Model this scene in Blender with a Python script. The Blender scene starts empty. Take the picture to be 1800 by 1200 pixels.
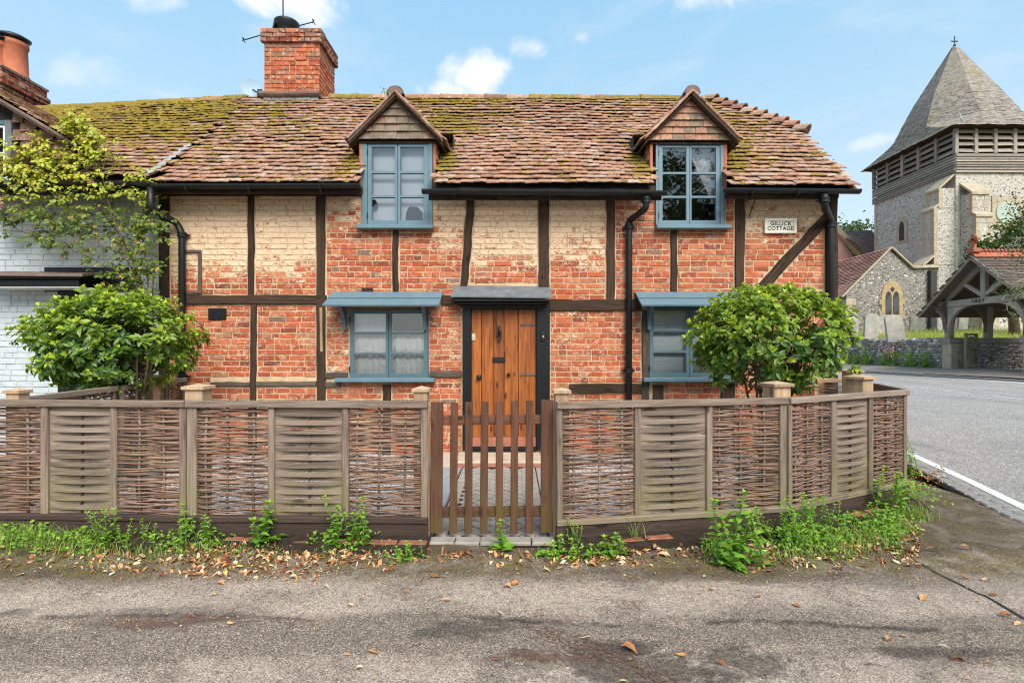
import bpy, bmesh, math, random
import numpy as np
from mathutils import Vector, Matrix, noise as mnoise

SC = bpy.context.scene
COL = SC.collection
R = random.Random(7)

# ------------------------------------------------------------------ camera
FPX, CX, HY, CH = 900.0, 900.0, 612.0, 1.44      # focal length, centre and horizon in photo pixels, eye height
cam_d = bpy.data.cameras.new("camera")
cam_d.sensor_width = 36.0
cam_d.lens = FPX / 1800.0 * 36.0
cam_d.shift_y = (HY - 600.0) / 1800.0
cam_d.clip_end = 1500.0
cam_d.clip_start = 0.05
cam = bpy.data.objects.new("camera", cam_d)
cam.location = (0, 0, CH)
cam.rotation_euler = (math.radians(90), 0, 0)
COL.objects.link(cam)
SC.camera = cam

# ------------------------------------------------------------------ light
SUN_EL, SUN_AZ = math.radians(44), math.radians(160)     # azimuth clockwise from +Y (the sun stands behind the camera, a little to the right)
sun_dir = Vector((math.sin(SUN_AZ) * math.cos(SUN_EL), math.cos(SUN_AZ) * math.cos(SUN_EL), math.sin(SUN_EL)))
sun_d = bpy.data.lights.new("sun", 'SUN')
sun_d.energy = 2.4
sun_d.angle = math.radians(40)
sun_d.color = (1.0, 0.95, 0.88)
sun = bpy.data.objects.new("sun", sun_d)
sun.rotation_euler = sun_dir.to_track_quat('Z', 'Y').to_euler()
sun.location = (6, -12, 14)
COL.objects.link(sun)

vs = SC.view_settings
vs.view_transform = 'Standard'
vs.look = 'None'
vs.exposure = 1.33
vs.gamma = 1.0
vs.use_curve_mapping = False
SC.cycles.max_bounces = 6
SC.cycles.transparent_max_bounces = 12
SC.cycles.use_denoising = True
SC.cycles.denoising_prefilter = 'ACCURATE'
SC.cycles.caustics_reflective = False
SC.cycles.filter_width = 1.15
SC.cycles.sample_clamp_indirect = 4.0

# ------------------------------------------------------------------ node helper
class NT:
    def __init__(s, tree):
        s.t = tree
        s.nodes = tree.nodes
    def n(s, typ, ins=None, **props):
        nd = s.nodes.new(typ)
        for k, v in props.items():
            setattr(nd, k, v)
        if ins:
            for k, v in ins.items():
                s.put(nd.inputs[k], v)
        return nd
    def put(s, sock, v):
        if isinstance(v, bpy.types.NodeSocket):
            s.t.links.new(v, sock)
        elif isinstance(v, (tuple, list)):
            if sock.type == 'RGBA' and len(v) == 3:
                v = (*v, 1)
            sock.default_value = v
        else:
            sock.default_value = v
    def math(s, op, a, b=0.0, c=0.0, clamp=False):
        nd = s.n('ShaderNodeMath', operation=op, use_clamp=clamp)
        for i, v in enumerate((a, b, c)):
            s.put(nd.inputs[i], v)
        return nd.outputs[0]
    def vmath(s, op, a, b=(0, 0, 0)):
        nd = s.n('ShaderNodeVectorMath', operation=op)
        s.put(nd.inputs[0], a)
        s.put(nd.inputs[1], b)
        return nd.outputs['Value' if op in ('DOT_PRODUCT', 'LENGTH', 'DISTANCE') else 'Vector']
    def noise(s, vec, scale=5.0, detail=4.0, rough=0.55, dist=0.0):
        nd = s.n('ShaderNodeTexNoise', {'Scale': scale, 'Detail': detail, 'Roughness': rough, 'Distortion': dist})
        if vec is not None:
            s.put(nd.inputs['Vector'], vec)
        return nd.outputs[0]
    def voro(s, vec, scale=5.0, feature='F1', out='Distance'):
        nd = s.n('ShaderNodeTexVoronoi', {'Scale': scale}, feature=feature)
        if vec is not None:
            s.put(nd.inputs['Vector'], vec)
        return nd.outputs[out]
    def scale(s, vec, sc):
        return s.vmath('MULTIPLY', vec, sc)
    def step(s, v, a, b):
        nd = s.n('ShaderNodeMapRange', {'From Min': a, 'From Max': b}, interpolation_type='SMOOTHSTEP')
        s.put(nd.inputs['Value'], v)
        return nd.outputs[0]
    def mix(s, f, a, b, mode='MIX'):
        nd = s.n('ShaderNodeMix', data_type='RGBA', blend_type=mode)
        s.put(nd.inputs[0], f)
        s.put(nd.inputs[6], a)
        s.put(nd.inputs[7], b)
        return nd.outputs[2]
    def ramp(s, f, stops, interp='LINEAR'):
        nd = s.n('ShaderNodeValToRGB')
        cr = nd.color_ramp
        cr.interpolation = interp
        while len(cr.elements) < len(stops):
            cr.elements.new(0.5)
        for e, (p, c) in zip(cr.elements, stops):
            e.position = p
            e.color = (*c, 1) if len(c) == 3 else c
        s.put(nd.inputs[0], f)
        return nd.outputs[0]
    def pos(s):
        return s.n('ShaderNodeNewGeometry').outputs['Position']
    def attr(s, name, typ='GEOMETRY', out='Fac'):
        return s.n('ShaderNodeAttribute', attribute_name=name, attribute_type=typ).outputs[out]
    def both(s, name):
        return s.math('ADD', s.attr(name, 'GEOMETRY'), s.attr(name, 'OBJECT'))
    def rnd(s):
        return s.math('FRACT', s.both('rnd'))
    def bump(s, h, strength=0.5, dist=0.01, normal=None):
        nd = s.n('ShaderNodeBump', {'Strength': strength, 'Distance': dist, 'Height': h})
        if normal is not None:
            s.put(nd.inputs['Normal'], normal)
        return nd.outputs[0]
    def sep(s, vec):
        nd = s.n('ShaderNodeSeparateXYZ')
        s.put(nd.inputs[0], vec)
        return nd.outputs
    def comb(s, x, y, z):
        nd = s.n('ShaderNodeCombineXYZ')
        for i, v in enumerate((x, y, z)):
            s.put(nd.inputs[i], v)
        return nd.outputs[0]

def new_mat(name):
    m = bpy.data.materials.new(name)
    m.use_nodes = True
    m.node_tree.nodes.clear()
    return m, NT(m.node_tree)

def finish(t, color, rough=0.8, normal=None, spec=0.3, metal=0.0, extra=None):
    b = t.n('ShaderNodeBsdfPrincipled', {'Base Color': color, 'Roughness': rough, 'Metallic': metal})
    b.inputs['Specular IOR Level'].default_value = spec
    if normal is not None:
        t.put(b.inputs['Normal'], normal)
    if extra:
        for k, v in extra.items():
            t.put(b.inputs[k], v)
    o = t.n('ShaderNodeOutputMaterial')
    t.t.links.new(b.outputs[0], o.inputs[0])
    return b

# ------------------------------------------------------------------ world: Nishita sky with clouds
def px_dir(px, py):
    return Vector(((px - CX) / FPX, 1.0, (HY - py) / FPX)).normalized()

world = bpy.data.worlds.new("World")
SC.world = world
world.use_nodes = True
wt = NT(world.node_tree)
wt.nodes.clear()
sky = wt.n('ShaderNodeTexSky', sky_type='NISHITA')
sky.sun_disc = False
sky.sun_elevation = SUN_EL
sky.sun_rotation = SUN_AZ
sky.air_density = 1.0
sky.dust_density = 0.8
sky.ozone_density = 1.6
D = wt.n('ShaderNodeTexCoord').outputs['Generated']
nz = wt.noise(D, 9.0, 7.0, 0.58, 0.4)
nz2 = wt.noise(wt.scale(D, (3.0, 3.0, 9.0)), 1.6, 6.0, 0.6, 0.6)
cov = wt.math('MULTIPLY', wt.step(nz2, 0.47, 0.78), 0.22)          # thin veil of cirrus all over the sky
for (px, py, rx, ry, amt) in ((500, -12, 115, 44, 1.0), (838, 132, 66, 40, 1.0), (790, 162, 60, 22, .8), (945, 86, 44, 24, .9), (1022, 65, 36, 22, .7),
                              (1540, 247, 60, 14, .45), (290, 168, 230, 34, .40), (1330, -40, 150, 40, .7), (60, -120, 260, 60, .9), (1800, -260, 300, 90, .9)):
    c = px_dir(px, py)
    tx = c.cross(Vector((0, 0, 1))).normalized()
    tz = tx.cross(c).normalized()
    k = 1.0 / (FPX * c.y)             # angular size of a photo pixel there, near enough
    dc = wt.math('MAXIMUM', wt.vmath('DOT_PRODUCT', D, tuple(c)), 0.05)
    u = wt.math('DIVIDE', wt.math('DIVIDE', wt.vmath('DOT_PRODUCT', D, tuple(tx)), dc), rx / FPX * c.y)
    v = wt.math('DIVIDE', wt.math('DIVIDE', wt.vmath('DOT_PRODUCT', D, tuple(tz)), dc), ry / FPX * c.y)
    rr = wt.math('SQRT', wt.math('ADD', wt.math('MULTIPLY', u, u), wt.math('MULTIPLY', v, v)))
    f = wt.math('ADD', wt.math('SUBTRACT', 1.0, rr), wt.math('MULTIPLY', wt.math('SUBTRACT', nz, 0.5), 3.2))
    ahead = wt.step(wt.vmath('DOT_PRODUCT', D, tuple(c)), 0.5, 0.7)
    cov = wt.math('MAXIMUM', cov, wt.math('MULTIPLY', wt.math('MULTIPLY', wt.step(f, 0.0, 0.95), amt), ahead))
hz = wt.n('ShaderNodeSeparateXYZ', {0: D}).outputs[2]
haze = wt.ramp(hz, [(0.0, (3.2, 3.5, 3.8)), (.20, (2.9, 3.5, 3.9)), (.38, (2.2, 3.3, 4.0)), (.60, (1.5, 2.95, 4.05)), (1.0, (1.0, 2.0, 3.4))])
skyc = wt.mix(0.75, sky.outputs[0], haze)
cloud = wt.mix(wt.step(nz, 0.35, 0.65), (3.6, 3.8, 4.05), (4.4, 4.45, 4.5))
bg = wt.n('ShaderNodeBackground', {'Color': wt.mix(cov, skyc, cloud), 'Strength': 0.10})
wo = wt.n('ShaderNodeOutputWorld')
wt.t.links.new(bg.outputs[0], wo.inputs[0])

# ------------------------------------------------------------------ scene graph helper
WL = {}          # world position of every object made here (all things are unrotated, so offsets add up)

def link(o, parent=None, wloc=(0, 0, 0)):
    wloc = Vector(wloc)
    COL.objects.link(o)
    if parent is not None:
        o.parent = parent
        o.location = wloc - WL[parent.name]
    else:
        o.location = wloc
    WL[o.name] = wloc
    return o

def tag(o, label=None, cat=None, group=None, kind=None):
    if label: o['label'] = label
    if cat: o['category'] = cat
    if group: o['group'] = group
    if kind: o['kind'] = kind
    return o

def thing(name, loc, label, cat, group=None):
    o = bpy.data.objects.new(name, None)
    o.empty_display_size = 0.2
    link(o, None, loc)
    return tag(o, label, cat, group)

def part_empty(name, loc, parent):
    o = bpy.data.objects.new(name, None)
    o.empty_display_size = 0.1
    return link(o, parent, loc)

def make_mesh(name, V, Fc, mat=None, attrs=None, smooth=False):
    me = bpy.data.meshes.new(name)
    me.from_pydata(V if isinstance(V, list) else V.tolist(), [], Fc)
    if attrs:
        for k, (typ, data) in attrs.items():
            a = me.attributes.new(k, typ, 'POINT')
            a.data.foreach_set('vector' if typ == 'FLOAT_VECTOR' else 'value', np.asarray(data, dtype=np.float32).ravel())
    if mat: me.materials.append(mat)
    if smooth:
        me.polygons.foreach_set('use_smooth', [True] * len(me.polygons))
    me.update()
    return me

def vsub(a, b): return (a[0] - b[0], a[1] - b[1], a[2] - b[2])

class MB:
    """Collects shapes in world coordinates; build() links them as one mesh object."""
    def __init__(s):
        s.v, s.f, s.g, s.r = [], [], [], []
    def add(s, v, f, g=None, r=0.0):
        o = len(s.v)
        s.v += [tuple(p) for p in v]
        s.f += [tuple(i + o for i in q) for q in f]
        s.g += [tuple(p) for p in (g if g is not None else v)]
        s.r += [r] * len(v)
        return s
    def beam(s, p0, p1, w, d, side=None, bev=None, segs=1, wob=0.0, wvar=0.0, rng=R, taper=1.0):
        p0, p1 = Vector(p0), Vector(p1)
        t = p1 - p0
        L = t.length
        t.normalize()
        if side is None:
            side = Vector((0, 0, 1)) if abs(t.z) < 0.8 else Vector((1, 0, 0))
        a = Vector(side)
        a = (a - t * a.dot(t)).normalized()
        b = t.cross(a)
        c = min(w, d) * 0.12 if bev is None else bev
        hw, hd = w / 2, d / 2
        prof = [(hw - c, hd), (hw, hd - c), (hw, -hd + c), (hw - c, -hd), (-hw + c, -hd), (-hw, -hd + c), (-hw, hd - c), (-hw + c, hd)]
        off = Vector((rng.uniform(0, 9), rng.uniform(0, 9), rng.uniform(0, 9)))
        V, G, Fc = [], [], []
        for i in range(segs + 1):
            f = i / segs
            cen = p0 + t * L * f
            if wob:
                cen = cen + a * rng.uniform(-wob, wob) + b * rng.uniform(-wob, wob) * 0.3
            kw = (1 + rng.uniform(-wvar, wvar)) * (1 + (taper - 1) * f)
            for (x, y) in prof:
                V.append(cen + a * x * kw + b * y)
                G.append((x * kw + off.x, y + off.y, L * f + off.z))
        for i in range(segs):
            for j in range(8):
                k = (j + 1) % 8
                Fc.append((i * 8 + j, i * 8 + k, (i + 1) * 8 + k, (i + 1) * 8 + j))
        Fc.append(tuple(range(7, -1, -1)))
        Fc.append(tuple(segs * 8 + j for j in range(8)))
        return s.add(V, Fc, G, rng.random())
    def box(s, x0, x1, y0, y1, z0, z1, bev=None, rng=R):
        dx, dy, dz = x1 - x0, y1 - y0, z1 - z0
        xm, ym, zm = (x0 + x1) / 2, (y0 + y1) / 2, (z0 + z1) / 2
        m = max(dx, dy, dz)
        if m == dx: return s.beam((x0, ym, zm), (x1, ym, zm), dz, dy, (0, 0, 1), bev, rng=rng)
        if m == dz: return s.beam((xm, ym, z0), (xm, ym, z1), dx, dy, (1, 0, 0), bev, rng=rng)
        return s.beam((xm, y0, zm), (xm, y1, zm), dx, dz, (1, 0, 0), bev, rng=rng)
    def tube(s, pts, r, n=8, rng=R, cap=True):
        pts = [Vector(p) for p in pts]
        m = len(pts)
        rs = r if isinstance(r, (list, tuple)) else [r] * m
        V, G, Fc = [], [], []
        t = (pts[1] - pts[0]).normalized()
        a = t.orthogonal().normalized()
        l = 0.0
        off = rng.uniform(0, 9)
        for i, p in enumerate(pts):
            if i > 0: l += (p - pts[i - 1]).length
            tn = (pts[min(i + 1, m - 1)] - pts[max(i - 1, 0)])
            tn = tn.normalized() if tn.length > 1e-9 else t
            a = (a - tn * a.dot(tn))
            a = a.normalized() if a.length > 1e-6 else tn.orthogonal().normalized()
            b = tn.cross(a)
            for j in range(n):
                an = 2 * math.pi * j / n
                V.append(p + (a * math.cos(an) + b * math.sin(an)) * rs[i])
                G.append((math.cos(an) * rs[i] + off, math.sin(an) * rs[i], l + off))
        for i in range(m - 1):
            for j in range(n):
                k = (j + 1) % n
                Fc.append((i * n + j, i * n + k, (i + 1) * n + k, (i + 1) * n + j))
        if cap:
            Fc.append(tuple(range(n - 1, -1, -1)))
            Fc.append(tuple((m - 1) * n + j for j in range(n)))
        return s.add(V, Fc, G, rng.random())
    def lathe(s, cen, prof, n=16, axis=(0, 0, 1), cap=True):
        ax = Vector(axis).normalized()
        a = ax.orthogonal().normalized()
        b = ax.cross(a)
        V, Fc = [], []
        for (r, h) in prof:
            for j in range(n):
                an = 2 * math.pi * j / n
                V.append(Vector(cen) + ax * h + (a * math.cos(an) + b * math.sin(an)) * r)
        m = len(prof)
        for i in range(m - 1):
            for j in range(n):
                k = (j + 1) % n
                Fc.append((i * n + j, i * n + k, (i + 1) * n + k, (i + 1) * n + j))
        if cap:
            Fc.append(tuple(range(n - 1, -1, -1)))
            Fc.append(tuple((m - 1) * n + j for j in range(n)))
        return s.add(V, Fc)
    def prism(s, poly, off):
        n = len(poly)
        off = Vector(off)
        A = [Vector(p) for p in poly]
        B = [p + off for p in A]
        Fc = [tuple(range(n)), tuple(range(2 * n - 1, n - 1, -1))]
        for i in range(n):
            k = (i + 1) % n
            Fc.append((i, n + i, n + k, k))
        return s.add(A + B, Fc)
    def strip(s, A, B, off):
        """solid between polylines A and B (same count), thickness vector off"""
        n = len(A)
        off = Vector(off)
        A = [Vector(p) for p in A]; B = [Vector(p) for p in B]
        V = A + B + [p + off for p in A] + [p + off for p in B]
        Fc = []
        for i in range(n - 1):
            Fc.append((i, i + 1, n + i + 1, n + i))
            Fc.append((2 * n + i, 3 * n + i, 3 * n + i + 1, 2 * n + i + 1))
            Fc.append((i, 2 * n + i, 2 * n + i + 1, i + 1))
            Fc.append((n + i, n + i + 1, 3 * n + i + 1, 3 * n + i))
        Fc.append((0, n, 3 * n, 2 * n))
        Fc.append((n - 1, 3 * n - 1, 4 * n - 1, 2 * n - 1))
        return s.add(V, Fc)
    def grid_frame(s, xs, zs, solid, yf, yb):
        """wall-like slab in the XZ plane, cells where solid(xm,zm); front at yf (towards the camera), back at yb"""
        xs, zs = sorted(set(round(x, 5) for x in xs)), sorted(set(round(z, 5) for z in zs))
        nx, nz_ = len(xs) - 1, len(zs) - 1
        S = [[solid((xs[i] + xs[i + 1]) / 2, (zs[j] + zs[j + 1]) / 2) for j in range(nz_)] for i in range(nx)]
        g = lambda i, j: 0 <= i < nx and 0 <= j < nz_ and S[i][j]
        for i in range(nx):
            for j in range(nz_):
                if not S[i][j]: continue
                a, b, c, d = xs[i], xs[i + 1], zs[j], zs[j + 1]
                q = lambda *p: s.add(p, [(0, 1, 2, 3)])
                q((a, yf, c), (b, yf, c), (b, yf, d), (a, yf, d))
                q((a, yb, c), (a, yb, d), (b, yb, d), (b, yb, c))
                if not g(i - 1, j): q((a, yf, c), (a, yf, d), (a, yb, d), (a, yb, c))
                if not g(i + 1, j): q((b, yf, c), (b, yb, c), (b, yb, d), (b, yf, d))
                if not g(i, j - 1): q((a, yf, c), (a, yb, c), (b, yb, c), (b, yf, c))
                if not g(i, j + 1): q((a, yf, d), (b, yf, d), (b, yb, d), (a, yb, d))
        return s
    def build(s, name, mat, parent=None, smooth=False, origin=None, kind=None):
        if not s.v: return None
        A = np.array(s.v, dtype=float)
        if origin is None:
            lo, hi = A.min(0), A.max(0)
            origin = ((lo[0] + hi[0]) / 2, (lo[1] + hi[1]) / 2, lo[2])
        me = make_mesh(name, (A - np.array(origin)), s.f, mat,
                       {'gr': ('FLOAT_VECTOR', s.g), 'rnd': ('FLOAT', s.r)}, smooth)
        o = bpy.data.objects.new(name, me)
        link(o, parent, origin)
        if kind: o['kind'] = kind
        return o

def proj(p):
    y = max(p[1], 0.05)
    return CX + p[0] / y * FPX, HY - (p[2] - CH) / y * FPX

OCC = []     # picture regions (photo pixels) where nearer things hide what stands at that depth: (depth, x0, x1, y0, y1)
def shown_score(p, size):
    px, py = proj(p)
    sc = size * (FPX / max(p[1], .3)) ** 2
    if not (0 <= px <= 1800 and 0 <= py <= 1200): sc *= 1e-4
    for (d, x0, x1, y0, y1) in OCC:
        if p[1] > d and x0 < px < x1 and y0 < py < y1:
            sc *= 1e-3
            break
    return sc

class Var:
    """a piece shape: raw arrays (for joining) and one mesh datablock per material (shared by its copies)"""
    def __init__(s, name, V, Fc, smooth=False, attrs=None, mat2=None):
        s.name, s.V, s.F, s.smooth, s.attrs = name, np.array(V, dtype=float), [tuple(f) for f in Fc], smooth, attrs or {}
        s.me = {}
    def mesh(s, mat):
        if mat.name not in s.me:
            a = {k: ('FLOAT', d) for k, d in s.attrs.items()}
            a['gr'] = ('FLOAT_VECTOR', s.V)
            s.me[mat.name] = make_mesh(s.name, s.V, s.F, mat, a, s.smooth)
        return s.me[mat.name]

def pieces(name, restname, parent, items, mat, maxn=300, smooth=False):
    """items: (Var, world Matrix, {attr: value}, size). The largest maxn in view become objects, the others one joined part."""
    items = sorted(items, key=lambda it: -shown_score(it[1].translation, it[3]))
    pw = WL[parent.name] if parent is not None else Vector((0, 0, 0))
    out = []
    for (var, M, at, sz) in items[:maxn]:
        o = bpy.data.objects.new(name, var.mesh(mat))
        loc = M.translation.copy()
        COL.objects.link(o)
        o.parent = parent
        L = M.copy()
        L.translation = loc - pw
        o.matrix_basis = L
        WL[o.name] = loc
        for k, v in at.items():
            o[k] = float(v)
        out.append(o)
    rest = items[maxn:]
    if rest:
        V, Fc, n = [], [], 0
        keys = set(k for it in rest for k in it[2]) | set(k for it in rest for k in it[0].attrs) | {'rnd'}
        A = {k: [] for k in keys}
        G = []
        for (var, M, at, sz) in rest:
            m = np.array(M)
            v = var.V @ m[:3, :3].T + m[:3, 3]
            V.append(v)
            G.append(var.V + R.uniform(0, 9))
            Fc += [tuple(i + n for i in f) for f in var.F]
            c = len(var.V)
            rr = R.random()
            for k in keys:
                if k == 'rnd': A[k].append(np.full(c, at.get('rnd', rr)))
                else: A[k].append(np.full(c, at.get(k, 0.0)) + np.array(var.attrs.get(k, np.zeros(c))))
            n += c
        V = np.concatenate(V)
        lo, hi = V.min(0), V.max(0)
        org = Vector(((lo[0] + hi[0]) / 2, (lo[1] + hi[1]) / 2, lo[2]))
        at = {k: ('FLOAT', np.concatenate(A[k])) for k in keys}
        at['gr'] = ('FLOAT_VECTOR', np.concatenate(G))
        me = make_mesh(restname, V - np.array(org), Fc, mat, at, smooth)
        o = bpy.data.objects.new(restname, me)
        link(o, parent, org)
        o['kind'] = 'stuff'
        out.append(o)
    return out

def xf(loc, rot=(0, 0, 0), sc=(1, 1, 1)):
    from mathutils import Euler
    return Matrix.Translation(loc) @ Euler(rot).to_matrix().to_4x4() @ Matrix.Diagonal((*sc, 1))

def basis(loc, x, y, z, sc=(1, 1, 1)):
    M = Matrix.Identity(4)
    for i, (v, k) in enumerate(((x, sc[0]), (y, sc[1]), (z, sc[2]))):
        for j in range(3): M[j][i] = v[j] * k
    M.translation = loc
    return M

def lerp(a, b, t): return a + (b - a) * t
def sstep(x, a, b):
    t = max(0.0, min(1.0, (x - a) / (b - a)))
    return t * t * (3 - 2 * t)
# ------------------------------------------------------------------ materials
def m_brick():
    m, t = new_mat("weathered_red_brick")
    p = t.pos(); r = t.rnd()
    base = t.ramp(r, [(0, (.17, .055, .035)), (.05, (.29, .07, .035)), (.3, (.39, .085, .037)), (.6, (.46, .115, .047)), (.84, (.50, .17, .08)), (.97, (.34, .15, .09)), (1, (.18, .11, .085))])
    f = t.noise(p, 48, 6, .65)
    b = t.noise(p, 10, 5, .6)
    c = t.mix(t.step(b, .52, .75), base, t.mix(.5, base, (.10, .055, .04)))
    c = t.mix(t.math('MULTIPLY', t.step(t.noise(p, 17, 7, .74, .6), .52, .64), .7), c, (.62, .44, .30))     # lime bloom and flaked skin
    c = t.mix(t.math('MULTIPLY', t.step(f, .5, .68), .42), c, (.10, .045, .03))
    c = t.mix(t.math('MULTIPLY', t.step(t.noise(p, 1.3, 5, .65), .5, .7), .38), c, t.mix(.6, c, (.16, .10, .07)))
    cr = t.math('MULTIPLY', t.math('SUBTRACT', t.both('cream'), .5), .62)
    mk = t.math('ADD', t.math('MULTIPLY', t.noise(t.scale(p, (1, 1, 1.35)), 15, 8, .78, .8), .75), t.math('ADD', t.math('MULTIPLY', t.noise(p, 5.5, 4, .6), .40), cr))
    mask = t.step(mk, .57, .64)
    paint = t.mix(t.step(t.noise(p, 70, 4), .35, .75), (.72, .52, .345), (.58, .40, .26))
    paint = t.mix(t.step(t.noise(p, 6, 4), .45, .75), paint, (.72, .54, .36))
    paint = t.mix(t.math('MULTIPLY', t.step(t.noise(t.scale(p, (1, 1, 1.9)), 14, 7, .78, .9), .54, .61), .9), paint, (.26, .115, .06))
    paint = t.mix(t.math('MULTIPLY', t.step(t.noise(p, 2.2, 4), .5, .7), .35), paint, (.50, .37, .25))
    c = t.mix(mask, c, paint)
    h = t.math('ADD', t.math('MULTIPLY', f, 1.0), t.math('MULTIPLY', mask, .35))
    finish(t, c, .9, t.bump(h, .75, .008), .2)
    return m

def m_mortar():
    m, t = new_mat("lime_mortar")
    p = t.pos()
    c = t.mix(t.step(t.noise(p, 8, 5), .35, .7), (.60, .44, .27), (.46, .31, .18))
    c = t.mix(t.step(t.noise(p, 40, 6, .7), .55, .75), c, (.22, .14, .09))
    finish(t, c, .95, t.bump(t.noise(p, 90, 5, .7), .6, .006), .1)
    return m

def m_plain(name, col, rough=.7, var=.25, sc=12, bump=.2, spec=.3, metal=0, dist=.004):
    m, t = new_mat(name)
    p = t.pos()
    n = t.noise(p, sc, 5, .6)
    dark = tuple(x * (1 - var) for x in col); lite = tuple(min(1, x * (1 + var)) for x in col)
    c = t.ramp(n, [(.25, dark), (.75, lite)])
    finish(t, c, rough, t.bump(t.noise(p, sc * 6, 4), bump, dist) if bump else None, spec, metal)
    return m

def m_wood(name, dark, light, rough=.8, along=5.0, across=55.0, bump=.5, tint=None, tint_z=None, knots=True, spec=.2, dist=.004):
    m, t = new_mat(name)
    r = t.rnd()
    g = t.vmath('ADD', t.attr('gr', out='Vector'), t.comb(t.math('MULTIPLY', r, 13.7), t.math('MULTIPLY', r, 5.1), t.math('MULTIPLY', r, 29.3)))
    gg = t.scale(g, (across, across, along))
    n = t.noise(gg, 1.0, 6, .62, .8)
    big = t.noise(t.scale(g, (9, 9, 1.6)), 1.0, 4, .6, .5)
    f = t.math('ADD', t.math('MULTIPLY', n, .75), t.math('MULTIPLY', big, .25))
    c = t.ramp(f, [(.32, dark), (.68, light)])
    c = t.mix(t.math('MULTIPLY', t.math('SUBTRACT', r, .5), .5, clamp=True), c, (.03, .02, .015))
    c = t.mix(t.math('MULTIPLY', t.math('SUBTRACT', .5, r), .45, clamp=True), c, tuple(min(1, x * 1.5) for x in light))
    if knots:
        k = t.voro(t.scale(g, (7, 7, 2.4)), 1.0)
        c = t.mix(t.math('MULTIPLY', t.step(k, .17, .08), .75), c, tuple(x * .35 for x in dark))
    p = t.pos()
    if tint:
        z = t.sep(p)[2]
        k = t.math('MULTIPLY', t.step(z, tint_z[1], tint_z[0]), t.step(t.noise(p, 5, 4, .6), .35, .65))
        c = t.mix(t.math('MULTIPLY', k, .6), c, tint)
    finish(t, c, rough, t.bump(n, bump, dist), spec)
    return m

def m_tile():
    m, t = new_mat("clay_roof_tile")
    p = t.pos(); r = t.rnd()
    base = t.ramp(r, [(0, (.17, .10, .07)), (.12, (.29, .15, .10)), (.40, (.41, .215, .135)), (.65, (.46, .265, .17)), (.80, (.40, .26, .195)), (.92, (.54, .38, .275)), (1, (.40, .30, .23))])
    n = t.noise(p, 30, 6, .68)
    c = t.mix(t.math('MULTIPLY', t.step(n, .45, .68), .6), base, (.085, .055, .042))
    gy = t.sep(t.attr('gr', out='Vector'))[1]
    c = t.mix(t.math('MULTIPLY', t.step(t.noise(p, 8, 5, .6), .45, .65), .5), c, t.mix(.6, c, (.09, .07, .05)))
    c = t.mix(t.math('MULTIPLY', t.step(t.noise(p, 24, 6, .74), .56, .66), .6), c, (.62, .55, .46))      # pale lichen
    mo = t.both('moss')
    mk = t.math('ADD', t.math('MULTIPLY', t.noise(p, 11, 6, .68), .8), t.math('ADD', t.math('MULTIPLY', t.noise(p, 2.2, 3), .2), t.math('SUBTRACT', mo, .5)))
    mask = t.step(mk, .5, .66)
    moss = t.mix(t.step(t.noise(p, 60, 4), .35, .7), (.14, .10, .02), (.34, .245, .055))
    c = t.mix(mask, c, moss)
    finish(t, c, .92, t.bump(t.math('ADD', n, t.math('MULTIPLY', mask, .5)), .6, .01), .15)
    return m

def m_moss():
    m, t = new_mat("roof_moss")
    p = t.pos()
    c = t.mix(t.step(t.noise(p, 70, 4), .35, .7), (.155, .11, .02), (.40, .285, .06))
    c = t.mix(t.math('MULTIPLY', t.step(t.noise(p, 4, 3), .45, .7), .7), c, (.17, .14, .03))
    finish(t, c, 1.0, t.bump(t.noise(p, 160, 4), .8, .01), .05)
    return m

def m_glass():
    m, t = new_mat("window_glass")
    p = t.pos()
    lw = t.n('ShaderNodeFresnel', {'IOR': 1.5}).outputs[0]
    bmp = t.bump(t.noise(p, 5, 2), .05, .02)
    gl = t.n('ShaderNodeBsdfGlossy', {'Color': (1, 1, 1, 1), 'Roughness': .015, 'Normal': bmp})
    tr = t.n('ShaderNodeBsdfTransparent', {'Color': (.93, .95, .94, 1)})
    mx = t.n('ShaderNodeMixShader')
    t.put(mx.inputs[0], t.math('ADD', t.math('MULTIPLY', lw, 1.6), .08))
    t.t.links.new(tr.outputs[0], mx.inputs[1]); t.t.links.new(gl.outputs[0], mx.inputs[2])
    o = t.n('ShaderNodeOutputMaterial'); t.t.links.new(mx.outputs[0], o.inputs[0])
    return m

def m_leaf(name, old, old2, young, young2, rough=.42, dead=None, trans=.25, spec=.45):
    m, t = new_mat(name)
    r = t.rnd(); y = t.both('young')
    p = t.pos()
    n = t.noise(p, 14, 3)
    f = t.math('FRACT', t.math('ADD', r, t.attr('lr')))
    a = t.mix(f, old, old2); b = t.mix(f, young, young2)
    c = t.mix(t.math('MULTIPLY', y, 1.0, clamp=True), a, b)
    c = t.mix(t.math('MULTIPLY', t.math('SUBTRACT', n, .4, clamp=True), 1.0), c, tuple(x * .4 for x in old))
    if dead:
        c = t.mix(t.step(f, .955, .965), c, dead)
    pr = t.n('ShaderNodeBsdfPrincipled', {'Base Color': c, 'Roughness': rough})
    pr.inputs['Specular IOR Level'].default_value = spec
    tl = t.n('ShaderNodeBsdfTranslucent', {'Color': t.mix(.5, c, young)})
    mx = t.n('ShaderNodeMixShader', {0: trans})
    t.t.links.new(pr.outputs[0], mx.inputs[1]); t.t.links.new(tl.outputs[0], mx.inputs[2])
    o = t.n('ShaderNodeOutputMaterial'); t.t.links.new(mx.outputs[0], o.inputs[0])
    return m

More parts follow.
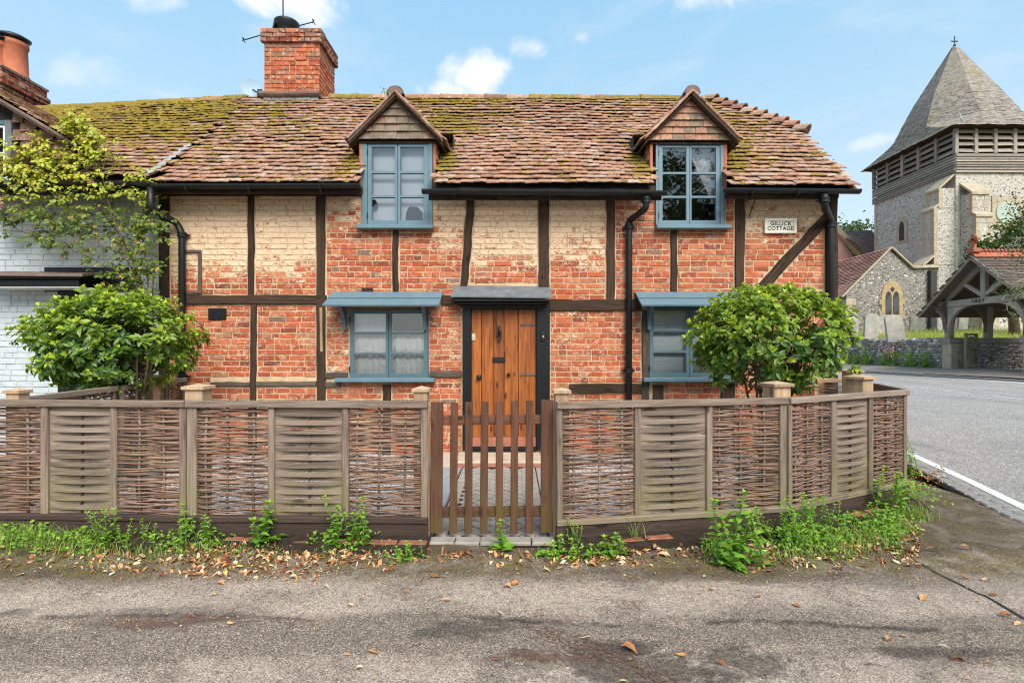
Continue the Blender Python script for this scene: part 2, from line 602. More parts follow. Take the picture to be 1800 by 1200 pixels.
def m_litter():
    m, t = new_mat("dry_leaf")
    r = t.rnd()
    p = t.pos()
    c = t.ramp(r, [(0, (.16, .05, .02)), (.22, (.34, .12, .045)), (.45, (.50, .24, .09)), (.68, (.58, .36, .18)), (.85, (.66, .50, .32)), (.95, (.52, .40, .10)), (1, (.70, .64, .54))])
    c = t.mix(t.step(t.noise(p, 60, 4), .5, .75), c, t.mix(.55, c, (.10, .04, .02)))
    finish(t, c, .75, t.bump(t.noise(p, 90, 3), .3, .004), .25)
    return m

def m_flint(name, lo, hi, mort, sc=9.0, cut=.5):
    """knapped flint nodules in lime mortar, seen from far"""
    m, t = new_mat(name)
    p = t.pos()
    pw = t.vmath('ADD', p, t.scale(t.n('ShaderNodeTexNoise', {'Scale': 6.0, 'Detail': 2.0}).outputs['Color'], (.12, .12, .12)))
    d = t.voro(pw, sc); cid = t.voro(pw, sc, out='Color')
    v = t.sep(cid)[0]
    stone = t.ramp(v, [(0, lo), (.45, tuple((a + b) / 2 for a, b in zip(lo, hi))), (.75, hi), (1, (.80, .78, .72))])
    stone = t.mix(t.step(t.noise(p, 40, 4), .45, .7), stone, lo)
    c = t.mix(t.step(d, cut - .12, cut + .05), stone, mort)
    c = t.mix(t.math('MULTIPLY', t.step(t.noise(p, .5, 4), .5, .75), .35), c, tuple(x * .6 for x in mort))
    finish(t, c, .75, t.bump(t.math('SUBTRACT', 1.0, d), .6, .05), .3)
    return m

def m_asphalt():
    m, t = new_mat("worn_asphalt")
    p = t.pos(); x, y, z = t.sep(p)
    v = t.voro(p, 190.0, out='Color'); vd = t.voro(p, 190.0)
    g = t.sep(v)[0]
    fine = t.noise(p, 210, 4, .75)
    light = t.ramp(g, [(0, (.31, .232, .172)), (.5, (.54, .415, .315)), (.88, (.72, .57, .44)), (1, (.88, .75, .61))])
    dark = t.ramp(g, [(0, (.135, .098, .071)), (.55, (.31, .234, .174)), (.88, (.48, .375, .285)), (1, (.74, .62, .49))])
    # worn bands run along the lane, dark tar seams, dark skirt along the fence
    warp = t.math('MULTIPLY', t.math('SUBTRACT', t.noise(t.scale(p, (.55, 1.0, 1.0)), 1.0, 5, .6), .5), .9)
    yy = t.math('ADD', y, warp)
    band1 = t.math('MULTIPLY', t.step(yy, 3.30, 3.02), t.step(yy, 2.72, 2.86))
    band2 = t.step(yy, 2.46, 2.30)
    lit = t.math('MAXIMUM', band1, band2)
    mott = t.noise(p, 2.3, 6, .68, .4)
    lit = t.math('MULTIPLY', lit, t.step(mott, .30, .55))
    pave = t.step(t.math('ADD', x, t.math('MULTIPLY', warp, .12)), 2.72, 2.80)         # the newer footway at the corner
    lit = t.math('MAXIMUM', lit, t.math('MULTIPLY', pave, .5))
    c = t.mix(lit, dark, light)
    c = t.mix(t.math('MULTIPLY', t.step(fine, .52, .66), .62), c, (.045, .037, .031))
    c = t.mix(t.math('MULTIPLY', t.step(t.noise(p, 26, 6, .72, .3), .52, .66), .5), c, (.06, .05, .043))
    c = t.mix(t.math('MULTIPLY', t.step(t.noise(p, 60, 5, .7), .60, .68), .55), c, (.58, .50, .43))
    seam = t.math('ABSOLUTE', t.math('SUBTRACT', t.math('ADD', y, t.math('MULTIPLY', warp, .55)), t.math('ADD', 2.72, t.math('MULTIPLY', x, -.035))))
    c = t.mix(t.math('MULTIPLY', t.math('MULTIPLY', t.step(seam, .045, .0), t.step(t.noise(p, 1.7, 5, .7, .6), .42, .6)), .75), c, (.03, .025, .022))
    c = blot(t, c, p, x, y)
    j = t.math('ABSOLUTE', t.math('SUBTRACT', t.math('ADD', x, t.math('MULTIPLY', warp, .10)), 2.74))
    c = t.mix(t.math('MULTIPLY', t.step(j, .022, .004), t.step(y, 3.9, 3.7)), c, (.018, .017, .014))
    # rust-brown leaf mould and soil smears
    mould = t.math('MULTIPLY', t.step(t.noise(t.scale(p, (.8, 2.2, 1)), 1.3, 5, .65, .6), .57, .72), t.step(t.noise(p, 30, 5, .7), .42, .62))
    c = t.mix(t.math('MULTIPLY', mould, .6), c, (.17, .075, .045))
    # moss along the fence line
    ms = t.math('MULTIPLY', t.math('MULTIPLY', t.step(y, 3.08, 3.36), t.step(t.noise(p, 3.2, 6, .7, .5), .36, .54)), t.step(t.noise(p, 60, 4), .25, .55))
    c = t.mix(t.math('MULTIPLY', ms, .85), c, t.mix(t.step(t.noise(p, 9, 4), .35, .6), (.18, .132, .022), (.10, .07, .03)))
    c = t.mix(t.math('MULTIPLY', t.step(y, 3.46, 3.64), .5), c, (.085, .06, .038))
    h = t.math('ADD', t.math('SUBTRACT', .6, vd), t.math('MULTIPLY', fine, .6))
    finish(t, c, .88, t.bump(t.math('ADD', h, t.math('MULTIPLY', t.noise(p, 45, 5, .7), 2.0)), .9, .008), .2)
    return m

def blot(t, c, p, x, y):
    # damp, tarry and soily patches where the lane has sunk
    w = t.math('MULTIPLY', t.math('SUBTRACT', t.noise(t.scale(p, (.6, 1.2, 1)), 5.0, 8, .78, .8), .5), 3.2)
    for (cx, cy, rx, ry, k, col) in ((.62, 2.36, .75, .17, .9, (.035, .027, .022)), (-.25, 2.62, .38, .12, .75, (.05, .04, .033)), (-1.9, 2.74, .85, .15, .55, (.07, .055, .045)), (1.9, 2.42, .7, .07, .7, (.04, .034, .03)), (-2.9, 2.55, .5, .12, .5, (.08, .06, .05)),
                                     (-1.75, 2.70, .5, .06, .5, (.20, .085, .055)), (.15, 2.40, .30, .05, .6, (.17, .075, .045)), (-3.2, 3.30, 1.1, .12, .6, (.06, .05, .03)), (1.2, 3.25, 1.0, .14, .65, (.055, .046, .03))):
        u = t.math('DIVIDE', t.math('SUBTRACT', x, cx), rx); v = t.math('DIVIDE', t.math('SUBTRACT', y, cy), ry)
        r = t.math('SQRT', t.math('ADD', t.math('MULTIPLY', u, u), t.math('MULTIPLY', v, v)))
        f = t.step(t.math('ADD', r, w), 1.0, .35)
        c = t.mix(t.math('MULTIPLY', f, k * .8), c, col)
    return c

def m_road():
    m, t = new_mat("road_asphalt")
    p = t.pos(); x, y, z = t.sep(p)
    g = t.sep(t.voro(p, 75, out='Color'))[0]
    c = t.ramp(g, [(0, (.19, .172, .155)), (.6, (.335, .305, .275)), (.9, (.45, .415, .38)), (1, (.62, .58, .535))])
    n = t.noise(t.scale(p, (1.0, .25, 1)), 1.2, 5, .6)
    c = t.mix(t.math('MULTIPLY', t.step(n, .45, .7), .35), c, (.10, .098, .10))
    c = t.mix(t.math('MULTIPLY', t.step(t.noise(p, 3.0, 6, .7), .57, .7), .35), c, (.20, .15, .11))
    finish(t, c, .85, t.bump(t.noise(p, 190, 4, .8), .8, .01), .25)
    return m

def m_rub(name, col, col2, under, wear=.5, sc=24):
    m, t = new_mat(name)
    p = t.pos()
    c = t.mix(t.noise(p, 30, 4), col, col2)
    c = t.mix(t.step(t.noise(p, sc, 6, .75), wear, wear + .1), c, under)
    finish(t, c, .7, t.bump(t.noise(p, 140, 4), .5, .006), .3)
    return m

def m_gravel():
    m, t = new_mat("pale_garden_gravel")
    p = t.pos()
    d = t.voro(p, 45); g = t.sep(t.voro(p, 45, out='Color'))[0]
    c = t.ramp(g, [(0, (.42, .38, .36)), (.5, (.64, .60, .57)), (1, (.80, .77, .75))])
    c = t.mix(t.step(d, .45, .7), c, (.25, .22, .20))
    finish(t, c, .8, t.bump(t.math('SUBTRACT', 1, d), .9, .02), .3)
    return m

def m_grass(name="grass_blade", a=(.11, .22, .025), b=(.27, .40, .05), c3=(.50, .44, .20)):
    m, t = new_mat(name)
    f = t.rnd()
    c = t.ramp(f, [(0, a), (.6, b), (1, c3)])
    p = t.pos()
    c = t.mix(t.step(t.noise(p, 1.2, 3), .4, .7), c, t.mix(.5, c, b))
    pr = t.n('ShaderNodeBsdfPrincipled', {'Base Color': c, 'Roughness': .6})
    tl = t.n('ShaderNodeBsdfTranslucent', {'Color': c})
    mx = t.n('ShaderNodeMixShader', {0: .3})
    t.t.links.new(pr.outputs[0], mx.inputs[1]); t.t.links.new(tl.outputs[0], mx.inputs[2])
    o = t.n('ShaderNodeOutputMaterial'); t.t.links.new(mx.outputs[0], o.inputs[0])
    return m

def m_whitebrick():
    m, t = new_mat("white_painted_brick")
    p = t.pos()
    n = t.noise(p, 6, 5)
    c = t.ramp(n, [(.3, (.44, .485, .49)), (.7, (.53, .57, .57))])
    c = t.mix(t.math('MULTIPLY', t.step(t.noise(p, 18, 6, .7), .6, .75), .35), c, (.42, .44, .40))
    finish(t, c, .65, t.bump(t.noise(p, 45, 5, .65), .45, .006), .3)
    return m

def m_shingle():
    m, t = new_mat("oak_shingle")
    p = t.pos(); r = t.rnd()
    c = t.ramp(t.noise(t.scale(p, (5, 5, 1.2)), 1.6, 6, .7), [(.3, (.11, .092, .074)), (.55, (.215, .182, .145)), (.75, (.33, .285, .23))])
    br = t.sep(t.voro(t.scale(p, (4.5, 4.5, 7)), 1.0, out='Color'))[0]
    c = t.mix(t.math('MULTIPLY', br, .45), c, (.42, .38, .33))
    c = t.mix(t.math('MULTIPLY', t.step(t.noise(p, .7, 4), .5, .7), .45), c, (.23, .20, .08))
    finish(t, c, .85, t.bump(t.noise(p, 14, 5), .5, .03), .2)
    return m

M = dict(
    brick=m_brick(), mortar=m_mortar(), tile=m_tile(), moss=m_moss(), glass=m_glass(),
    timber=m_wood("dark_oak_timber", (.009, .006, .0045), (.075, .043, .027), .85, 3, 38, 1.0, spec=.2, dist=.012),
    timber_grey=m_wood("weathered_grey_timber", (.035, .027, .022), (.14, .108, .085), .9, 4, 45, 1.0, dist=.01),
    black=m_plain("black_gloss_paint", (.008, .009, .010), .42, .4, 20, .25, .28),
    iron=m_plain("black_cast_iron", (.010, .011, .012), .45, .4, 25, .3, .35),
    blue=m_plain("blue_grey_paint", (.112, .186, .222), .5, .10, 7, .12, .4),
    blue_dark=m_plain("deep_blue_grey_paint", (.075, .13, .15), .5, .10, 7, .12, .4),
    lead=m_plain("lead_sheet", (.13, .142, .15), .55, .3, 9, .3, .5),
    door=m_wood("orange_oak_door", (.06, .012, .004), (.43, .130, .025), .5, 1.8, 22, .5, spec=.3),
    fence=m_wood("weathered_fence_wood", (.095, .065, .047), (.32, .245, .19), .85, 3, 60, .9, (.22, .19, .08), (.2, .75)),
    weave=m_wood("willow_wand", (.045, .024, .019), (.38, .245, .172), .7, 2.2, 30, .4, knots=False),
    board=m_wood("dark_stained_board", (.035, .022, .017), (.082, .056, .044), .8, 3, 50, .5),
    gate=m_wood("brown_stained_gate_wood", (.055, .022, .013), (.165, .075, .044), .75, 3.5, 50, .5, (.10, .08, .02), (.15, .75)),
    post=m_wood("new_softwood_post", (.27, .175, .098), (.54, .38, .235), .75, 3, 50, .35),
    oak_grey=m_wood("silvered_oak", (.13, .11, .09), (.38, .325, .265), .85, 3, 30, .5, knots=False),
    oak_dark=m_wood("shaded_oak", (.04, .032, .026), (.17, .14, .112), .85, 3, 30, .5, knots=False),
    terracotta=m_plain("terracotta", (.42, .13, .065), .8, .2, 10, .3),
    stone=m_plain("buff_sandstone", (.40, .33, .235), .9, .25, 5, .5, .2, dist=.02),
    orange_stone=m_plain("ochre_window_stone", (.42, .30, .165), .9, .25, 4, .4, .2, dist=.02),
    grave=m_plain("lichened_headstone", (.36, .335, .29), .9, .35, 4, .6, .2, dist=.02),
    slab=m_plain("grey_slate_slab", (.28, .30, .32), .7, .15, 6, .2),
    paver=m_plain("grey_brown_paving_block", (.30, .265, .225), .9, .22, 9, .6, .2),
    doorstep=m_plain("buff_stone_doorstep", (.48, .39, .28), .9, .22, 8, .5),
    kerb=m_plain("granite_sett", (.24, .22, .20), .9, .3, 14, .6),
    soil=m_plain("dark_soil", (.05, .036, .026), 1, .4, 18, .9, .05, dist=.02),
    earth=m_plain("rough_ground", (.15, .12, .075), 1, .3, 2, .5, .05),
    footway=m_plain("dusty_footway", (.27, .22, .18), .95, .2, 3, .6, .2),
    asphalt=m_asphalt(), road=m_road(), gravel=m_gravel(),
    line=m_rub("worn_white_line", (.66, .65, .62), (.80, .79, .76), (.20, .19, .18), .62, 34),
    dash=m_rub("faded_dash", (.50, .49, .48), (.62, .61, .60), (.16, .155, .155), .5, 20),
    white=m_plain("white_paint", (.78, .78, .76), .5, .06, 8, .1),
    whitebrick=m_whitebrick(),
    blind=m_plain("pale_blind_and_sky_sheet", (.82, .86, .92), .8, .04, 3, 0),
    net=m_plain("white_net_curtain", (.78, .80, .82), .9, .12, 9, .2),
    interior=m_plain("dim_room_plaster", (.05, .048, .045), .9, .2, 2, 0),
    leaf=m_leaf("bay_leaf", (.035, .10, .013), (.095, .195, .026), (.38, .53, .04), (.62, .70, .08), .36, None, .34),
    rose=m_leaf("rose_leaf", (.05, .115, .016), (.11, .18, .028), (.42, .50, .035), (.60, .54, .05), .45, (.42, .15, .03)),
    weed=m_leaf("weed_leaf", (.12, .29, .03), (.21, .40, .045), (.30, .54, .05), (.50, .62, .08), .5, None, .3, .3),
    yew=m_leaf("yew_needle", (.022, .055, .010), (.05, .09, .016), (.13, .19, .03), (.20, .24, .04), .6, None, .2, .2),
    tree=m_leaf("tree_leaf", (.03, .06, .012), (.06, .10, .02), (.11, .16, .03), (.15, .20, .04), .6, None, .25, .2),
    bark=m_plain("grey_brown_bark", (.13, .09, .06), .9, .3, 12, .6, .15),
    twig=m_plain("lichened_twig", (.30, .29, .20), .9, .3, 20, .3, .1),
    litter=m_litter(), grass=m_grass(), meadow=m_grass("meadow_blade", (.20, .27, .03), (.42, .47, .08), (.60, .55, .25)),
    turf=m_plain("churchyard_turf", (.22, .26, .045), 1, .35, 3, .8, .05, dist=.05),
    flint=m_flint("flint_rubble", (.12, .115, .11), (.46, .44, .41), (.44, .40, .34), 7.5, .42),
    flint_dark=m_flint("dark_flint_rubble", (.07, .066, .062), (.30, .28, .25), (.25, .22, .185), 9.5, .5),
    flint_stone=m_plain("flint_cobble", (.30, .28, .255), .6, .55, 7, .5, .4),
    shingle=m_shingle(), iron_grey=m_plain("worn_grey_iron", (.075, .066, .06), .6, .3, 25, .3, .4), lead_pale=m_plain("pale_lead", (.30, .32, .335), .6, .15, 8, .1),
    church_tile=m_wood("red_church_tile", (.30, .145, .115), (.56, .31, .25), .9, 8, 30, .6, knots=False),
    old_roof=m_plain("lichened_old_roof", (.17, .12, .10), .95, .45, 2.5, .7, .1, dist=.03),
    red_clay=m_plain("red_clay_cresting", (.36, .115, .065), .85, .2, 8, .3),
    dial=m_plain("pale_green_dial", (.36, .42, .36), .6, .25, 6, .1),
    petal_pink=m_plain("pink_petal", (.74, .40, .45), .7, .2, 30, 0), petal_violet=m_plain("violet_petal", (.22, .09, .50), .7, .25, 40, 0),
    petal_yellow=m_plain("yellow_petal", (.75, .52, .05), .7, .2, 40, 0), petal_white=m_plain("white_petal", (.8, .78, .76), .7, .1, 40, 0),
    brass=m_plain("pale_metal", (.62, .56, .42), .35, .15, 20, 0, .5, .6), ink=m_plain("dark_lettering", (.03, .028, .025), .7, .2, 20, 0),
    plaque=m_plain("cream_painted_plaque", (.72, .68, .57), .55, .07, 10, .1), gable_tile=m_plain("lichened_gable_tile", (.215, .165, .115), .95, .4, 9, .6, .1, dist=.01), lych_tile=m_plain("brown_lychgate_tile", (.13, .098, .078), .9, .4, 5, .6, .1, dist=.01), edging=m_plain("dirty_brick_edging", (.30, .115, .07), .95, .5, 14, .6, .1), red_tread=m_plain("red_painted_tread", (.36, .125, .08), .8, .25, 12, .5),
    felt=m_plain("roof_felt", (.03, .024, .02), 1, .2, 5, 0), dish=m_plain("pale_grey_dish", (.40, .49, .56), .5, .05, 5, 0),
    gatewood=m_wood("mossy_gate_wood", (.10, .085, .05), (.27, .235, .14), .85, 3, 40, .5, knots=False),
)
# ------------------------------------------------------------------ ground, lane, road
def gz(x, y):
    """height of the land: flat by the cottage, rising gently across the road towards the church"""
    s = sstep(x, 4.9, 12.0)
    z = .40 * s
    z += .20 * sstep(x, 14.6, 17.5)
    return z

def sheet(name, xs, ys, zf, mat, kind='structure'):
    V = [(x, y, zf(x, y)) for y in ys for x in xs]
    n = len(xs)
    Fc = [(j * n + i, j * n + i + 1, (j + 1) * n + i + 1, (j + 1) * n + i) for j in range(len(ys) - 1) for i in range(n - 1)]
    me = make_mesh(name, V, Fc, mat, None, True)
    o = bpy.data.objects.new(name, me)
    link(o)
    o['kind'] = kind
    return o

def frange(a, b, s):
    n = max(1, int(round((b - a) / s)))
    return [a + (b - a) * i / n for i in range(n + 1)]

gx = sorted(set([-260, -160, -100, -60, -35, -20, -12] + frange(-8, 20, 1.0) + [25, 32, 40, 55, 80, 120, 180, 260]))
gy = sorted(set([-200, -120, -60, -30, -15, -8] + frange(-4, 30, 1.0) + [35, 42, 50, 65, 90, 130, 200, 320]))
sheet('ground', gx, gy, lambda x, y: gz(x, y) - .12, M['earth'])

def lane_z(x, y):
    v = Vector((x, y, 0))
    z = .022 * (mnoise.noise(v * .9) + .5 * mnoise.noise(v * 2.3))
    z += .005 * mnoise.noise(v * 9) + .0025 * mnoise.noise(v * 31)
    dy = y - (2.72 - .035 * x) + .35 * (mnoise.noise(Vector((x * .6, 3.1, 0))))
    z -= .010 * math.exp(-(dy / .05) ** 2)                     # tar seam
    z -= .035 * math.exp(-((x - .75) / .55) ** 2 - ((y - 2.28) / .16) ** 2)      # shallow pothole
    z += .022 * sstep(y, 3.25, 3.65) * (.6 + .8 * mnoise.noise(v * 1.7))
    k = sstep(x, 3.3, 4.2) + sstep(y, 3.7, 4.1)
    z *= max(0.0, 1 - min(1, k)) * .999
    return z + gz(x, y)
def road_edge(y):
    """x of the near edge of the carriageway"""
    pts = [(-40, -9.0), (-8, -.9), (-3, 2.0), (0, 3.3), (2.5, 4.02), (4.58, 4.60), (5.6, 4.97), (6.9, 5.38), (8.5, 5.85), (11, 6.3), (16, 6.8), (25, 7.2), (45, 6.5), (80, 2.0)]
    for (a, b), (c, d) in zip(pts, pts[1:]):
        if y <= c: return lerp(b, d, max(0, min(1, (y - a) / (c - a))))
    return pts[-1][1]
def road_far(y):
    pts = [(-40, 13.5), (5, 14.6), (15.5, 15.3), (22, 14.6), (32, 13.8), (45, 12.6), (80, 8.0)]
    for (a, b), (c, d) in zip(pts, pts[1:]):
        if y <= c: return lerp(b, d, max(0, min(1, (y - a) / (c - a))))
    return pts[-1][1]

lx = frange(-22, -7.5, .8)[:-1] + frange(-7.5, -3.6, .12) + frange(-3.55, 4.4, .028)
ly = frange(-6, 1.4, .2) + frange(1.45, 4.1, .024) + frange(4.15, 9.5, .15)
def lane_mask_sheet():
    keep = lambda x, y: x < road_edge(y) - .30 and not (y > 4.05 and x < 2.0) and not (y > 5.2 and x < 3.9)
    n = len(lx)
    V = [(x, y, lane_z(x, y)) for y in ly for x in lx]
    Fc = []
    for j in range(len(ly) - 1):
        for i in range(n - 1):
            if keep(lx[i], ly[j]) and keep(lx[i + 1], ly[j + 1]):
                Fc.append((j * n + i, j * n + i + 1, (j + 1) * n + i + 1, (j + 1) * n + i))
    me = make_mesh('asphalt_lane', V, Fc, M['asphalt'], None, True)
    bm = bmesh.new(); bm.from_mesh(me)
    bmesh.ops.delete(bm, geom=[v for v in bm.verts if not v.link_faces], context='VERTS')
    bm.to_mesh(me); bm.free()
    o = bpy.data.objects.new('asphalt_lane', me); link(o); o['kind'] = 'structure'
lane_mask_sheet()

def ribbon(name, a, b, ys, dz, mat, n=6, kind='structure', parent=None):
    V, Fc = [], []
    for y in ys:
        xa, xb = a(y), b(y)
        for i in range(n + 1):
            x = lerp(xa, xb, i / n)
            V.append((x, y, gz(x, y) + dz))
    for j in range(len(ys) - 1):
        for i in range(n):
            p = j * (n + 1) + i
            Fc.append((p, p + 1, p + n + 2, p + n + 1))
    me = make_mesh(name, V, Fc, mat, None, True)
    o = bpy.data.objects.new(name, me); link(o, parent)
    if kind: o['kind'] = kind
    return o
rys = frange(-40, -4, 2) + frange(-3.5, 24, .35) + frange(25, 80, 2)
road = ribbon('road', lambda y: road_edge(y) - .31, lambda y: road_far(y), rys, .004, M['road'], 24)
ribbon('road_edge_line', lambda y: road_edge(y) - .055, lambda y: road_edge(y) + .055, frange(-3.5, 24, .35), .009, M['line'], 1)
ribbon('road_edge_line', lambda y: road_far(y) - .28, lambda y: road_far(y) - .18, frange(4, 40, .7), .009, M['line'], 1)
rd = part_empty('centre_line', (10, 13, gz(10, 13)), None); rd['kind'] = 'structure'
for k in range(14):
    y0 = 8.0 + k * 1.35
    cx_ = lambda y: (road_edge(y) + road_far(y)) / 2 + .05
    ribbon('dash', lambda y: cx_(y) - .045, lambda y: cx_(y) + .045, frange(y0, y0 + .95, .3), .009, M['dash'], 1, None, rd)
# granite setts that edge the lane, flush with the road
sv = []
def block_var(name, jit, seed, bev=.12, n=1):
    """unit block x,y in -.5...5, z 0..1 with a rounded, slightly uneven top: 12 + 9 verts"""
    rg = random.Random(seed)
    ring = [(-.5, -.5), (0, -.5), (.5, -.5), (.5, 0), (.5, .5), (0, .5), (-.5, .5), (-.5, 0)]
    V = [(x, y, 0) for x, y in ring]
    V += [(x + rg.uniform(-jit, jit), y + rg.uniform(-jit, jit), 1 - bev * 1.5) for x, y in ring]
    V += [(x * (1 - bev * 1.3) + rg.uniform(-jit, jit), y * (1 - bev * 2) + rg.uniform(-jit, jit), 1 + rg.uniform(-jit, jit)) for x, y in ring]
    V.append((0, 0, 1 + rg.uniform(-jit, jit) * 1.5))
    Fc = []
    for k in (0, 8):
        for j in range(8):
            q = (j + 1) % 8
            Fc.append((k + j, k + q, k + 8 + q, k + 8 + j))
    for j in range(8): Fc.append((16 + j, 16 + (j + 1) % 8, 24))
    return Var(name, V, Fc)
SETT = [block_var('sett', .05, k, .1) for k in range(5)]
kerb = part_empty('kerb_strip', (4.4, 4.6, 0), None); kerb['kind'] = 'structure'
it = []
y = 2.0
while y < 9.5:
    L = R.uniform(.13, .2)
    for row in range(2):
        x = road_edge(y + L / 2) - .245 + row * .125
        ang = math.atan2(road_edge(y + L) - road_edge(y), L)
        it.append((R.choice(SETT), xf((x, y + L / 2 + row * .04, gz(x, y) - .05), (R.uniform(-.02, .02), R.uniform(-.02, .02), -ang), (.116, L - .012, .062)), {'rnd': R.random()}, .02))
    y += L
pieces('sett', 'sett_paving', kerb, it, M['kerb'])
# far footway with kerb
fw = ribbon('footway', lambda y: road_far(y) + .13, lambda y: 17.6, frange(4, 40, .7), .10, M['footway'], 4)
kb = MB()
ys = frange(4, 40, .92)
for y0, y1 in zip(ys, ys[1:]):
    drop = .05 if 14.6 < y0 < 18.4 else .10
    kb.beam((road_far(y0) + .065, y0 + .01, gz(15, y0) - .04), (road_far(y1) + .065, y1 - .01, gz(15, y1) - .04), .13, .2 + drop, (1, 0, 0), .02)
kb.build('kerb_stone', M['kerb'], fw, kind='stuff')

# ------------------------------------------------------------------ front garden: gravel, block path, doorstep
FENCE_Y = lambda x: lerp(3.93, 3.81, (x + 4.36) / 3.7) if x < -.4 else 3.80 if x < .33 else lerp(3.75, 4.08, (x - .33) / 1.85) if x < 2.18 else lerp(4.08, 4.875, (x - 2.18) / 1.56)
gxs = frange(0, 1, .02)
V, Fc = [], []
gn = 40
for j in range(gn + 1):
    g_ = j / gn
    for i in range(81):
        x0_ = lerp(-4.36, 3.74, i / 80)
        x1_ = lerp(-4.36, 4.36, i / 80)
        yb_ = FENCE_Y(x0_) + .02
        V.append((lerp(x0_, x1_, g_), lerp(yb_, 6.98, g_), .006 + .005 * mnoise.noise(Vector((x0_ * 3, g_ * 9, 0)))))
for j in range(gn):
    for i in range(80):
        q = j * 81 + i
        Fc.append((q, q + 1, q + 82, q + 81))
o = bpy.data.objects.new('garden_gravel', make_mesh('garden_gravel', V, Fc, M['gravel'], None, True)); link(o); o['kind'] = 'structure'
path = part_empty('garden_path', (-.15, 5.0, 0), None); path['kind'] = 'structure'
bed = MB(); bed.box(-.6, .40, 3.70, 6.2, -.05, .012, .001)
bed.build('path_bed', M['soil'], path)
PAV = [block_var('paving_block', .012, 20 + k, .075) for k in range(5)]
it = []
bl, bw = .20, .10
c45, s45 = math.cos(math.radians(45)), math.sin(math.radians(45))
for i in range(-24, 25):
    for j in range(-24, 25):
        # herringbone cell: one block along u and one along v
        for ori in range(2):
            u = i * bw + j * bl * 0 + (j * bw)
            k = (i - j) % 4
            if ori == 0 and k != 0: continue
            if ori == 1 and k != 3: continue
            if ori == 0: cu, cv, a = i * bw + bl / 2, j * bw + bw / 2, 0
            else: cu, cv, a = i * bw + bw / 2, j * bw + bl / 2 - 0, math.pi / 2
            X = -.165 + (cu * c45 - cv * s45); Y = 4.95 + (cu * s45 + cv * c45)
            if -.535 < X < .20 and 3.85 < Y < 6.10:
                it.append((R.choice(PAV), xf((X, Y, -.03 + R.uniform(-.002, .002)), (R.uniform(-.012, .012), R.uniform(-.012, .012), a + math.pi / 4 + R.uniform(-.012, .012)), (bl - .014, bw - .014, .052)), {'rnd': R.random()}, .02))
for xx in (-.54, .225):
    y = 3.86
    while y < 6.05:
        it.append((R.choice(PAV), xf((xx, y + .1, -.028), (0, 0, math.pi / 2), (.188, .090, .056)), {}, .02)); y += .203
y = 3.86
while y < 6.05:
    it.append((R.choice(PAV), xf((.34, y + .05, -.03), (0, 0, 0), (.12, .095, .054)), {}, .012)); y += .102
xs_ = [-.62, -.42, -.235, -.05, .14, .325]
for a, b in zip(xs_, xs_[1:]):
    it.append((R.choice(PAV), xf(((a + b) / 2, 3.77, -.05), (0, 0, R.uniform(-.02, .02)), (b - a - .008, .12, .085)), {}, .02))
pieces('paving_block', 'block_paving', path, it, M['paver'])
for k in range(4):
    b = MB(); b.box(-.86, -.605, 3.92 + k * .54, 3.92 + k * .54 + .53, -.02, .03, .004)
    b.build('paving_slab', M['slab'], path)
st = MB(); st.box(-.70, .36, 6.28, 6.86, -.03, .055, .012); st.build('doorstep', M['doorstep'], path)
st = MB(); st.box(-1.0, -.715, 6.10, 6.86, -.03, .05, .012); st.build('doorstep', M['doorstep'], path)
st = MB()
for k in range(6): st.box(-.70 + k * .178, -.70 + k * .178 + .168, 6.16, 6.27, -.03, .03, .008)
st.build('brick_edging', M['red_tread'], path)
# soil strip and red brick edging under the fence
SOIL = lambda x: lerp(3.80, 3.62, sstep(x, -4, 0)) if x < .4 else lerp(3.60, 3.96, (x - .4) / 1.8) if x < 2.2 else lerp(3.94, 4.66, (x - 2.2) / 1.55)
# ------------------------------------------------------------------ the cottage
YW = 6.92
KW = FPX / YW
def WX(px): return (px - CX) / KW
def WZ(py): return CH + (HY - py) / KW
OCC += [(4.3, 0, 755, 703, 960), (4.3, 975, 1600, 690, 960), (6.2, 60, 330, 530, 690), (6.2, 1240, 1470, 520, 690)]

cottage = thing('cottage', (0, YW, 0), "timber framed red brick cottage with clay tile roof and two dormers behind a woven fence", "cottage")

# openings: (x0, x1, y0, y1) in photo pixels on the wall plane
OPEN = [(636, 760, 248, 398), (1153, 1274, 250, 398), (615, 753, 543, 664), (1143, 1283, 541, 663), (829, 942, 545, 790)]
TIMB = [  # posts and rails: x0, x1, y0, y1
    (281, 299, 338, 700), (437, 448, 338, 519), (441, 452, 535, 706), (557, 573, 338, 706), (690, 701, 405, 516), (946, 966, 338, 505),
    (1065, 1081, 338, 527), (1178, 1190, 405, 516), (1291, 1308, 338, 560), (1449, 1471, 336, 800),
    (325, 575, 519, 535), (777, 815, 519, 536), (966, 1126, 527, 546), (1404, 1450, 513, 527),
    (372, 441, 671, 678), (452, 557, 670, 678), (573, 612, 654, 663), (573, 600, 671, 680), (756, 812, 652, 662), (1000, 1128, 674, 690),
    (673, 688, 676, 800), (1128, 1141, 545, 800), (1266, 1291, 674, 800), (1146, 1166, 676, 800), (437, 453, 706, 800), (557, 574, 706, 800)]
SLANT = [((829, 338), (816, 505), 13), ((1452, 383), (1335, 508), 17)]
DOORF = (812, 966, 503, 800)

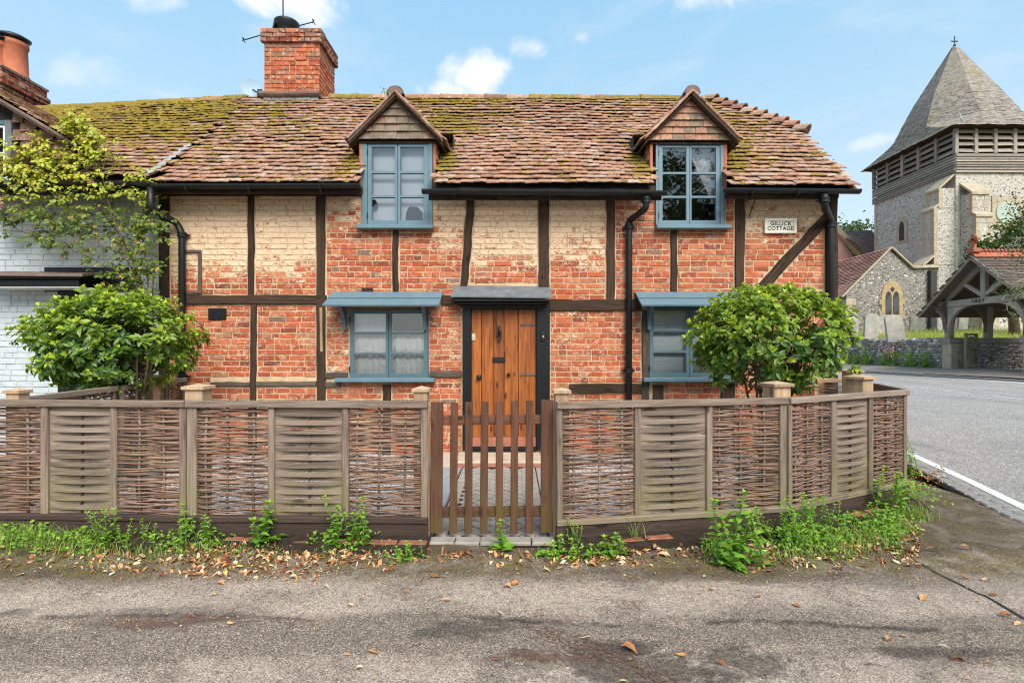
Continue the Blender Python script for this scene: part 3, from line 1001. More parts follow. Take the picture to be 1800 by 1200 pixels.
def blocked(z0, z1):
    """x intervals not free for bricks in a course between z0 and z1"""
    out = []
    for (a, b, c, d) in OPEN + TIMB + [DOORF]:
        if WZ(d) < z1 and WZ(c) > z0:
            out.append((WX(a) - .012, WX(b) + .012))
    for (p, q, w) in SLANT:
        za, zb = WZ(p[1]), WZ(q[1])
        zm = min(max((z0 + z1) / 2, min(za, zb)), max(za, zb))
        if z1 < min(za, zb) or z0 > max(za, zb): continue
        f = (za - zm) / (za - zb)
        xm = lerp(WX(p[0]), WX(q[0]), f)
        dx, dz = WX(q[0]) - WX(p[0]), za - zb
        hw = w / KW / 2 * math.hypot(dx, dz) / abs(dz) + abs(dx / dz) * (z1 - z0) * .5 + .012
        out.append((xm - hw, xm + hw))
    out.append((WX(300) - .0, WX(300) + .005))
    return sorted(out)

CREAM = [  # panel x0, x1, y0, y1, paint left at the top, at the foot, how late it fades
    (299, 442, 338, 525, .96, .22, 2.1), (442, 565, 338, 525, .94, .16, 2.2), (565, 640, 338, 460, .66, .18, 1.2), (640, 762, 398, 519, .30, .14, 1),
    (760, 824, 338, 519, .88, .08, 1.3), (824, 956, 338, 505, .95, .10, 2.2), (956, 1073, 338, 527, .90, .14, 1.4), (1073, 1155, 338, 440, .58, .18, 1),
    (1300, 1449, 338, 450, .92, .18, 1.1), (565, 615, 525, 670, .44, .40, 1), (753, 815, 530, 670, .38, .32, 1), (966, 1134, 540, 690, .38, .26, 1), (299, 565, 530, 700, .30, .22, 1)]
def cream(px, py):
    for (a, b, c, d, t, u, k) in CREAM:
        if a <= px <= b and c <= py <= d:
            return lerp(t, u, ((py - c) / (d - c)) ** k) + R.gauss(0, .07)
    return .17 + R.gauss(0, .08)

def brick_var(name, seed):
    rg = random.Random(seed)
    ring = [(-.5, -.5), (0, -.5), (.5, -.5), (.5, .5), (0, .5), (-.5, .5)]     # x, z
    V = []
    for x, z in ring: V.append((x, 1, z))
    for x, z in ring: V.append((x + rg.uniform(-.012, .012), .25 + rg.uniform(-.1, .1), z + rg.uniform(-.05, .05)))
    for x, z in ring: V.append((x * .965 + rg.uniform(-.012, .012), rg.uniform(-.12, .12), z * .86 + rg.uniform(-.05, .05)))
    Fc = []
    for k in (0, 6):
        for j in range(6):
            q = (j + 1) % 6
            Fc.append((k + q, k + j, k + 6 + j, k + 6 + q))
    Fc += [(12, 17, 16, 13), (13, 16, 15, 14)]
    return Var(name, V, [tuple(reversed(f)) for f in Fc])
BRICK = [brick_var('brick', 100 + k) for k in range(14)]

def lay_bricks(x0, x1, z0, z1, course, block_fn, attr_fn, y=YW, proud=.010, blen=.222, joint=.009, depth=.03, jit=.003, edge=False):
    items = []
    z, row = z0, 0
    while z + course * .6 < z1:
        h = course + R.uniform(-.003, .003)
        bl = sorted(block_fn(z + .01, z + h - .01))
        free, cur = [], x0
        for a, b in bl:
            if a > cur: free.append((cur, min(a, x1)))
            cur = max(cur, b)
        if cur < x1: free.append((cur, x1))
        for a, b in free:
            x = a
            first = True
            while x < b - .03:
                L = R.choice((blen, blen, blen, blen * .96, blen * 1.05, blen * .5, blen * .48)) * R.uniform(.96, 1.04)
                if first: L *= R.choice((1, .5, .75, .3)); first = False
                if b - (x + L) < .06: L = b - x
                L = min(L, b - x)
                cxm, czm = x + L / 2, z + h / 2
                ww, hh = L - joint, h - joint
                if ww > .02:
                    at = attr_fn(cxm, czm)
                    items.append((R.choice(BRICK), xf((cxm, y - proud + R.uniform(-jit, jit), czm + R.uniform(-.0015, .0015)), (R.uniform(-.02, .02), R.uniform(-.012, .012), R.uniform(-.008, .008)), (ww, depth, hh * R.uniform(.94, 1.03))), at, ww * hh))
                x += L
        z += h; row += 1
    return items

wm = MB()
xs = [WX(282), 4.38] + [WX(v) for o in OPEN for v in o[:2]]
zs = [-.1, WZ(336)] + [WZ(v) for o in OPEN for v in o[2:]]
def solid_wall(x, z):
    px, py = CX + x * KW, HY - (z - CH) * KW
    return py > 336 and not any(a < px < b and c < py < d for a, b, c, d in OPEN)
wm.grid_frame(xs, zs, solid_wall, YW - .004, YW + .22)
wall = wm.build('wall', M['mortar'], cottage)
battr = lambda x, z: {'cream': cream(CX + x * KW, HY - (z - CH) * KW), 'rnd': R.random()}
items = lay_bricks(WX(300), 4.36, .01, WZ(342), .0752, blocked, battr)
pieces('brick', 'brickwork', wall, items, M['brick'])
gw = MB(); gw.box(4.19, 4.37, YW + .225, 10.6, -.1, 3.55, .002); gw.box(WX(282), 4.18, 10.42, 10.6, -.1, 3.55, .002)
gw.build('gable_wall', M['mortar'], cottage)

for k, (a, b, c, d) in enumerate(TIMB):
    t = MB()
    w, h = (WX(b) - WX(a)) * (.92 if d - c > b - a else 1), WZ(c) - WZ(d)
    yc = YW - .012
    mt = M['timber']
    if (a, c) in ((372, 671), (452, 670), (573, 654), (573, 671), (756, 652), (1128, 545)): mt = M['timber_grey']
    if h > w:
        t.beam((WX((a + b) / 2), yc, max(WZ(d), -.02)), (WX((a + b) / 2), yc, WZ(c)), w, .05, (1, 0, 0), .006, 9, .006, .07)
    else:
        t.beam((WX(a), yc - .003, WZ((c + d) / 2)), (WX(b), yc - .003, WZ((c + d) / 2)), h, .05, (0, 0, 1), .006, 7, .005, .07)
    t.build('timber_post' if h > w else 'timber_rail', mt, cottage)
for k, (p, q, w) in enumerate(SLANT):
    t = MB(); t.beam((WX(p[0]), YW - .017, WZ(p[1])), (WX(q[0]), YW - .017, WZ(q[1])), w / KW, .05, (1, 0, .0) if k == 0 else (1, 0, 1), .006, 9, .008, .08)
    t.build('timber_post' if k == 0 else 'timber_brace', M['timber'], cottage)
t = MB(); t.beam((WX(282), YW - .016, WZ(341)), (WX(636), YW - .016, WZ(341)), .07, .06, (0, 0, 1), .006, 8, .003); t.beam((WX(760), YW - .016, WZ(344)), (WX(1153), YW - .016, WZ(346)), .07, .06, (0, 0, 1), .006, 8, .003)
t.beam((WX(1274), YW - .016, WZ(344)), (WX(1471), YW - .016, WZ(344)), .07, .06, (0, 0, 1), .006, 5, .003)
t.build('wall_plate', M['timber'], cottage)
t = MB(); t.beam((WX(566), YW - .041, WZ(541)), (WX(567), YW - .041, WZ(618)), .035, .012, (1, 0, 0), .002); t.build('pale_batten', M['post'], cottage)
t = MB(); t.box(WX(637), WX(656), YW - .035, YW - .008, WZ(516), WZ(506), .004); t.build('beam_end', M['timber'], cottage)
# air brick and blocked hatch
v = MB(); v.box(WX(368), WX(399), YW - .028, YW - .006, WZ(562), WZ(542), .002)
for r_ in range(5):
    for c_ in range(8):
        v.box(WX(369.5 + c_ * 3.7), WX(371.6 + c_ * 3.7), YW - .034, YW - .0285, WZ(545.6 + r_ * 3.7), WZ(543.6 + r_ * 3.7), .001)
v.build('air_vent', M['iron'], cottage)
h = MB()
h.box(WX(327), WX(355), YW - .030, YW - .008, WZ(445), WZ(440), .003); h.box(WX(350), WX(356), YW - .031, YW - .008, WZ(516), WZ(446), .003); h.box(WX(327), WX(350), YW - .030, YW - .008, WZ(518), WZ(514), .003)
h.build('hatch_frame', M['timber_grey'], cottage)

# ------------------------------------------------------------------ windows
def window(parent, name, px0, px1, pyt, pyb, mull, panes_l, panes_r, rows, yf, fm, wm_):
    """casement pair; all sizes in photo pixels measured on the wall plane"""
    k = FPX / yf
    X = lambda p: (p - CX) / k
    Z = lambda p: CH + (HY - p) / k
    w = part_empty(name, (X((px0 + px1) / 2), yf, Z(pyb)), parent)
    sl, sr = panes_l[0] - 7.5, panes_r[1] + 7.5
    st, sb = rows[0][0] - 8, rows[-1][1] + 9
    f = MB(); f.grid_frame([X(px0), X(px1), X(sl), X(sr)], [Z(pyt), Z(pyb), Z(st), Z(sb)],
                           lambda x, z: not (X(sl) < x < X(sr) and Z(sb) < z < Z(st)), yf, yf + .085)
    f.build('window_frame', fm, w)
    for (a, b), (la, lb) in (((sl + .7, mull - .5), panes_l), ((mull + .5, sr - .7), panes_r)):
        s = MB()
        zz = [Z(st + .7), Z(sb - .7)] + [Z(v) for r_ in rows for v in r_]
        def sol(x, z):
            return not (X(la) < x < X(lb) and any(Z(r_[1]) < z < Z(r_[0]) for r_ in rows))
        s.grid_frame([X(a), X(b), X(la), X(lb)], zz, sol, yf + .010, yf + .045)
        s.build('sash', fm, w)
        for r_ in rows:
            g = MB()
            x0_, x1_, z0_, z1_ = X(la) - .004, X(lb) + .004, Z(r_[1]) - .004, Z(r_[0]) + .004
            tl = R.uniform(-.0012, .0012)
            g.add([(x0_, yf + .030, z0_), (x1_, yf + .030 + tl, z0_), (x1_, yf + .030 + tl, z1_), (x0_, yf + .030, z1_)], [(0, 1, 2, 3)])
            g.build('pane', M['glass'], w)
        # pale glazing bead round each pane
        bd = MB()
        for r_ in rows:
            x0_, x1_, z0_, z1_ = X(la), X(lb), Z(r_[1]), Z(r_[0])
            t_ = .006
            for bx in ((x0_, x1_, z0_, z0_ + t_), (x0_, x1_, z1_ - t_, z1_), (x0_, x0_ + t_, z0_ + t_, z1_ - t_), (x1_ - t_, x1_, z0_ + t_, z1_ - t_)):
                bd.box(bx[0], bx[1], yf + .0315, yf + .040, bx[2], bx[3], .001)
        bd.build('glazing_bead', wm_, w)
    hg = MB()
    for py in (rows[0][0] + 10, rows[-1][1] - 8):
        hg.box(X(sl - .5), X(sl + 1.2), yf - .004, yf + .012, Z(py + 5), Z(py - 5), .001)
    hg.build('hinge', M['iron'], w)
    return w
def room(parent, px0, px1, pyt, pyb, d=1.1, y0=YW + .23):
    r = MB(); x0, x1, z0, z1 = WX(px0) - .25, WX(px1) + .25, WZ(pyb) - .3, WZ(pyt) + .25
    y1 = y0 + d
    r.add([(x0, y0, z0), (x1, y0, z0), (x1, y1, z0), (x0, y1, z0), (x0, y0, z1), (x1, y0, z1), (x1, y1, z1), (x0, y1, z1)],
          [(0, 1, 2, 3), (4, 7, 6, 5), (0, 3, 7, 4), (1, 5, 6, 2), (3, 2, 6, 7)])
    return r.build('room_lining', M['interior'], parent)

def ground_window(px0, px1, pyt, pyb, mull, pl, pr, rows, hood, sill, br):
    yf = YW - .045
    w = window(cottage, 'window', px0, px1, pyt, pyb, mull, pl, pr, rows, yf, M['blue_dark'], M['white'])
    s = MB(); s.beam((WX(sill[0]), YW - .075, WZ(sill[2])), (WX(sill[1]), YW - .075, WZ(sill[2])), .055, .13, (0, 0, 1), .008); s.build('sill', M['blue'], w)
    hx0, hx1, zt, zf = WX(hood[0]), WX(hood[1]), WZ(515), 1.985
    for a, b, o in ((0, .52, 0), (.525, 1, -.012)):       # two overlapping boards
        h = MB()
        yA, yB = lerp(YW - .01, 6.52, a), lerp(YW - .01, 6.52, b)
        zA, zB = lerp(zt, zf, a) + o, lerp(zt, zf, b) + o
        nrm = Vector((0, -.5, 1)).normalized() * .022
        h.prism([(hx0, yA, zA), (hx1, yA, zA), (hx1, yB, zB), (hx0, yB, zB)], nrm)
        h.build('hood_board', M['blue'], w)
    for bx in br:
        x0, x1 = WX(bx) - .022, WX(bx) + .022
        n = 9
        A = [(x0, YW - .05 - .005, lerp(WZ(580), WZ(536), i / n)) for i in range(n + 1)]
        B = [(x0, YW - .05 - lerp(.05, .30, (i / n) ** 2.2), lerp(WZ(580), WZ(536), i / n)) for i in range(n + 1)]
        q = MB(); q.strip(A, B, (.044, 0, 0)); q.build('bracket', M['blue_dark'], w)
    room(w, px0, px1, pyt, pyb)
    return w
w1 = ground_window(615, 753, 543, 663, 683, (621.5, 678), (688, 745), [(551, 583), (587, 620), (623, 657)], (586, 779), (594, 766, 667), (609, 749))
w2 = ground_window(1143, 1283, 541, 662, 1213, (1149, 1207), (1219, 1277), [(546, 580), (583.5, 616), (620, 655)], (1115, 1311), (1128, 1300, 666.5), (1138, 1289))
# curtains and blinds hang inside
def wavy(name, x0, x1, z0, z1, y, amp, n, mat, label, cat, slack=None):
    V, Fc = [], []
    m = 6
    for i in range(n + 1):
        f = i / n
        for j in range(m + 1):
            g = j / m
            zz = lerp(z0, z1, g)
            if slack and j == m: zz += slack * math.sin(f * math.pi * 4)
            V.append((lerp(x0, x1, f), y + amp * math.sin(f * n * 1.35) * (1.2 - .6 * g) + amp * .5 * math.sin(f * n * .6 + 1), zz))
    for i in range(n):
        for j in range(m):
            Fc.append((i * (m + 1) + j, (i + 1) * (m + 1) + j, (i + 1) * (m + 1) + j + 1, i * (m + 1) + j + 1))
    o = MB().add(V, Fc).build(name, mat, None, True)
    return tag(o, label, cat)
wavy('net_curtain', WX(620), WX(680), WZ(660), WZ(548), YW + .06, .014, 22, M['net'], "white net curtain behind the window between the two posts beside the door, hinged side", "curtain")
wavy('net_curtain', WX(686), WX(748), WZ(660), WZ(586), YW + .06, .018, 22, M['net'], "gathered half-height white net curtain nearer the front door", "curtain", -.02)
def slat_blind(px0, px1, py0, py1, label, pitch, y=YW + .055, mat='blind'):
    root = thing('window_blind', (WX((px0 + px1) / 2), y, WZ(py1)), label, 'blind')
    n = int((WZ(py0) - WZ(py1)) / pitch)
    for k in range(n):
        z = WZ(py1) + pitch * (k + .5)
        b = MB(); b.beam((WX(px0), y, z), (WX(px1), y, z), pitch * 1.02, .004, (0, .35, 1), .001)
        b.build('slat', M[mat], root)
    return root
slat_blind(1147, 1209, 541, 660, "white slatted blind behind the low window beside the tall downpipe", .028)
slat_blind(1217, 1281, 541, 660, "white slatted blind half hidden by the round green shrub", .028)

# ------------------------------------------------------------------ front door
door = part_empty('door', (WX(886), YW - .02, WZ(766)), cottage)
pl = [829, 846.5, 868, 886, 911, 942]
for a, b in zip(pl, pl[1:]):
    p = MB(); p.beam((WX((a + b) / 2), YW - .005, WZ(767)), (WX((a + b) / 2), YW - .005, WZ(545)), WX(b) - WX(a) - .006, .04, (1, 0, 0), .006)
    p.build('plank', M['door'], door)
b = MB(); b.box(WX(829), WX(942), YW + .02, YW + .05, WZ(767), WZ(545), .002); b.build('door_back', M['black'], door)
kz = MB(); kx = WX(877.5); ky = YW - .045
kz.lathe((kx, ky + .012, WZ(580)), [(.0, -.012), (.016, -.01), (.02, 0), (.014, .012), (0, .018)], 12, (0, -1, 0), False)
kz.tube([(kx - .022, ky, WZ(583)), (kx - .027, ky - .01, WZ(590)), (kx - .016, ky - .012, WZ(597)), (kx, ky - .014, WZ(600)), (kx + .016, ky - .012, WZ(597)), (kx + .027, ky - .01, WZ(590)), (kx + .022, ky, WZ(583))], .0085, 8)
kz.tube([(kx, ky, WZ(573)), (kx, ky - .01, WZ(583)), (kx, ky - .008, WZ(592))], [.008, .014, .006], 8)
kz.build('knocker', M['iron'], door, True)
lb = MB(); lb.box(WX(866), WX(888), YW - .036, YW - .026, WZ(637), WZ(627.5), .003); lb.box(WX(868), WX(886), YW - .042, YW - .0365, WZ(635), WZ(629.5), .002); lb.build('letter_plate', M['iron'], door)
hd = MB(); hd.box(WX(838), WX(846), YW - .034, YW - .026, WZ(667), WZ(659), .002); hd.lathe((WX(842), YW - .034, WZ(663)), [(.012, 0), (.012, .02), (.028, .03), (.028, .045), (.018, .052), (0, .053)], 12, (0, -1, 0), False); hd.build('handle', M['iron'], door, False)
kn = MB(); kn.lathe((WX(894), YW - .026, WZ(658)), [(.026, 0), (.024, .012), (.012, .02), (.024, .03), (.02, .042), (0, .046)], 12, (0, -1, 0), False); kn.build('knob', M['iron'], door, True)
for py in (571, 659):
    hg = MB(); hg.beam((WX(941), YW - .030, WZ(py)), (WX(918), YW - .030, WZ(py)), .022, .006, (0, 0, 1), .001, 1, taper=.6); hg.lathe((WX(917), YW - .028, WZ(py)), [(.018, 0), (.018, .006), (0, .007)], 10, (0, -1, 0), False)
    hg.build('strap_hinge', M['iron_grey'], door)
lk = MB(); lk.box(WX(829.5), WX(836), YW - .034, YW - .026, WZ(598), WZ(586), .002); lk.lathe((WX(832.7), YW - .034, WZ(592)), [(.010, 0), (.010, .006), (0, .008)], 10, (0, -1, 0), False); lk.build('latch_plate', M['brass'], door)
df = MB()
df.box(WX(814), WX(828.8), YW - .075, YW + .03, WZ(788), WZ(531), .008); df.box(WX(942.2), WX(966), YW - .075, YW + .03, WZ(788), WZ(531), .008); df.box(WX(828.9), WX(942.1), YW - .073, YW + .03, WZ(545), WZ(531), .006)
df.build('door_frame', M['black'], cottage)
tr = MB(); tr.box(WX(829), WX(942), YW - .04, YW + .05, WZ(784), WZ(767.4), .004); tr.build('door_tread', M['red_tread'], cottage)
tr = MB(); tr.box(WX(829), WX(942), YW - .09, YW + .05, WZ(795), WZ(784.4), .004); tr.build('threshold', M['black'], cottage)
cp = MB(); cp.prism([(WX(800), YW - .01, WZ(503)), (WX(966.5), YW - .01, WZ(505.5)), (WX(968), YW - .30, 2.085), (WX(797), YW - .30, 2.10)], Vector((0, -.25, 1)).normalized() * .014)
cp.build('canopy_lead', M['lead'], cottage)
cp = MB()
for i, (a, hz, zz) in enumerate(((.28, .035, 2.048), (.22, .03, 2.014), (.15, .028, 1.986))):
    cp.box(WX(803 + i * 4), WX(963 - i * 3), YW - a, YW - .012, zz, zz + hz - .001, .006)
cp.build('canopy_moulding', M['black'], cottage)
bell = thing('door_bell', (WX(954), YW - .08, WZ(590)), "small black door bell on the door frame beside the strap hinges", "door bell")
q = MB(); q.box(WX(950.5), WX(957.5), YW - .096, YW - .0755, WZ(598), WZ(582), .004); q.build('case', M['iron'], bell)
q = MB(); q.lathe((WX(954), YW - .096, WZ(592)), [(.011, 0), (.011, .004), (.006, .005), (0, .007)], 12, (0, -1, 0), False); q.build('button', M['brass'], bell, True)

# house name plaque
pq = thing('name_plaque', (WX(1369), YW - .02, WZ(411)), "cream name plaque lettered in two lines high on the brick wall beside the corner brace", "plaque")
q = MB(); q.grid_frame([WX(1341.5), WX(1397), WX(1346), WX(1392.5)], [WZ(411), WZ(385.5), WZ(407.5), WZ(389.5)], lambda x, z: not (WX(1346) < x < WX(1392.5) and WZ(407.5) < z < WZ(389.5)), YW - .052, YW - .012); q.build('rim', M['plaque'], pq)
q = MB(); q.box(WX(1345.5), WX(1393), YW - .038, YW - .013, WZ(408), WZ(389), .001); q.build('field', M['plaque'], pq)
def text(body, loc, size, mat, parent, name='lettering', depth=.002, rotz=0, sx=1.0):
    cu = bpy.data.curves.new(name, 'FONT'); cu.body = body; cu.size = size; cu.align_x = 'CENTER'; cu.extrude = depth; cu.space_character = 1.12; cu.offset = .0006
    cu.materials.append(mat)
    tmp = bpy.data.objects.new(name, cu)
    me = bpy.data.meshes.new_from_object(tmp)
    bpy.data.objects.remove(tmp)
    o = bpy.data.objects.new(name, me); link(o, parent, loc)
    o.rotation_euler = (math.radians(90), 0, rotz); o.scale = (sx, 1, 1)
    return o
text("GILLICK", (WX(1370), YW - .040, WZ(397.2)), .072, M['ink'], pq, sx=1.0)
text("COTTAGE", (WX(1369), YW - .040, WZ(405.6)), .072, M['ink'], pq, sx=.97)

# ------------------------------------------------------------------ gutters and downpipes
def gutter(x0, x1, y, z0, z1, parent, r=.052):
    g = MB()
    n = 9
    prof = [(-math.cos(math.pi * i / n) * r, -math.sin(math.pi * i / n) * r) for i in range(n + 1)]
    inner = [(a * .88, b * .88) for a, b in reversed(prof)]
    pr = prof + inner
    m = len(pr)
    V = [(x0, y + a, z0 + b) for a, b in pr] + [(x1, y + a, z1 + b) for a, b in pr]
    Fc = [(i, (i + 1) % m, m + (i + 1) % m, m + i) for i in range(m)]
    Fc += [tuple(range(n + 1)), tuple(m + i for i in range(n, -1, -1))]
    g.add(V, Fc)
    g.build('gutter', M['iron'], parent, False)
YG = 6.53
def GX(px): return (px - CX) / FPX * YG
def GZ(py): return CH + (HY - py) / FPX * YG
gutter(GX(268), GX(634), YG, GZ(325), GZ(324), cottage)
gutter(GX(742), GX(1171), YG, GZ(334), GZ(337), cottage)
gutter(GX(1274), GX(1511), YG, GZ(332), GZ(334), cottage)
for px in (330, 440, 565, 800, 880, 965, 1060, 1110, 1320, 1400):
    z = GZ(329 if px < 650 else 337)
    bk = MB(); bk.tube([(GX(px), YG + .07, z + .03), (GX(px), YG + .05, z - .045), (GX(px), YG, z - .068), (GX(px), YG - .05, z - .045), (GX(px), YG - .062, z + .01)], .007, 6)
    bk.build('gutter_bracket', M['iron'], cottage)
fa = MB()
for a, b, c in ((270, 634, 330), (752, 1166, 341), (1281, 1480, 339)):
    fa.box(GX(a), GX(b), YG + .075, YG + .10, GZ(c) - .055, GZ(c) + .03, .002)
fa.build('fascia', M['timber'], cottage)
def pipe(pts, parent, collars, r=.040):
    p = MB(); p.tube(pts, r, 12, cap=True); o = p.build('downpipe', M['iron'], parent, True)
    for (x, y, z) in collars:
        c = MB(); c.lathe((x, y, z), [(r, -.03), (r * 1.35, -.028), (r * 1.35, -.012), (r * 1.18, -.01), (r * 1.18, .012), (r * 1.4, .014), (r * 1.4, .03), (r, .032)], 14)
        c.box(x - .085, x + .085, y + .02, y + .045, z - .012, z + .012, .003)
        c.build('pipe_collar', M['iron'], o, False)
yp = YW - .075
kp = FPX / yp
PX = lambda p: (p - CX) / kp
PZ = lambda p: CH + (HY - p) / kp
def bend(pts, r=.06):
    """round the corners of a polyline"""
    out = [Vector(pts[0])]
    for a, b, c in zip(pts, pts[1:], pts[2:]):
        a, b, c = Vector(a), Vector(b), Vector(c)
        u, v = (a - b), (c - b)
        k = min(r, u.length * .45, v.length * .45)
        p, q = b + u.normalized() * k, b + v.normalized() * k
        for i in range(5):
            t_ = i / 4
            out.append(p.lerp(b, t_).lerp(b.lerp(q, t_), t_))
    out.append(Vector(pts[-1]))
    return out
pipe(bend([(GX(265), YG, GZ(330)), (GX(265), YG, GZ(366)), (PX(312), yp, PZ(393)), (PX(320), yp, PZ(412)), (PX(320), yp, .0)]), cottage, [(PX(320), yp, PZ(413)), (PX(321), yp, PZ(662))], .043)
pipe(bend([(GX(1136), YG, GZ(346)), (GX(1136), YG, GZ(366)), (PX(1106), yp, PZ(388)), (PX(1106), yp, PZ(400)), (PX(1105), yp, .0)]), cottage, [(GX(1136), YG, GZ(353)), (PX(1106), yp, PZ(399)), (PX(1105), yp, PZ(651))], .042)
pipe(bend([(GX(1449), YG, GZ(342)), (GX(1449), YG, GZ(362)), (PX(1460), yp, PZ(388)), (PX(1460), yp, PZ(400)), (PX(1461), yp, .0)]), cottage, [(GX(1449), YG, GZ(352)), (PX(1460), yp, PZ(396)), (PX(1461), yp, PZ(650))], .044)
cab = MB(); cab.tube([(WX(1326), YW - .06, WZ(345)), (WX(1322), YW - .04, WZ(362)), (WX(1314), YW - .03, WZ(384))], .006, 6); cab.tube([(WX(1302), YW - .05, WZ(358)), (WX(1318), YW - .06, WZ(352)), (WX(1330), YW - .08, WZ(342))], .006, 6)
cab.build('loose_cable', M['iron'], cottage)
# ------------------------------------------------------------------ roofs
def tile_var(name, seed):
    """unit clay tile: x -.5...5, y 0 (lower edge)..1, z thickness 0..1; slightly cambered"""
    rg = random.Random(seed)
    V = []
    for lay in (0, 1):
        for y in (0, 1):
            for i, x in enumerate((-.5, -.17, .17, .5)):
                cam_ = .22 * (1 - (2 * x) ** 2)
                V.append((x + rg.uniform(-.006, .006), y + (rg.uniform(-.02, .02) if y == 0 else 0), lay + cam_ + rg.uniform(-.12, .12)))
    Fc = []
    for i in range(3):
        Fc.append((8 + i, 9 + i, 13 + i, 12 + i)); Fc.append((i, 4 + i, 5 + i, i + 1)); Fc.append((i, i + 1, 9 + i, 8 + i))
    Fc += [(0, 8, 12, 4), (3, 7, 15, 11)]
    return Var(name, V, Fc)
TILE = [tile_var('roof_tile', 300 + k) for k in range(10)]

def tile_patch(P00, P10, P01, P11, rows, keep, moss, sag=.03, tw=.165, tail=.21, seed=1, tone=0):
    """tiles over the bilinear patch (eave left, eave right, ridge left, ridge right); returns piece items"""
    P00, P10, P01, P11 = map(Vector, (P00, P10, P01, P11))
    items = []
    n1 = (P10 - P00).cross(P01 - P00).normalized()
    if n1.z < 0: n1 = -n1
    sagf = lambda x, t: sag * (mnoise.noise(Vector((x * .55, t * 2.1, seed))) + .45 * mnoise.noise(Vector((x * 1.7, t * 5, seed + 9))))
    def pt(u, t):
        return P00.lerp(P10, u).lerp(P01.lerp(P11, u), t)
    for r_ in range(rows):
        t = r_ / rows
        A, B = pt(0, t), pt(1, t)
        L = (B - A).length
        n = max(1, int(L / tw))
        off = (r_ % 2) * .5 + R.uniform(-.12, .12)
        wob = R.uniform(-.004, .004)
        for i in range(-1, n + 1):
            u = (i + .5 + off) * tw / L
            if not 0 < u < 1: continue
            p = pt(u, t)
            if not keep(p.x, p.y, p.z, t): continue
            up = (pt(u, min(1, t + .5 / rows)) - p).normalized() if t < .999 else (P01 - P00).normalized()
            xd = (B - A).normalized()
            nr = xd.cross(up).normalized()
            if nr.z < 0: nr = -nr
            s_ = sagf(p.x, t)
            tilt = math.atan2(.048, tail) + R.uniform(-.025, .025)
            up2 = up * math.cos(tilt) - nr * math.sin(tilt)
            n2 = xd.cross(up2).normalized()
            if n2.z < 0: n2 = -n2
            ro = R.gauss(0, .018)
            xd2 = (xd * math.cos(ro) + up2 * math.sin(ro)).normalized()
            up3 = (up2 * math.cos(ro) - xd * math.sin(ro)).normalized()
            loc = p + nr * (s_ + .046 + R.uniform(-.006, .008)) - up * (R.uniform(-.008, .012)) + up * wob
            items.append((R.choice(TILE), basis(loc, xd2, up3, n2, (tw * R.uniform(.975, 1.0), tail, .013)), {'moss': moss(p.x, p.z, t), 'rnd': min(.99, max(0, .55 + R.gauss(0, .22)))}, tw * .10))
    return items, pt, sagf, n1

def deck(P00, P10, P01, P11, keep, parent, nx=60, nt=30, name='roof'):
    P00, P10, P01, P11 = map(Vector, (P00, P10, P01, P11))
    V, Fc = [], []
    for j in range(nt + 1):
        for i in range(nx + 1):
            p = P00.lerp(P10, i / nx).lerp(P01.lerp(P11, i / nx), j / nt)
            V.append((p.x, p.y + .02, p.z - .035))
    for j in range(nt):
        for i in range(nx):
            p = P00.lerp(P10, (i + .5) / nx).lerp(P01.lerp(P11, (i + .5) / nx), (j + .5) / nt)
            if keep(p.x, p.y, p.z, (j + .5) / nt):
                q = j * (nx + 1) + i
                Fc.append((q, q + 1, q + nx + 2, q + nx + 1))
    return MB().add(V, Fc).build(name, M['felt'], parent)

# moss cushions: small lumps lodged on the tile edges
def lump_var(seed):
    rg = random.Random(seed)
    V = [(0, 0, 1)]
    for k, (r_, z) in enumerate(((.6, .75), (1.0, .1))):
        for j in range(6):
            a = j * math.pi / 3 + k * .5
            rr = r_ * rg.uniform(.7, 1.25)
            V.append((rr * math.cos(a), rr * math.sin(a), z * rg.uniform(.6, 1.2)))
    Fc = [(0, 1 + j, 1 + (j + 1) % 6) for j in range(6)]
    for j in range(6):
        q = (j + 1) % 6
        Fc.append((1 + j, 7 + j, 7 + q, 1 + q))
    return Var('moss', V, Fc, True)
LUMP = [lump_var(k) for k in range(6)]

DORM = [(-1.535, .62), (2.37, .62)]       # dormer centre x, half width of its roof at the eaves
def dormer_apex(i): return 4.82 if i == 0 else 4.83
HIPX = lambda t: 4.42 if t < .555 else 4.42 - (t - .555) / .445 * 1.12
def keep_main(x, y, z, t):
    if x > HIPX(t): return False
    for i, (c, h) in enumerate(DORM):
        if abs(x - c) < (.50 if z < 4.2 else .60) and z < dormer_apex(i) - .06 - abs(x - c) * 1.0: return False
        if abs(x - c) < .485 and z < 4.2: return False
    return True
def keep_deck(x, y, z, t):
    if x > HIPX(t): return False
    return not any(abs(x - c) < .52 and z < dormer_apex(i) - .1 - abs(x - c) for i, (c, h) in enumerate(DORM))
E0, E1, R0, R1 = (-4.62, 6.58, 3.555), (4.42, 6.58, 3.495), (-4.45, 8.75, 5.70), (4.42, 8.75, 5.665)
roof = deck(E0, E1, R0, R1, keep_deck, cottage, 120, 40)
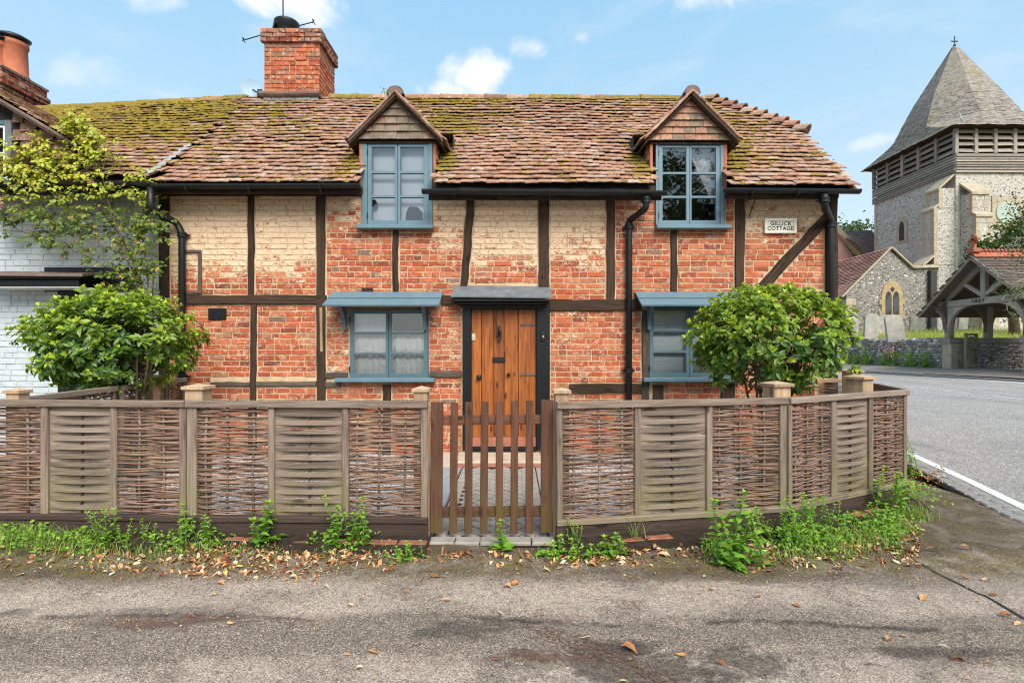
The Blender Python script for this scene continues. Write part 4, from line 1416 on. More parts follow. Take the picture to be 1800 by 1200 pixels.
def moss_main(x, z, t):
    m = .20 + .30 * max(0, mnoise.noise(Vector((x * .8, z * 1.3, 4))))
    m += .45 * max(0, t - .86) / .14 if -2.6 < x < 3.4 else 0
    m += .32 * math.exp(-((x + 1.0) / .55) ** 2) * sstep(t, .25, .6)
    m += .20 * math.exp(-((x + .25) / .35) ** 2) * sstep(t, .4, .6)
    for c, _ in DORM:
        for s in (-1, 1):
            m += .75 * math.exp(-((x - c - s * .62) / .16) ** 2 - ((t - .19) / .12) ** 2)
    m += .30 * math.exp(-((x - 3.2) / .9) ** 2 - ((t - .55) / .3) ** 2)
    m += .25 * math.exp(-((x + 4.0) / .6) ** 2) * sstep(t, .1, .3)
    return min(1.0, m + R.gauss(0, .05))
ti, pt_main, sag_main, n_main = tile_patch(E0, E1, R0, R1, 27, keep_main, moss_main, .035, seed=3)
pieces('roof_tile', 'roof_tiling', roof, ti, M['tile'])
def moss_lumps(pt, sagf, nrm, keep, moss, n, parent, rows, thr=.42, size=.020):
    it = []
    nrm = nrm if nrm.z > 0 else -nrm
    tries = 0
    while len(it) < n and tries < n * 30:
        tries += 1
        u, t = R.random(), R.random()
        t = (math.floor(t * rows) + R.choice((.0, .0, .05, .3))) / rows
        p = pt(u, min(t, .999))
        if not keep(p.x, p.y, p.z, t): continue
        m = moss(p.x, p.z, t)
        if R.random() > (m - thr * .5) * 1.1 or mnoise.noise(Vector((p.x * 3, p.z * 5, 2))) < -.15: continue
        s = size * R.uniform(.4, 1.3)
        sc = (s * R.uniform(1, 2.2), s * R.uniform(.8, 1.2), s * .62)
        xd = Vector((1, 0, 0)); up = nrm.cross(xd).normalized()
        it.append((R.choice(LUMP), basis(p + nrm * (sagf(p.x, t) + .054), xd, up, nrm, sc), {'rnd': R.random()}, .001))
    pieces('moss', 'moss', parent, it, M['moss'], 0, True)
moss_lumps(pt_main, sag_main, n_main, keep_main, moss_main, 2600, roof, 27)
# rear slope, half hip and ridge
b = MB()
b.add([(-4.45, 8.79, 5.69), (3.3, 8.79, 5.655), (4.42, 9.70, 4.72), (4.42, 10.95, 3.45), (-4.62, 10.95, 3.5)], [(0, 1, 2, 3, 4)])
b.build('rear_slope', M['old_roof'], cottage)
A_, B_, C_ = Vector((4.44, 7.80, 4.70)), Vector((4.44, 9.70, 4.70)), Vector((3.3, 8.75, 5.68))
hi = MB(); hi.add([A_, B_, C_], [(0, 1, 2)]); hi.add([(4.30, 6.9, 3.5), (4.30, 10.6, 3.5), (4.30, 9.64, 4.72), (4.30, 7.86, 4.72)], [(0, 1, 2, 3)]); hi.build('hip_end', M['felt'], cottage)
def ridge_run(p, q, n, r_, parent, name='ridge_tile', mossy=.3, lift=.02, tip=0.0, mat=None):
    p, q = Vector(p), Vector(q)
    d = (q - p) / n
    ax = d.normalized()
    for k in range(n):
        a = p + d * k
        t = MB()
        sd = Vector((0, 0, 1)).cross(ax).normalized(); up = ax.cross(sd).normalized()
        if up.z < 0: up = -up
        m = 7
        V = []
        rr = r_ * R.uniform(.94, 1.06)
        for e, (f, k2) in enumerate(((0, 1.0), (1.04, .9))):
            for lay in (1.0, .86):
                for j in range(m + 1):
                    an = math.pi * j / m
                    V.append(a + d * f + up * (math.sin(an) * rr * k2 * lay + lift + (tip if e == 0 else 0) + R.uniform(-.003, .003) - rr * .45) + sd * math.cos(an) * rr * k2 * lay * 1.05)
        n_ = m + 1
        Fc = []
        for j in range(m):
            Fc += [(j, j + 1, 2 * n_ + j + 1, 2 * n_ + j), (n_ + j, 3 * n_ + j, 3 * n_ + j + 1, n_ + j + 1), (j, n_ + j, n_ + j + 1, j + 1), (2 * n_ + j, 2 * n_ + j + 1, 3 * n_ + j + 1, 3 * n_ + j)]
        t.add(V, Fc, None, R.random())
        o = t.build(name, mat or M['tile'], parent)
        o['moss'] = mossy + R.uniform(-.2, .25)
ridge_run((-3.1, 8.75, 5.70), (3.3, 8.75, 5.675), 17, .115, roof, 'ridge_tile', .5)
ridge_run(A_ + Vector((.02, -.02, .0)), C_, 10, .115, roof, 'bonnet_tile', .35, .03, .055)
# verge on the gable side: undercloak
vg = MB(); vg.prism([(4.40, 6.56, 3.47), (4.46, 6.56, 3.47), (4.46, 7.80, 4.67), (4.40, 7.80, 4.67)], (0, .03, -.03)); vg.build('verge', M['mortar'], roof)

# ------------------------------------------------------------------ dormers
def dormer(i, px0, px1, pyt, pyb, mull, pl, pr, rows, sill, courses):
    c, h = DORM[i]
    yf = YW - .05
    k = FPX / yf
    X = lambda p: (p - CX) / k
    Z = lambda p: CH + (HY - p) / k
    d = part_empty('dormer', (c, yf, Z(pyb)), cottage)
    # window is put under the dormer as flat sub-parts
    w = window(cottage, 'dormer_window', px0, px1, pyt, pyb, mull, pl, pr, rows, yf, M['blue'], M['blue'])
    s = MB(); s.beam((X(sill[0]), yf - .03, Z(400.5)), (X(sill[1]), yf - .03, Z(400.5)), .055, .12, (0, 0, 1), .008); s.build('sill', M['blue'], w)
    az, ez = dormer_apex(i), dormer_apex(i) - h
    yfront, = (YW - .19,)
    zr = lambda x: az - abs(x - c) * 1.0
    # roof slopes with their tiles
    for sgn in (-1, 1):
        xe = c + sgn * h
        yback = lambda z: 6.58 + (z - 3.52) / 2.15 * 2.17 + .1
        q = MB(); q.prism([(c, yfront + .02, az - .05), (xe, yfront + .02, ez - .05), (xe, yback(ez - .05), ez - .05), (c, yback(az - .05), az - .05)], (0, 0, -.03)); q.build('dormer_deck', M['timber'], d)
        it = []
        nrow = 8
        sl = Vector((-sgn, 0, 1)).normalized()          # up the slope
        nr = Vector((sgn, 0, 1)).normalized()
        for r_ in range(nrow):
            f = r_ / nrow
            zz = lerp(ez - .03, az - .01, f); xx = lerp(xe + sgn * .03, c, f)
            y = yfront + R.uniform(0, .05)
            yb = yback(zz) + .1
            while y < yb:
                tl = math.atan2(.03, .2)
                up2 = sl * math.cos(tl) - nr * math.sin(tl); n2 = nr * math.cos(tl) + sl * math.sin(tl)
                xd = up2.cross(n2)
                it.append((R.choice(TILE), basis(Vector((xx, y + .08, zz)) + nr * (.028 + R.uniform(-.004, .005)), xd, up2, n2, (.162, .2, .014)), {'moss': .12 + (.25 if f < .3 else 0) + R.uniform(-.1, .2), 'rnd': R.random()}, .016))
                y += .165
        pieces('roof_tile', 'dormer_tiling', d, it, M['tile'])
        # verge mortar and undercloak along the gable edge
        vb = MB(); vb.beam((xe, yfront + .012, ez - .035), (c, yfront + .012, az - .035), .016, .03, (-sgn, 0, 1), .004, 6, .004); vb.build('verge_bed', M['stone'], d)
        nv_ = 7
        for kv in range(nv_):
            fa, fb = kv / nv_, (kv + 1.12) / nv_
            ra = MB(); a0, b0 = Vector((lerp(xe, c, fa), yfront + .0, lerp(ez, az, fa) - .006)), Vector((lerp(xe, c, min(fb, 1)), yfront + .0, lerp(ez, az, min(fb, 1)) - .012))
            ra.beam(a0, b0, .030, .08, (-sgn, 0, 1), .006, 2, .004); o_ = ra.build('rake_tile', M['tile'], d); o_['moss'] = .2
        # hung tiles on the cheek
        it = []
        xc = c + sgn * .485
        for r_ in range(8):
            zz = 3.52 + .115 * r_
            if zz > ez - .02: break
            yb = 6.58 + (zz + .05 - 3.52) / 2.15 * 2.17 + .25
            y = yf + .03 + (r_ % 2) * .08
            while y < yb:
                it.append((R.choice(TILE), basis(Vector((xc + sgn * .035, y + .08, zz)), Vector((0, sgn, 0)), Vector((-sgn * .14, 0, 1)).normalized(), Vector((sgn, 0, .14)).normalized(), (.16, .19, .014)), {'moss': .02, 'rnd': .62 + R.uniform(-.12, .2)}, .016))
                y += .165
        pieces('cheek_tile', 'cheek_tiling', d, it, M['tile'])
        ck = MB(); ck.box(min(xc, xc + sgn * .02), max(xc, xc + sgn * .02), yf + .09, 8.0, 3.5, ez, .002); ck.build('cheek_board', M['felt'], d)
        rv = MB(); rv.beam((xc + sgn * .012, yf + .02, Z(pyb) + .42), (xc + sgn * .012, yf + .02, ez - .02), .04, .05, (1, 0, 0), .006, 5, .004); rv.build('cheek_verge', M['terracotta'], d)
    # tile-hung gable
    zb = Z(pyt) + .005
    bk = MB(); bk.prism([(c - h + .1, yf + .03, zb), (c + h - .1, yf + .03, zb), (c + h - .1, yf + .03, zr(c + h - .1) - .06), (c, yf + .03, az - .06), (c - h + .1, yf + .03, zr(c + h - .1) - .06)], (0, .03, 0)); bk.build('gable_board', M['felt'], d)
    it, it2 = [], []
    for r_ in range(courses):
        z0 = zb + .008 + r_ * (az - .09 - zb) / courses
        hw = max(.03, az - .03 - (z0 + .045))
        hw = min(hw, h - .035)
        n = max(1, round(2 * hw / .165))
        tw = 2 * hw / n
        offs = (r_ % 2) * .5
        xs = [-hw] + [(-hw + (j + offs) * tw) for j in range(0 if offs else 1, n)] + [hw]
        for a, b2 in zip(xs, xs[1:]):
            if b2 - a < .02: continue
            ed = min(abs(a), abs(b2)) > hw - .2 and R.random() < .4
            (it if (ed or (i == 1 and R.random() < .5)) else it2).append((R.choice(TILE), basis(Vector((c + (a + b2) / 2, yf - .045 + R.uniform(-.004, .004), z0)), Vector((1, 0, 0)), Vector((0, .24, 1)).normalized(), Vector((0, -1, .24)).normalized(), (b2 - a - .004, (az - .1 - zb) / courses + .012, .014)), {'moss': .30 + R.uniform(-.08, .1), 'rnd': R.uniform(.15, .6)}, .02))
    pieces('gable_tile', 'gable_tiling', d, it, M['tile']); pieces('gable_tile', 'gable_tiling', d, it2, M['gable_tile'])
    ridge_run((c, yfront - .01, az - .03), (c, 7.95, az - .02), 5, .105, d, 'ridge_tile', .25, .04, 0, M['old_roof'])
    re_ = MB(); re_.prism([(c + .095 * math.cos(a), yfront - .012, az - .045 + .095 * math.sin(a)) for a in [i * math.pi / 8 for i in range(9)]], (0, .03, 0)); re_.build('ridge_end', M['old_roof'], d)
    eb = MB(); eb.box(c - .52, c + .52, yf - .02, yf + .05, zb - .03, zb - .004, .004); eb.build('gable_batten', M['timber'], d)
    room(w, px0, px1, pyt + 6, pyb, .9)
    return d
dormer(0, 636, 760, 249, 397, 698.7, (652.8, 694.6), (703.4, 745.4), [(257.6, 300), (304, 343), (346.5, 387)], (629.5, 762.5), 5)
dormer(1, 1153, 1273.6, 251, 397, 1213, (1165, 1207), (1216, 1259), [(259, 302), (305.5, 344), (347.5, 387)], (1152, 1281), 6)
# what shows behind the dormer glass, with stand-ins for sky and chimney reflections
bl = MB(); bl.box(WX(644), WX(752), YW + .10, YW + .105, WZ(394), WZ(250), .001)  # opaque pale sheet added behind the panes for the sky they reflect
tag(bl.build('pale_pane_backing', M['blind']), "plain pale blue-white sheet standing in for reflected sky in the dormer beside the chimney", "blind")
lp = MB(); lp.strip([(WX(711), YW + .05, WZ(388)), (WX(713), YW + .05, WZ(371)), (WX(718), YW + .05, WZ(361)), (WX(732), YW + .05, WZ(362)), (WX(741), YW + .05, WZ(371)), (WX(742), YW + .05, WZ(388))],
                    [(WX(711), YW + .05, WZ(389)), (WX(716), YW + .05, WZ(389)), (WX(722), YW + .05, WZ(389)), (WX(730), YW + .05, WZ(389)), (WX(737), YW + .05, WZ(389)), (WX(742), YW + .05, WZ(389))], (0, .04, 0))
for k in range(4): lp.box(WX(713.5 + k * .5), WX(740 - k * 1.2), YW + .044, YW + .0485, WZ(386 - k * 5.6), WZ(382.5 - k * 5.6), .001)  # dark solid added behind the glass for the reflected chimney
tag(lp.build('dark_reflection_lump', M['timber']), "dark ridged stand-in for a chimney reflection in the lower corner pane of the pale-paned dormer", "reflection_lump")
lp = MB(); lp.lathe((WX(656), YW + .06, WZ(358)), [(.0, -.055), (.045, -.04), (.05, 0), (.03, .04), (.015, .07), (0, .08)], 12, cap=False)  # rounded dark solid added for the other reflected silhouette
tag(lp.build('dark_reflection_blob', M['timber'], None, True), "small dark rounded stand-in for a reflection at the hinge edge of the pale-paned dormer window", "reflection_blob")
cu = MB(); V = []
n = 16
for j in range(n + 1):
    f = j / n
    z = lerp(WZ(252), WZ(352), f)
    xl = lerp(WX(1212), WX(1256), min(1, f * 1.05))
    for i in range(9):
        g = i / 8
        V.append((lerp(xl, WX(1264), g), YW + .12 + .012 * math.sin(g * 20 + f * 2), z))
cu.add(V, [(j * 9 + i, j * 9 + i + 1, j * 9 + i + 10, j * 9 + i + 9) for j in range(n) for i in range(8)])
tag(cu.build('curtain', M['net'], None, True), "white curtain drawn back in a slant behind the dormer nearest the church", "curtain")

# ------------------------------------------------------------------ main chimney
cy0, cy1 = 8.60, 9.35
kx = FPX / cy0
x0, x1 = (464 - CX) / kx, (561 - CX) / kx
ztop = CH + (HY - 54) / kx
zb = 5.60
chim = part_empty('chimney', ((x0 + x1) / 2, cy0, zb), cottage)
core = MB(); core.box(x0 + .012, x1 - .012, cy0 + .012, cy1 - .012, 5.2, ztop - .02, .002); core.build('core', M['mortar'], chim)
it = []
zz = zb + .13
row = 0
while zz < ztop - .05:
    top = zz > ztop - .22
    o_ = .045 if top else 0.0
    for (axis, L0, L1) in (('x', x0 - o_, x1 + o_), ('y', cy0 - o_, cy1 + o_)):
        p = L0 + (0 if row % 2 == 0 else 0)
        first = True
        while p < L1 - .02:
            L = R.choice((.215, .215, .21, .105))
            if first and row % 2: L = .105
            first = False
            if L1 - (p + L) < .06: L = L1 - p
            at = {'rnd': R.random(), 'cream': .24 + R.uniform(-.12, .16) if not top else .2}
            if zz > ztop - .45 and R.random() < .35: at['rnd'] = .98
            if top and R.random() < .7: at['rnd'] = .97 + R.random() * .05
            if axis == 'x':
                Mx = xf((p + L / 2, cy0 - o_ - .002 + R.uniform(-.003, .003), zz + .033), (0, 0, 0), (L - .01, .03 + o_, .066))
            else:
                Mx = basis((x1 + o_ + .002 + R.uniform(-.003, .003), p + L / 2, zz + .033), (0, 1, 0), (-1, 0, 0), (0, 0, 1), (L - .01, .03 + o_, .066))
            it.append((R.choice(BRICK), Mx, at, .015))
            p += L
    zz += .076; row += 1
pieces('brick', 'chimney_brickwork', chim, it, M['brick'])
cp = MB(); cp.beam(((x0 + x1) / 2, cy0 - .03, ztop - .005), ((x0 + x1) / 2, cy1 + .03, ztop - .005), x1 - x0 + .10, .05, (1, 0, 0), .02, 4, .006); cp.build('cap', M['old_roof'], chim)
bs = MB(); bs.beam((x0 - .05, cy0 - .02, zb + .085), (x1 + .03, cy0 - .02, zb + .085), .08, .14, (0, 0, 1), .025, 7, .008); bs.build('base_course', M['old_roof'], chim)
fl = MB()
for k in range(7):
    fl.box(x0 + k * (x1 - x0 - .0) / 7 + .004, x0 + (k + 1) * (x1 - x0) / 7 - .004, cy0 - .03, cy0 - .01, zb - .10, zb + .045, .003)
fl.build('lead_flashing', M['lead_pale'], chim)
ab = MB(); ab.box((520 - CX) / kx, (538 - CX) / kx, cy0 - .012, cy0 + .01, CH + (HY - 106) / kx, CH + (HY - 100) / kx, .002); ab.build('air_brick', M['terracotta'], chim)
pcx, pcy = (502 - CX) / FPX * 8.9, 8.95
cw = MB()
cw.lathe((pcx, pcy, ztop), [(.13, 0), (.14, .06), (.12, .10), (.13, .16)], 18)
cw.build('chimney_pot', M['lead'], chim, True)
cw = MB()
cw.lathe((pcx, pcy, ztop + .14), [(.13, 0), (.155, .03), (.155, .06), (.17, .08), (.205, .17), (.21, .20), (.19, .215), (.15, .235), (.05, .25)], 20)
for s in (-1, 1):
    cw.lathe((pcx + s * .20, pcy - .04, ztop + .17 + (.06 if s < 0 else -.05)), [(.0, -.02), (.10, -.015), (.11, 0), (.10, .015), (0, .02)], 14, (s, -.35, .15), False)
cw.build('chimney_cowl', M['iron'], chim, True)
ae = thing('aerial', (pcx, pcy, ztop + .3), "thin rod aerial with two slanting arms on the brick chimney beside the cowl", "aerial")
a = MB(); a.tube([(pcx - .06, pcy, ztop + .1), (pcx - .07, pcy, ztop + .95)], .012, 6); a.build('mast', M['iron'], ae)
for s, (p, q) in enumerate((((463, 61), (428, 71)), ((524, 46), (551, 39)))):
    a = MB()
    P1 = ((p[0] - CX) / kx, cy0, CH + (HY - p[1]) / kx); P2 = ((q[0] - CX) / kx, cy0, CH + (HY - q[1]) / kx)
    a.tube([P1, P2], .009, 6)
    e = Vector(P2)
    a.tube([e + Vector((-.02, 0, .05)), e + Vector((.03, 0, -.05))], .008, 6); a.tube([e + Vector((-.03, .03, -.0)), e + Vector((.02, -.03, .02))], .008, 6)
    a.build('arm', M['iron'], ae)
def m_dishmesh():
    m, t = new_mat("perforated_dish_mesh")
    df = t.n('ShaderNodeBsdfDiffuse', {'Color': (.55, .62, .68, 1)})
    tr = t.n('ShaderNodeBsdfTransparent', {'Color': (1, 1, 1, 1)})
    mx = t.n('ShaderNodeMixShader', {0: .22})
    t.t.links.new(tr.outputs[0], mx.inputs[1]); t.t.links.new(df.outputs[0], mx.inputs[2])
    o = t.n('ShaderNodeOutputMaterial'); t.t.links.new(mx.outputs[0], o.inputs[0])
    return m
M['dishmesh'] = m_dishmesh()
ds = thing('satellite_dish', ((446 - CX) / kx, cy0, CH + (HY - 165) / kx), "faint see-through mesh satellite dish against the sky at the foot of the brick chimney", "satellite dish")
a = MB(); a.lathe(((442 - CX) / kx, cy0 - .02, CH + (HY - 155) / kx), [(.0, .05), (.08, .04), (.14, .015), (.165, -.01), (.16, -.014), (.13, .0), (.07, .025), (0, .035)], 22, (-.5, 1, .1), False); a.build('dish', M['dishmesh'], ds, True)
a = MB(); a.box((452 - CX) / kx, (460 - CX) / kx, cy0, cy0 + .03, CH + (HY - 169) / kx, CH + (HY - 157) / kx, .004); a.tube([((456 - CX) / kx, cy0, CH + (HY - 165) / kx), ((444 - CX) / kx, cy0, CH + (HY - 158) / kx)], .012, 6); a.build('bracket', M['iron'], ds)
# ------------------------------------------------------------------ the white neighbour
white = thing('white_house', (-6.4, 6.95, 0), "white painted brick house with mossy tile roof adjoining the timber framed cottage", "house")
YN = 6.96
nm = MB(); nm.box(-9.6, WX(281) - .003, YN + .01, YN + .25, -.1, 3.72, .002)
nwall = nm.build('wall', M['whitebrick'], white)
KN = FPX / YN
NX = lambda p: (p - CX) / KN
NZ = lambda p: CH + (HY - p) / KN
def nblock(z0, z1):
    out = []
    for (a, b, c, d) in ((80, 246, 470, 512), (104, 138, 508, 800)):
        if NZ(d) < z1 and NZ(c) > z0: out.append((NX(a), NX(b)))
    return sorted(out)
items = lay_bricks(-9.58, WX(281) - .01, .05, NZ(322), .0785, nblock, lambda x, z: {'rnd': R.random()}, YN + .012, .012, .225, .008, .02, .003)
pieces('brick', 'brickwork', nwall, items, M['whitebrick'])
b = MB(); b.box(NX(80), NX(246), YN - .02, YN + .02, NZ(512), NZ(470), .004); b.build('lintel_board', M['black'], white)
hd = part_empty('door_hood', (NX(85), YN - .2, NZ(507)), white)
b = MB(); b.prism([(NX(-4), YN - .02, NZ(482)), (NX(186), YN - .02, NZ(484)), (NX(190), YN - .42, NZ(491) - .02), (NX(-12), YN - .42, NZ(489) - .02)], (0, 0, .035)); b.build('hood_top', M['old_roof'], hd)
b = MB(); b.box(NX(24), NX(176), YN - .34, YN - .005, NZ(509), NZ(497), .01); b.box(NX(14), NX(182), YN - .38, YN - .005, NZ(496.5), NZ(491), .01); b.build('hood_moulding', M['black'], hd)
b = MB(); b.box(NX(20), NX(178), YN - .33, YN - .004, NZ(510.5), NZ(509.2), .002); b.build('hood_soffit', M['white'], hd)
for a, c in ((104, 138),):
    b = MB(); b.box(NX(a), NX(c), YN - .03, YN + .02, 0, NZ(512), .006); b.build('door_post', M['black'], white)
# roof
N0, N1, N2, N3 = (-9.6, 6.72, 3.80), (-4.60, 6.60, 3.62), (-9.4, 8.75, 5.40), (-4.42, 8.75, 5.69)
NDC, NDH, NDA = -7.22, 1.66, 5.07       # neighbour's dormer: centre, half width, apex
def keep_n(x, y, z, t):
    return not (x < NDC + NDH - .05 and z < NDA - .1 - (abs(x - NDC)) * .60 and x > NDC - NDH)
nroof = deck(N0, N1, N2, N3, keep_n, white, 60, 30)
def moss_n(x, z, t):
    return min(1.0, .24 + .62 * sstep(t, .22, .5) * (.8 + .5 * mnoise.noise(Vector((x * 1.2, z * 2, 7)))) * (1 - .45 * sstep(x, -5.4, -4.5)) + R.gauss(0, .06))
it, pt_n, sag_n, n_n = tile_patch(N0, N1, N2, N3, 26, keep_n, moss_n, .04, seed=11)
pieces('roof_tile', 'roof_tiling', nroof, it, M['tile'])
moss_lumps(pt_n, sag_n, n_n, keep_n, moss_n, 2600, nroof, 26, .3, .028)
ridge_run((-8.6, 8.75, 5.47), (-4.5, 8.75, 5.69), 11, .11, nroof, 'ridge_tile', .75, .02)
b = MB(); b.add([(-9.4, 8.79, 5.39), (-4.42, 8.79, 5.68), (-4.6, 10.95, 3.5), (-9.6, 10.95, 3.5)], [(0, 1, 2, 3)]); b.build('rear_slope', M['old_roof'], white)
# stepped lead soakers where the two roofs meet
for k in range(8):
    u = k / 7
    px, py = lerp(268, 330, u), lerp(303, 258, u)
    y = lerp(6.60, 7.25, u)
    p = Vector(((px - CX) / FPX * y, y, CH + (HY - py) / FPX * y))
    b = MB(); b.beam(p + Vector((-.04, -.025, -.008)), p + Vector((.045, .0, .028)), .075, .018, (0, .7, .7), .008); b.build('lead_soaker', M['lead_pale'], nroof)
gutter(-8.4, GX(268), 6.54, GZ(318), GZ(321), white, .052)
b = MB(); b.box(-8.4, -4.62, 6.60, 6.63, 3.42, 3.60, .002); b.build('fascia', M['black'], white)
b = MB(); b.box(-8.4, -4.64, 6.63, 6.96, 3.56, 3.60, .002); b.build('soffit', M['black'], white)
# its dormer: gable wall hung with tiles, half a window in view
nd = part_empty('dormer', (NDC, 6.72, 3.6), white)
yf = 6.70
zr = lambda x: NDA - abs(x - NDC) * .60
b = MB(); b.prism([(NDC - NDH + .1, yf, 3.70), (NDC + NDH - .1, yf, 3.70), (NDC + NDH - .1, yf, zr(NDC + NDH - .1) - .08), (NDC, yf, NDA - .08), (NDC - NDH + .1, yf, zr(NDC - NDH + .1) - .08)], (0, .05, 0)); b.build('gable_board', M['felt'], nd)
kx = FPX / yf
it = []
for r_ in range(9):
    z0 = 3.66 + r_ * .118
    xr = min(NDC + NDH - .12, NDC + (NDA - .12 - z0 - .06) / .60)
    x = (28 - CX) / kx + (r_ % 2) * .1
    xl = max(NDC - NDH + .12, NDC - (NDA - .12 - z0 - .06) / .60)
    while xl < -7.62 - .21: it.append((R.choice(TILE), basis(Vector((xl + .105, yf - .045, z0)), Vector((1, 0, 0)), Vector((0, .16, 1)).normalized(), Vector((0, -1, .16)).normalized(), (.206, .15, .014)), {'moss': .02, 'rnd': R.choice((.0, .02, .05, .08, .03, .16))}, .02)); xl += .21
    while x < xr - .03:
        w = min(.21, xr - x)
        it.append((R.choice(TILE), basis(Vector((x + w / 2, yf - .045, z0)), Vector((1, 0, 0)), Vector((0, .16, 1)).normalized(), Vector((0, -1, .16)).normalized(), (w - .004, .15, .014)), {'moss': .02, 'rnd': R.choice((.0, .02, .05, .08, .03, .16))}, .02))
        x += .21
pieces('gable_tile', 'gable_tiling', nd, it, M['tile'])
b = MB(); b.box((14 - CX) / kx, (26 - CX) / kx, yf - .05, yf + .04, 3.7, CH + (HY - 214) / kx, .005); b.build('window_jamb', M['lead'], nd)
b = MB(); b.box(-7.6, (14 - CX) / kx - .002, yf - .045, yf + .04, CH + (HY - 222) / kx, CH + (HY - 214) / kx, .004); b.build('window_head', M['blue_dark'], nd)
b = MB(); b.box((9 - CX) / kx, (13.7 - CX) / kx, yf - .03, yf + .03, 3.75, CH + (HY - 222.4) / kx, .003); b.box(-7.6, (8.8 - CX) / kx, yf - .028, yf + .03, CH + (HY - 272) / kx, CH + (HY - 269) / kx, .003); b.box(-7.6, (8.8 - CX) / kx, yf - .03, yf + .03, CH + (HY - 226) / kx, CH + (HY - 222.5) / kx, .003); b.build('sash', M['white'], nd)
b = MB(); b.add([(-7.6, yf, 3.75), ((9 - CX) / kx, yf, 3.75), ((9 - CX) / kx, yf, CH + (HY - 222) / kx), (-7.6, yf, CH + (HY - 222) / kx)], [(0, 1, 2, 3)]); b.build('pane', M['glass'], nd)
b = MB(); b.box(-7.6, (9 - CX) / kx, yf + .06, yf + .065, 3.75, CH + (HY - 222) / kx, .001); tag(b.build('pale_pane_backing', M['blind']), "pale blind behind the white sash of the neighbouring tile-hung dormer", "blind")
for sgn in (-1, 1):
    xe = NDC + sgn * NDH
    ez = NDA - NDH * .60
    yb = lambda z: 6.7 + (z - 3.7) / 1.8 * 2.05 + .15
    q = MB(); q.prism([(NDC, yf - .18, NDA - .06), (xe, yf - .18, ez - .06), (xe, yb(ez), ez - .06), (NDC, yb(NDA), NDA - .06)], (0, 0, -.04)); q.build('dormer_deck', M['timber'], nd)
    it = []
    sl = Vector((-sgn, 0, .60)).normalized(); nr = Vector((sgn * .60, 0, 1)).normalized()
    for r_ in range(17):
        f = r_ / 17
        zz = lerp(ez - .03, NDA - .01, f); xx = lerp(xe + sgn * .03, NDC, f)
        y = yf - .18 + R.uniform(0, .05)
        while y < yb(zz) + .1:
            up2 = sl * .989 - nr * .148; n2 = nr * .989 + sl * .148
            it.append((R.choice(TILE), basis(Vector((xx, y + .08, zz)) + nr * .03, up2.cross(n2), up2, n2, (.162, .2, .014)), {'moss': .42 + R.uniform(-.15, .25), 'rnd': R.random()}, .016))
            y += .165
    if sgn > 0: pieces('roof_tile', 'dormer_tiling', nd, it, M['tile'], 150)
    vb = MB(); vb.beam((xe, yf - .17, ez - .05), (NDC, yf - .17, NDA - .05), .035, .03, (-sgn, 0, 1), .006, 6, .004); vb.build('verge_bed', M['old_roof'], nd)
# chimney stack with pots
sx, sy0, sy1, st = -9.0, 9.02, 9.82, CH + (HY - 120) / FPX * 9.02
ck = part_empty('chimney', (sx - .5, sy0, 5.2), white)
c0 = MB(); c0.box(sx - 1.2, sx - .012, sy0 + .012, sy1 - .012, 4.8, st - .02, .002); c0.build('core', M['mortar'], ck)
it = []
zz, row = 5.1, 0
while zz < st:
    k = (st - zz) / .076
    o_ = .05 if k < 2 else .09 if k < 4 else .04 if k < 6 else 0
    y = sy0 - o_; first = True
    while y < sy1 + o_ - .02:
        L = .105 if (first and row % 2) else .215
        first = False
        if sy1 + o_ - (y + L) < .06: L = sy1 + o_ - y
        it.append((R.choice(BRICK), basis((sx + o_, y + L / 2, zz + .033), (0, 1, 0), (-1, 0, 0), (0, 0, 1), (L - .01, .04 + o_, .066)), {'rnd': .97 + R.uniform(0, .08), 'cream': .1}, .015))
        y += L
    x = sx + o_ - .22
    while x > sx - 1.2:
        it.append((R.choice(BRICK), xf((x + .11, sy0 - o_, zz + .033), (0, 0, 0), (.205, .04 + o_, .066)), {'rnd': .97 + R.uniform(0, .08), 'cream': .1}, .004)); x -= .22
    zz += .076; row += 1
pieces('brick', 'chimney_brickwork', ck, it, M['brick'])
b = MB(); b.box(sx - 1.2, sx + .07, sy0 - .06, sy1 + .06, st - .005, st + .04, .015); b.build('cap', M['old_roof'], ck)
for (px, y, top) in ((24, 9.45, 68), (-9, 9.3, 66)):
    k = FPX / y
    x = (px - CX) / k
    b = MB(); zt = CH + (HY - 76) / k
    b.lathe((x, y, st + .03), [(.235, 0), (.24, .05), (.21, .1), (.195, zt - st - .12), (.215, zt - st - .1), (.215, zt - st - .03), (.18, zt - st - .03)], 20)
    b.build('chimney_pot', M['terracotta'], ck, True)
    b = MB(); b.lathe((x, y, zt), [(.17, 0), (.17, .04), (.24, .06), (.25, .10), (.14, .15), (0, .16)], 18, (.12, -.1, 1), False)
    for j in range(10):
        an = j * math.pi / 5
        b.box(x + math.cos(an) * .17 - .01, x + math.cos(an) * .17 + .01, y + math.sin(an) * .17 - .01, y + math.sin(an) * .17 + .01, zt - .06, zt + .06, .002)
    b.build('pot_cowl', M['iron'], ck, True)
b = MB(); b.beam((-9.0, 9.0, 5.05), (-9.0, 9.9, 5.05), .12, .1, (1, 0, 0), .02); b.build('chimney_flashing', M['lead'], ck)
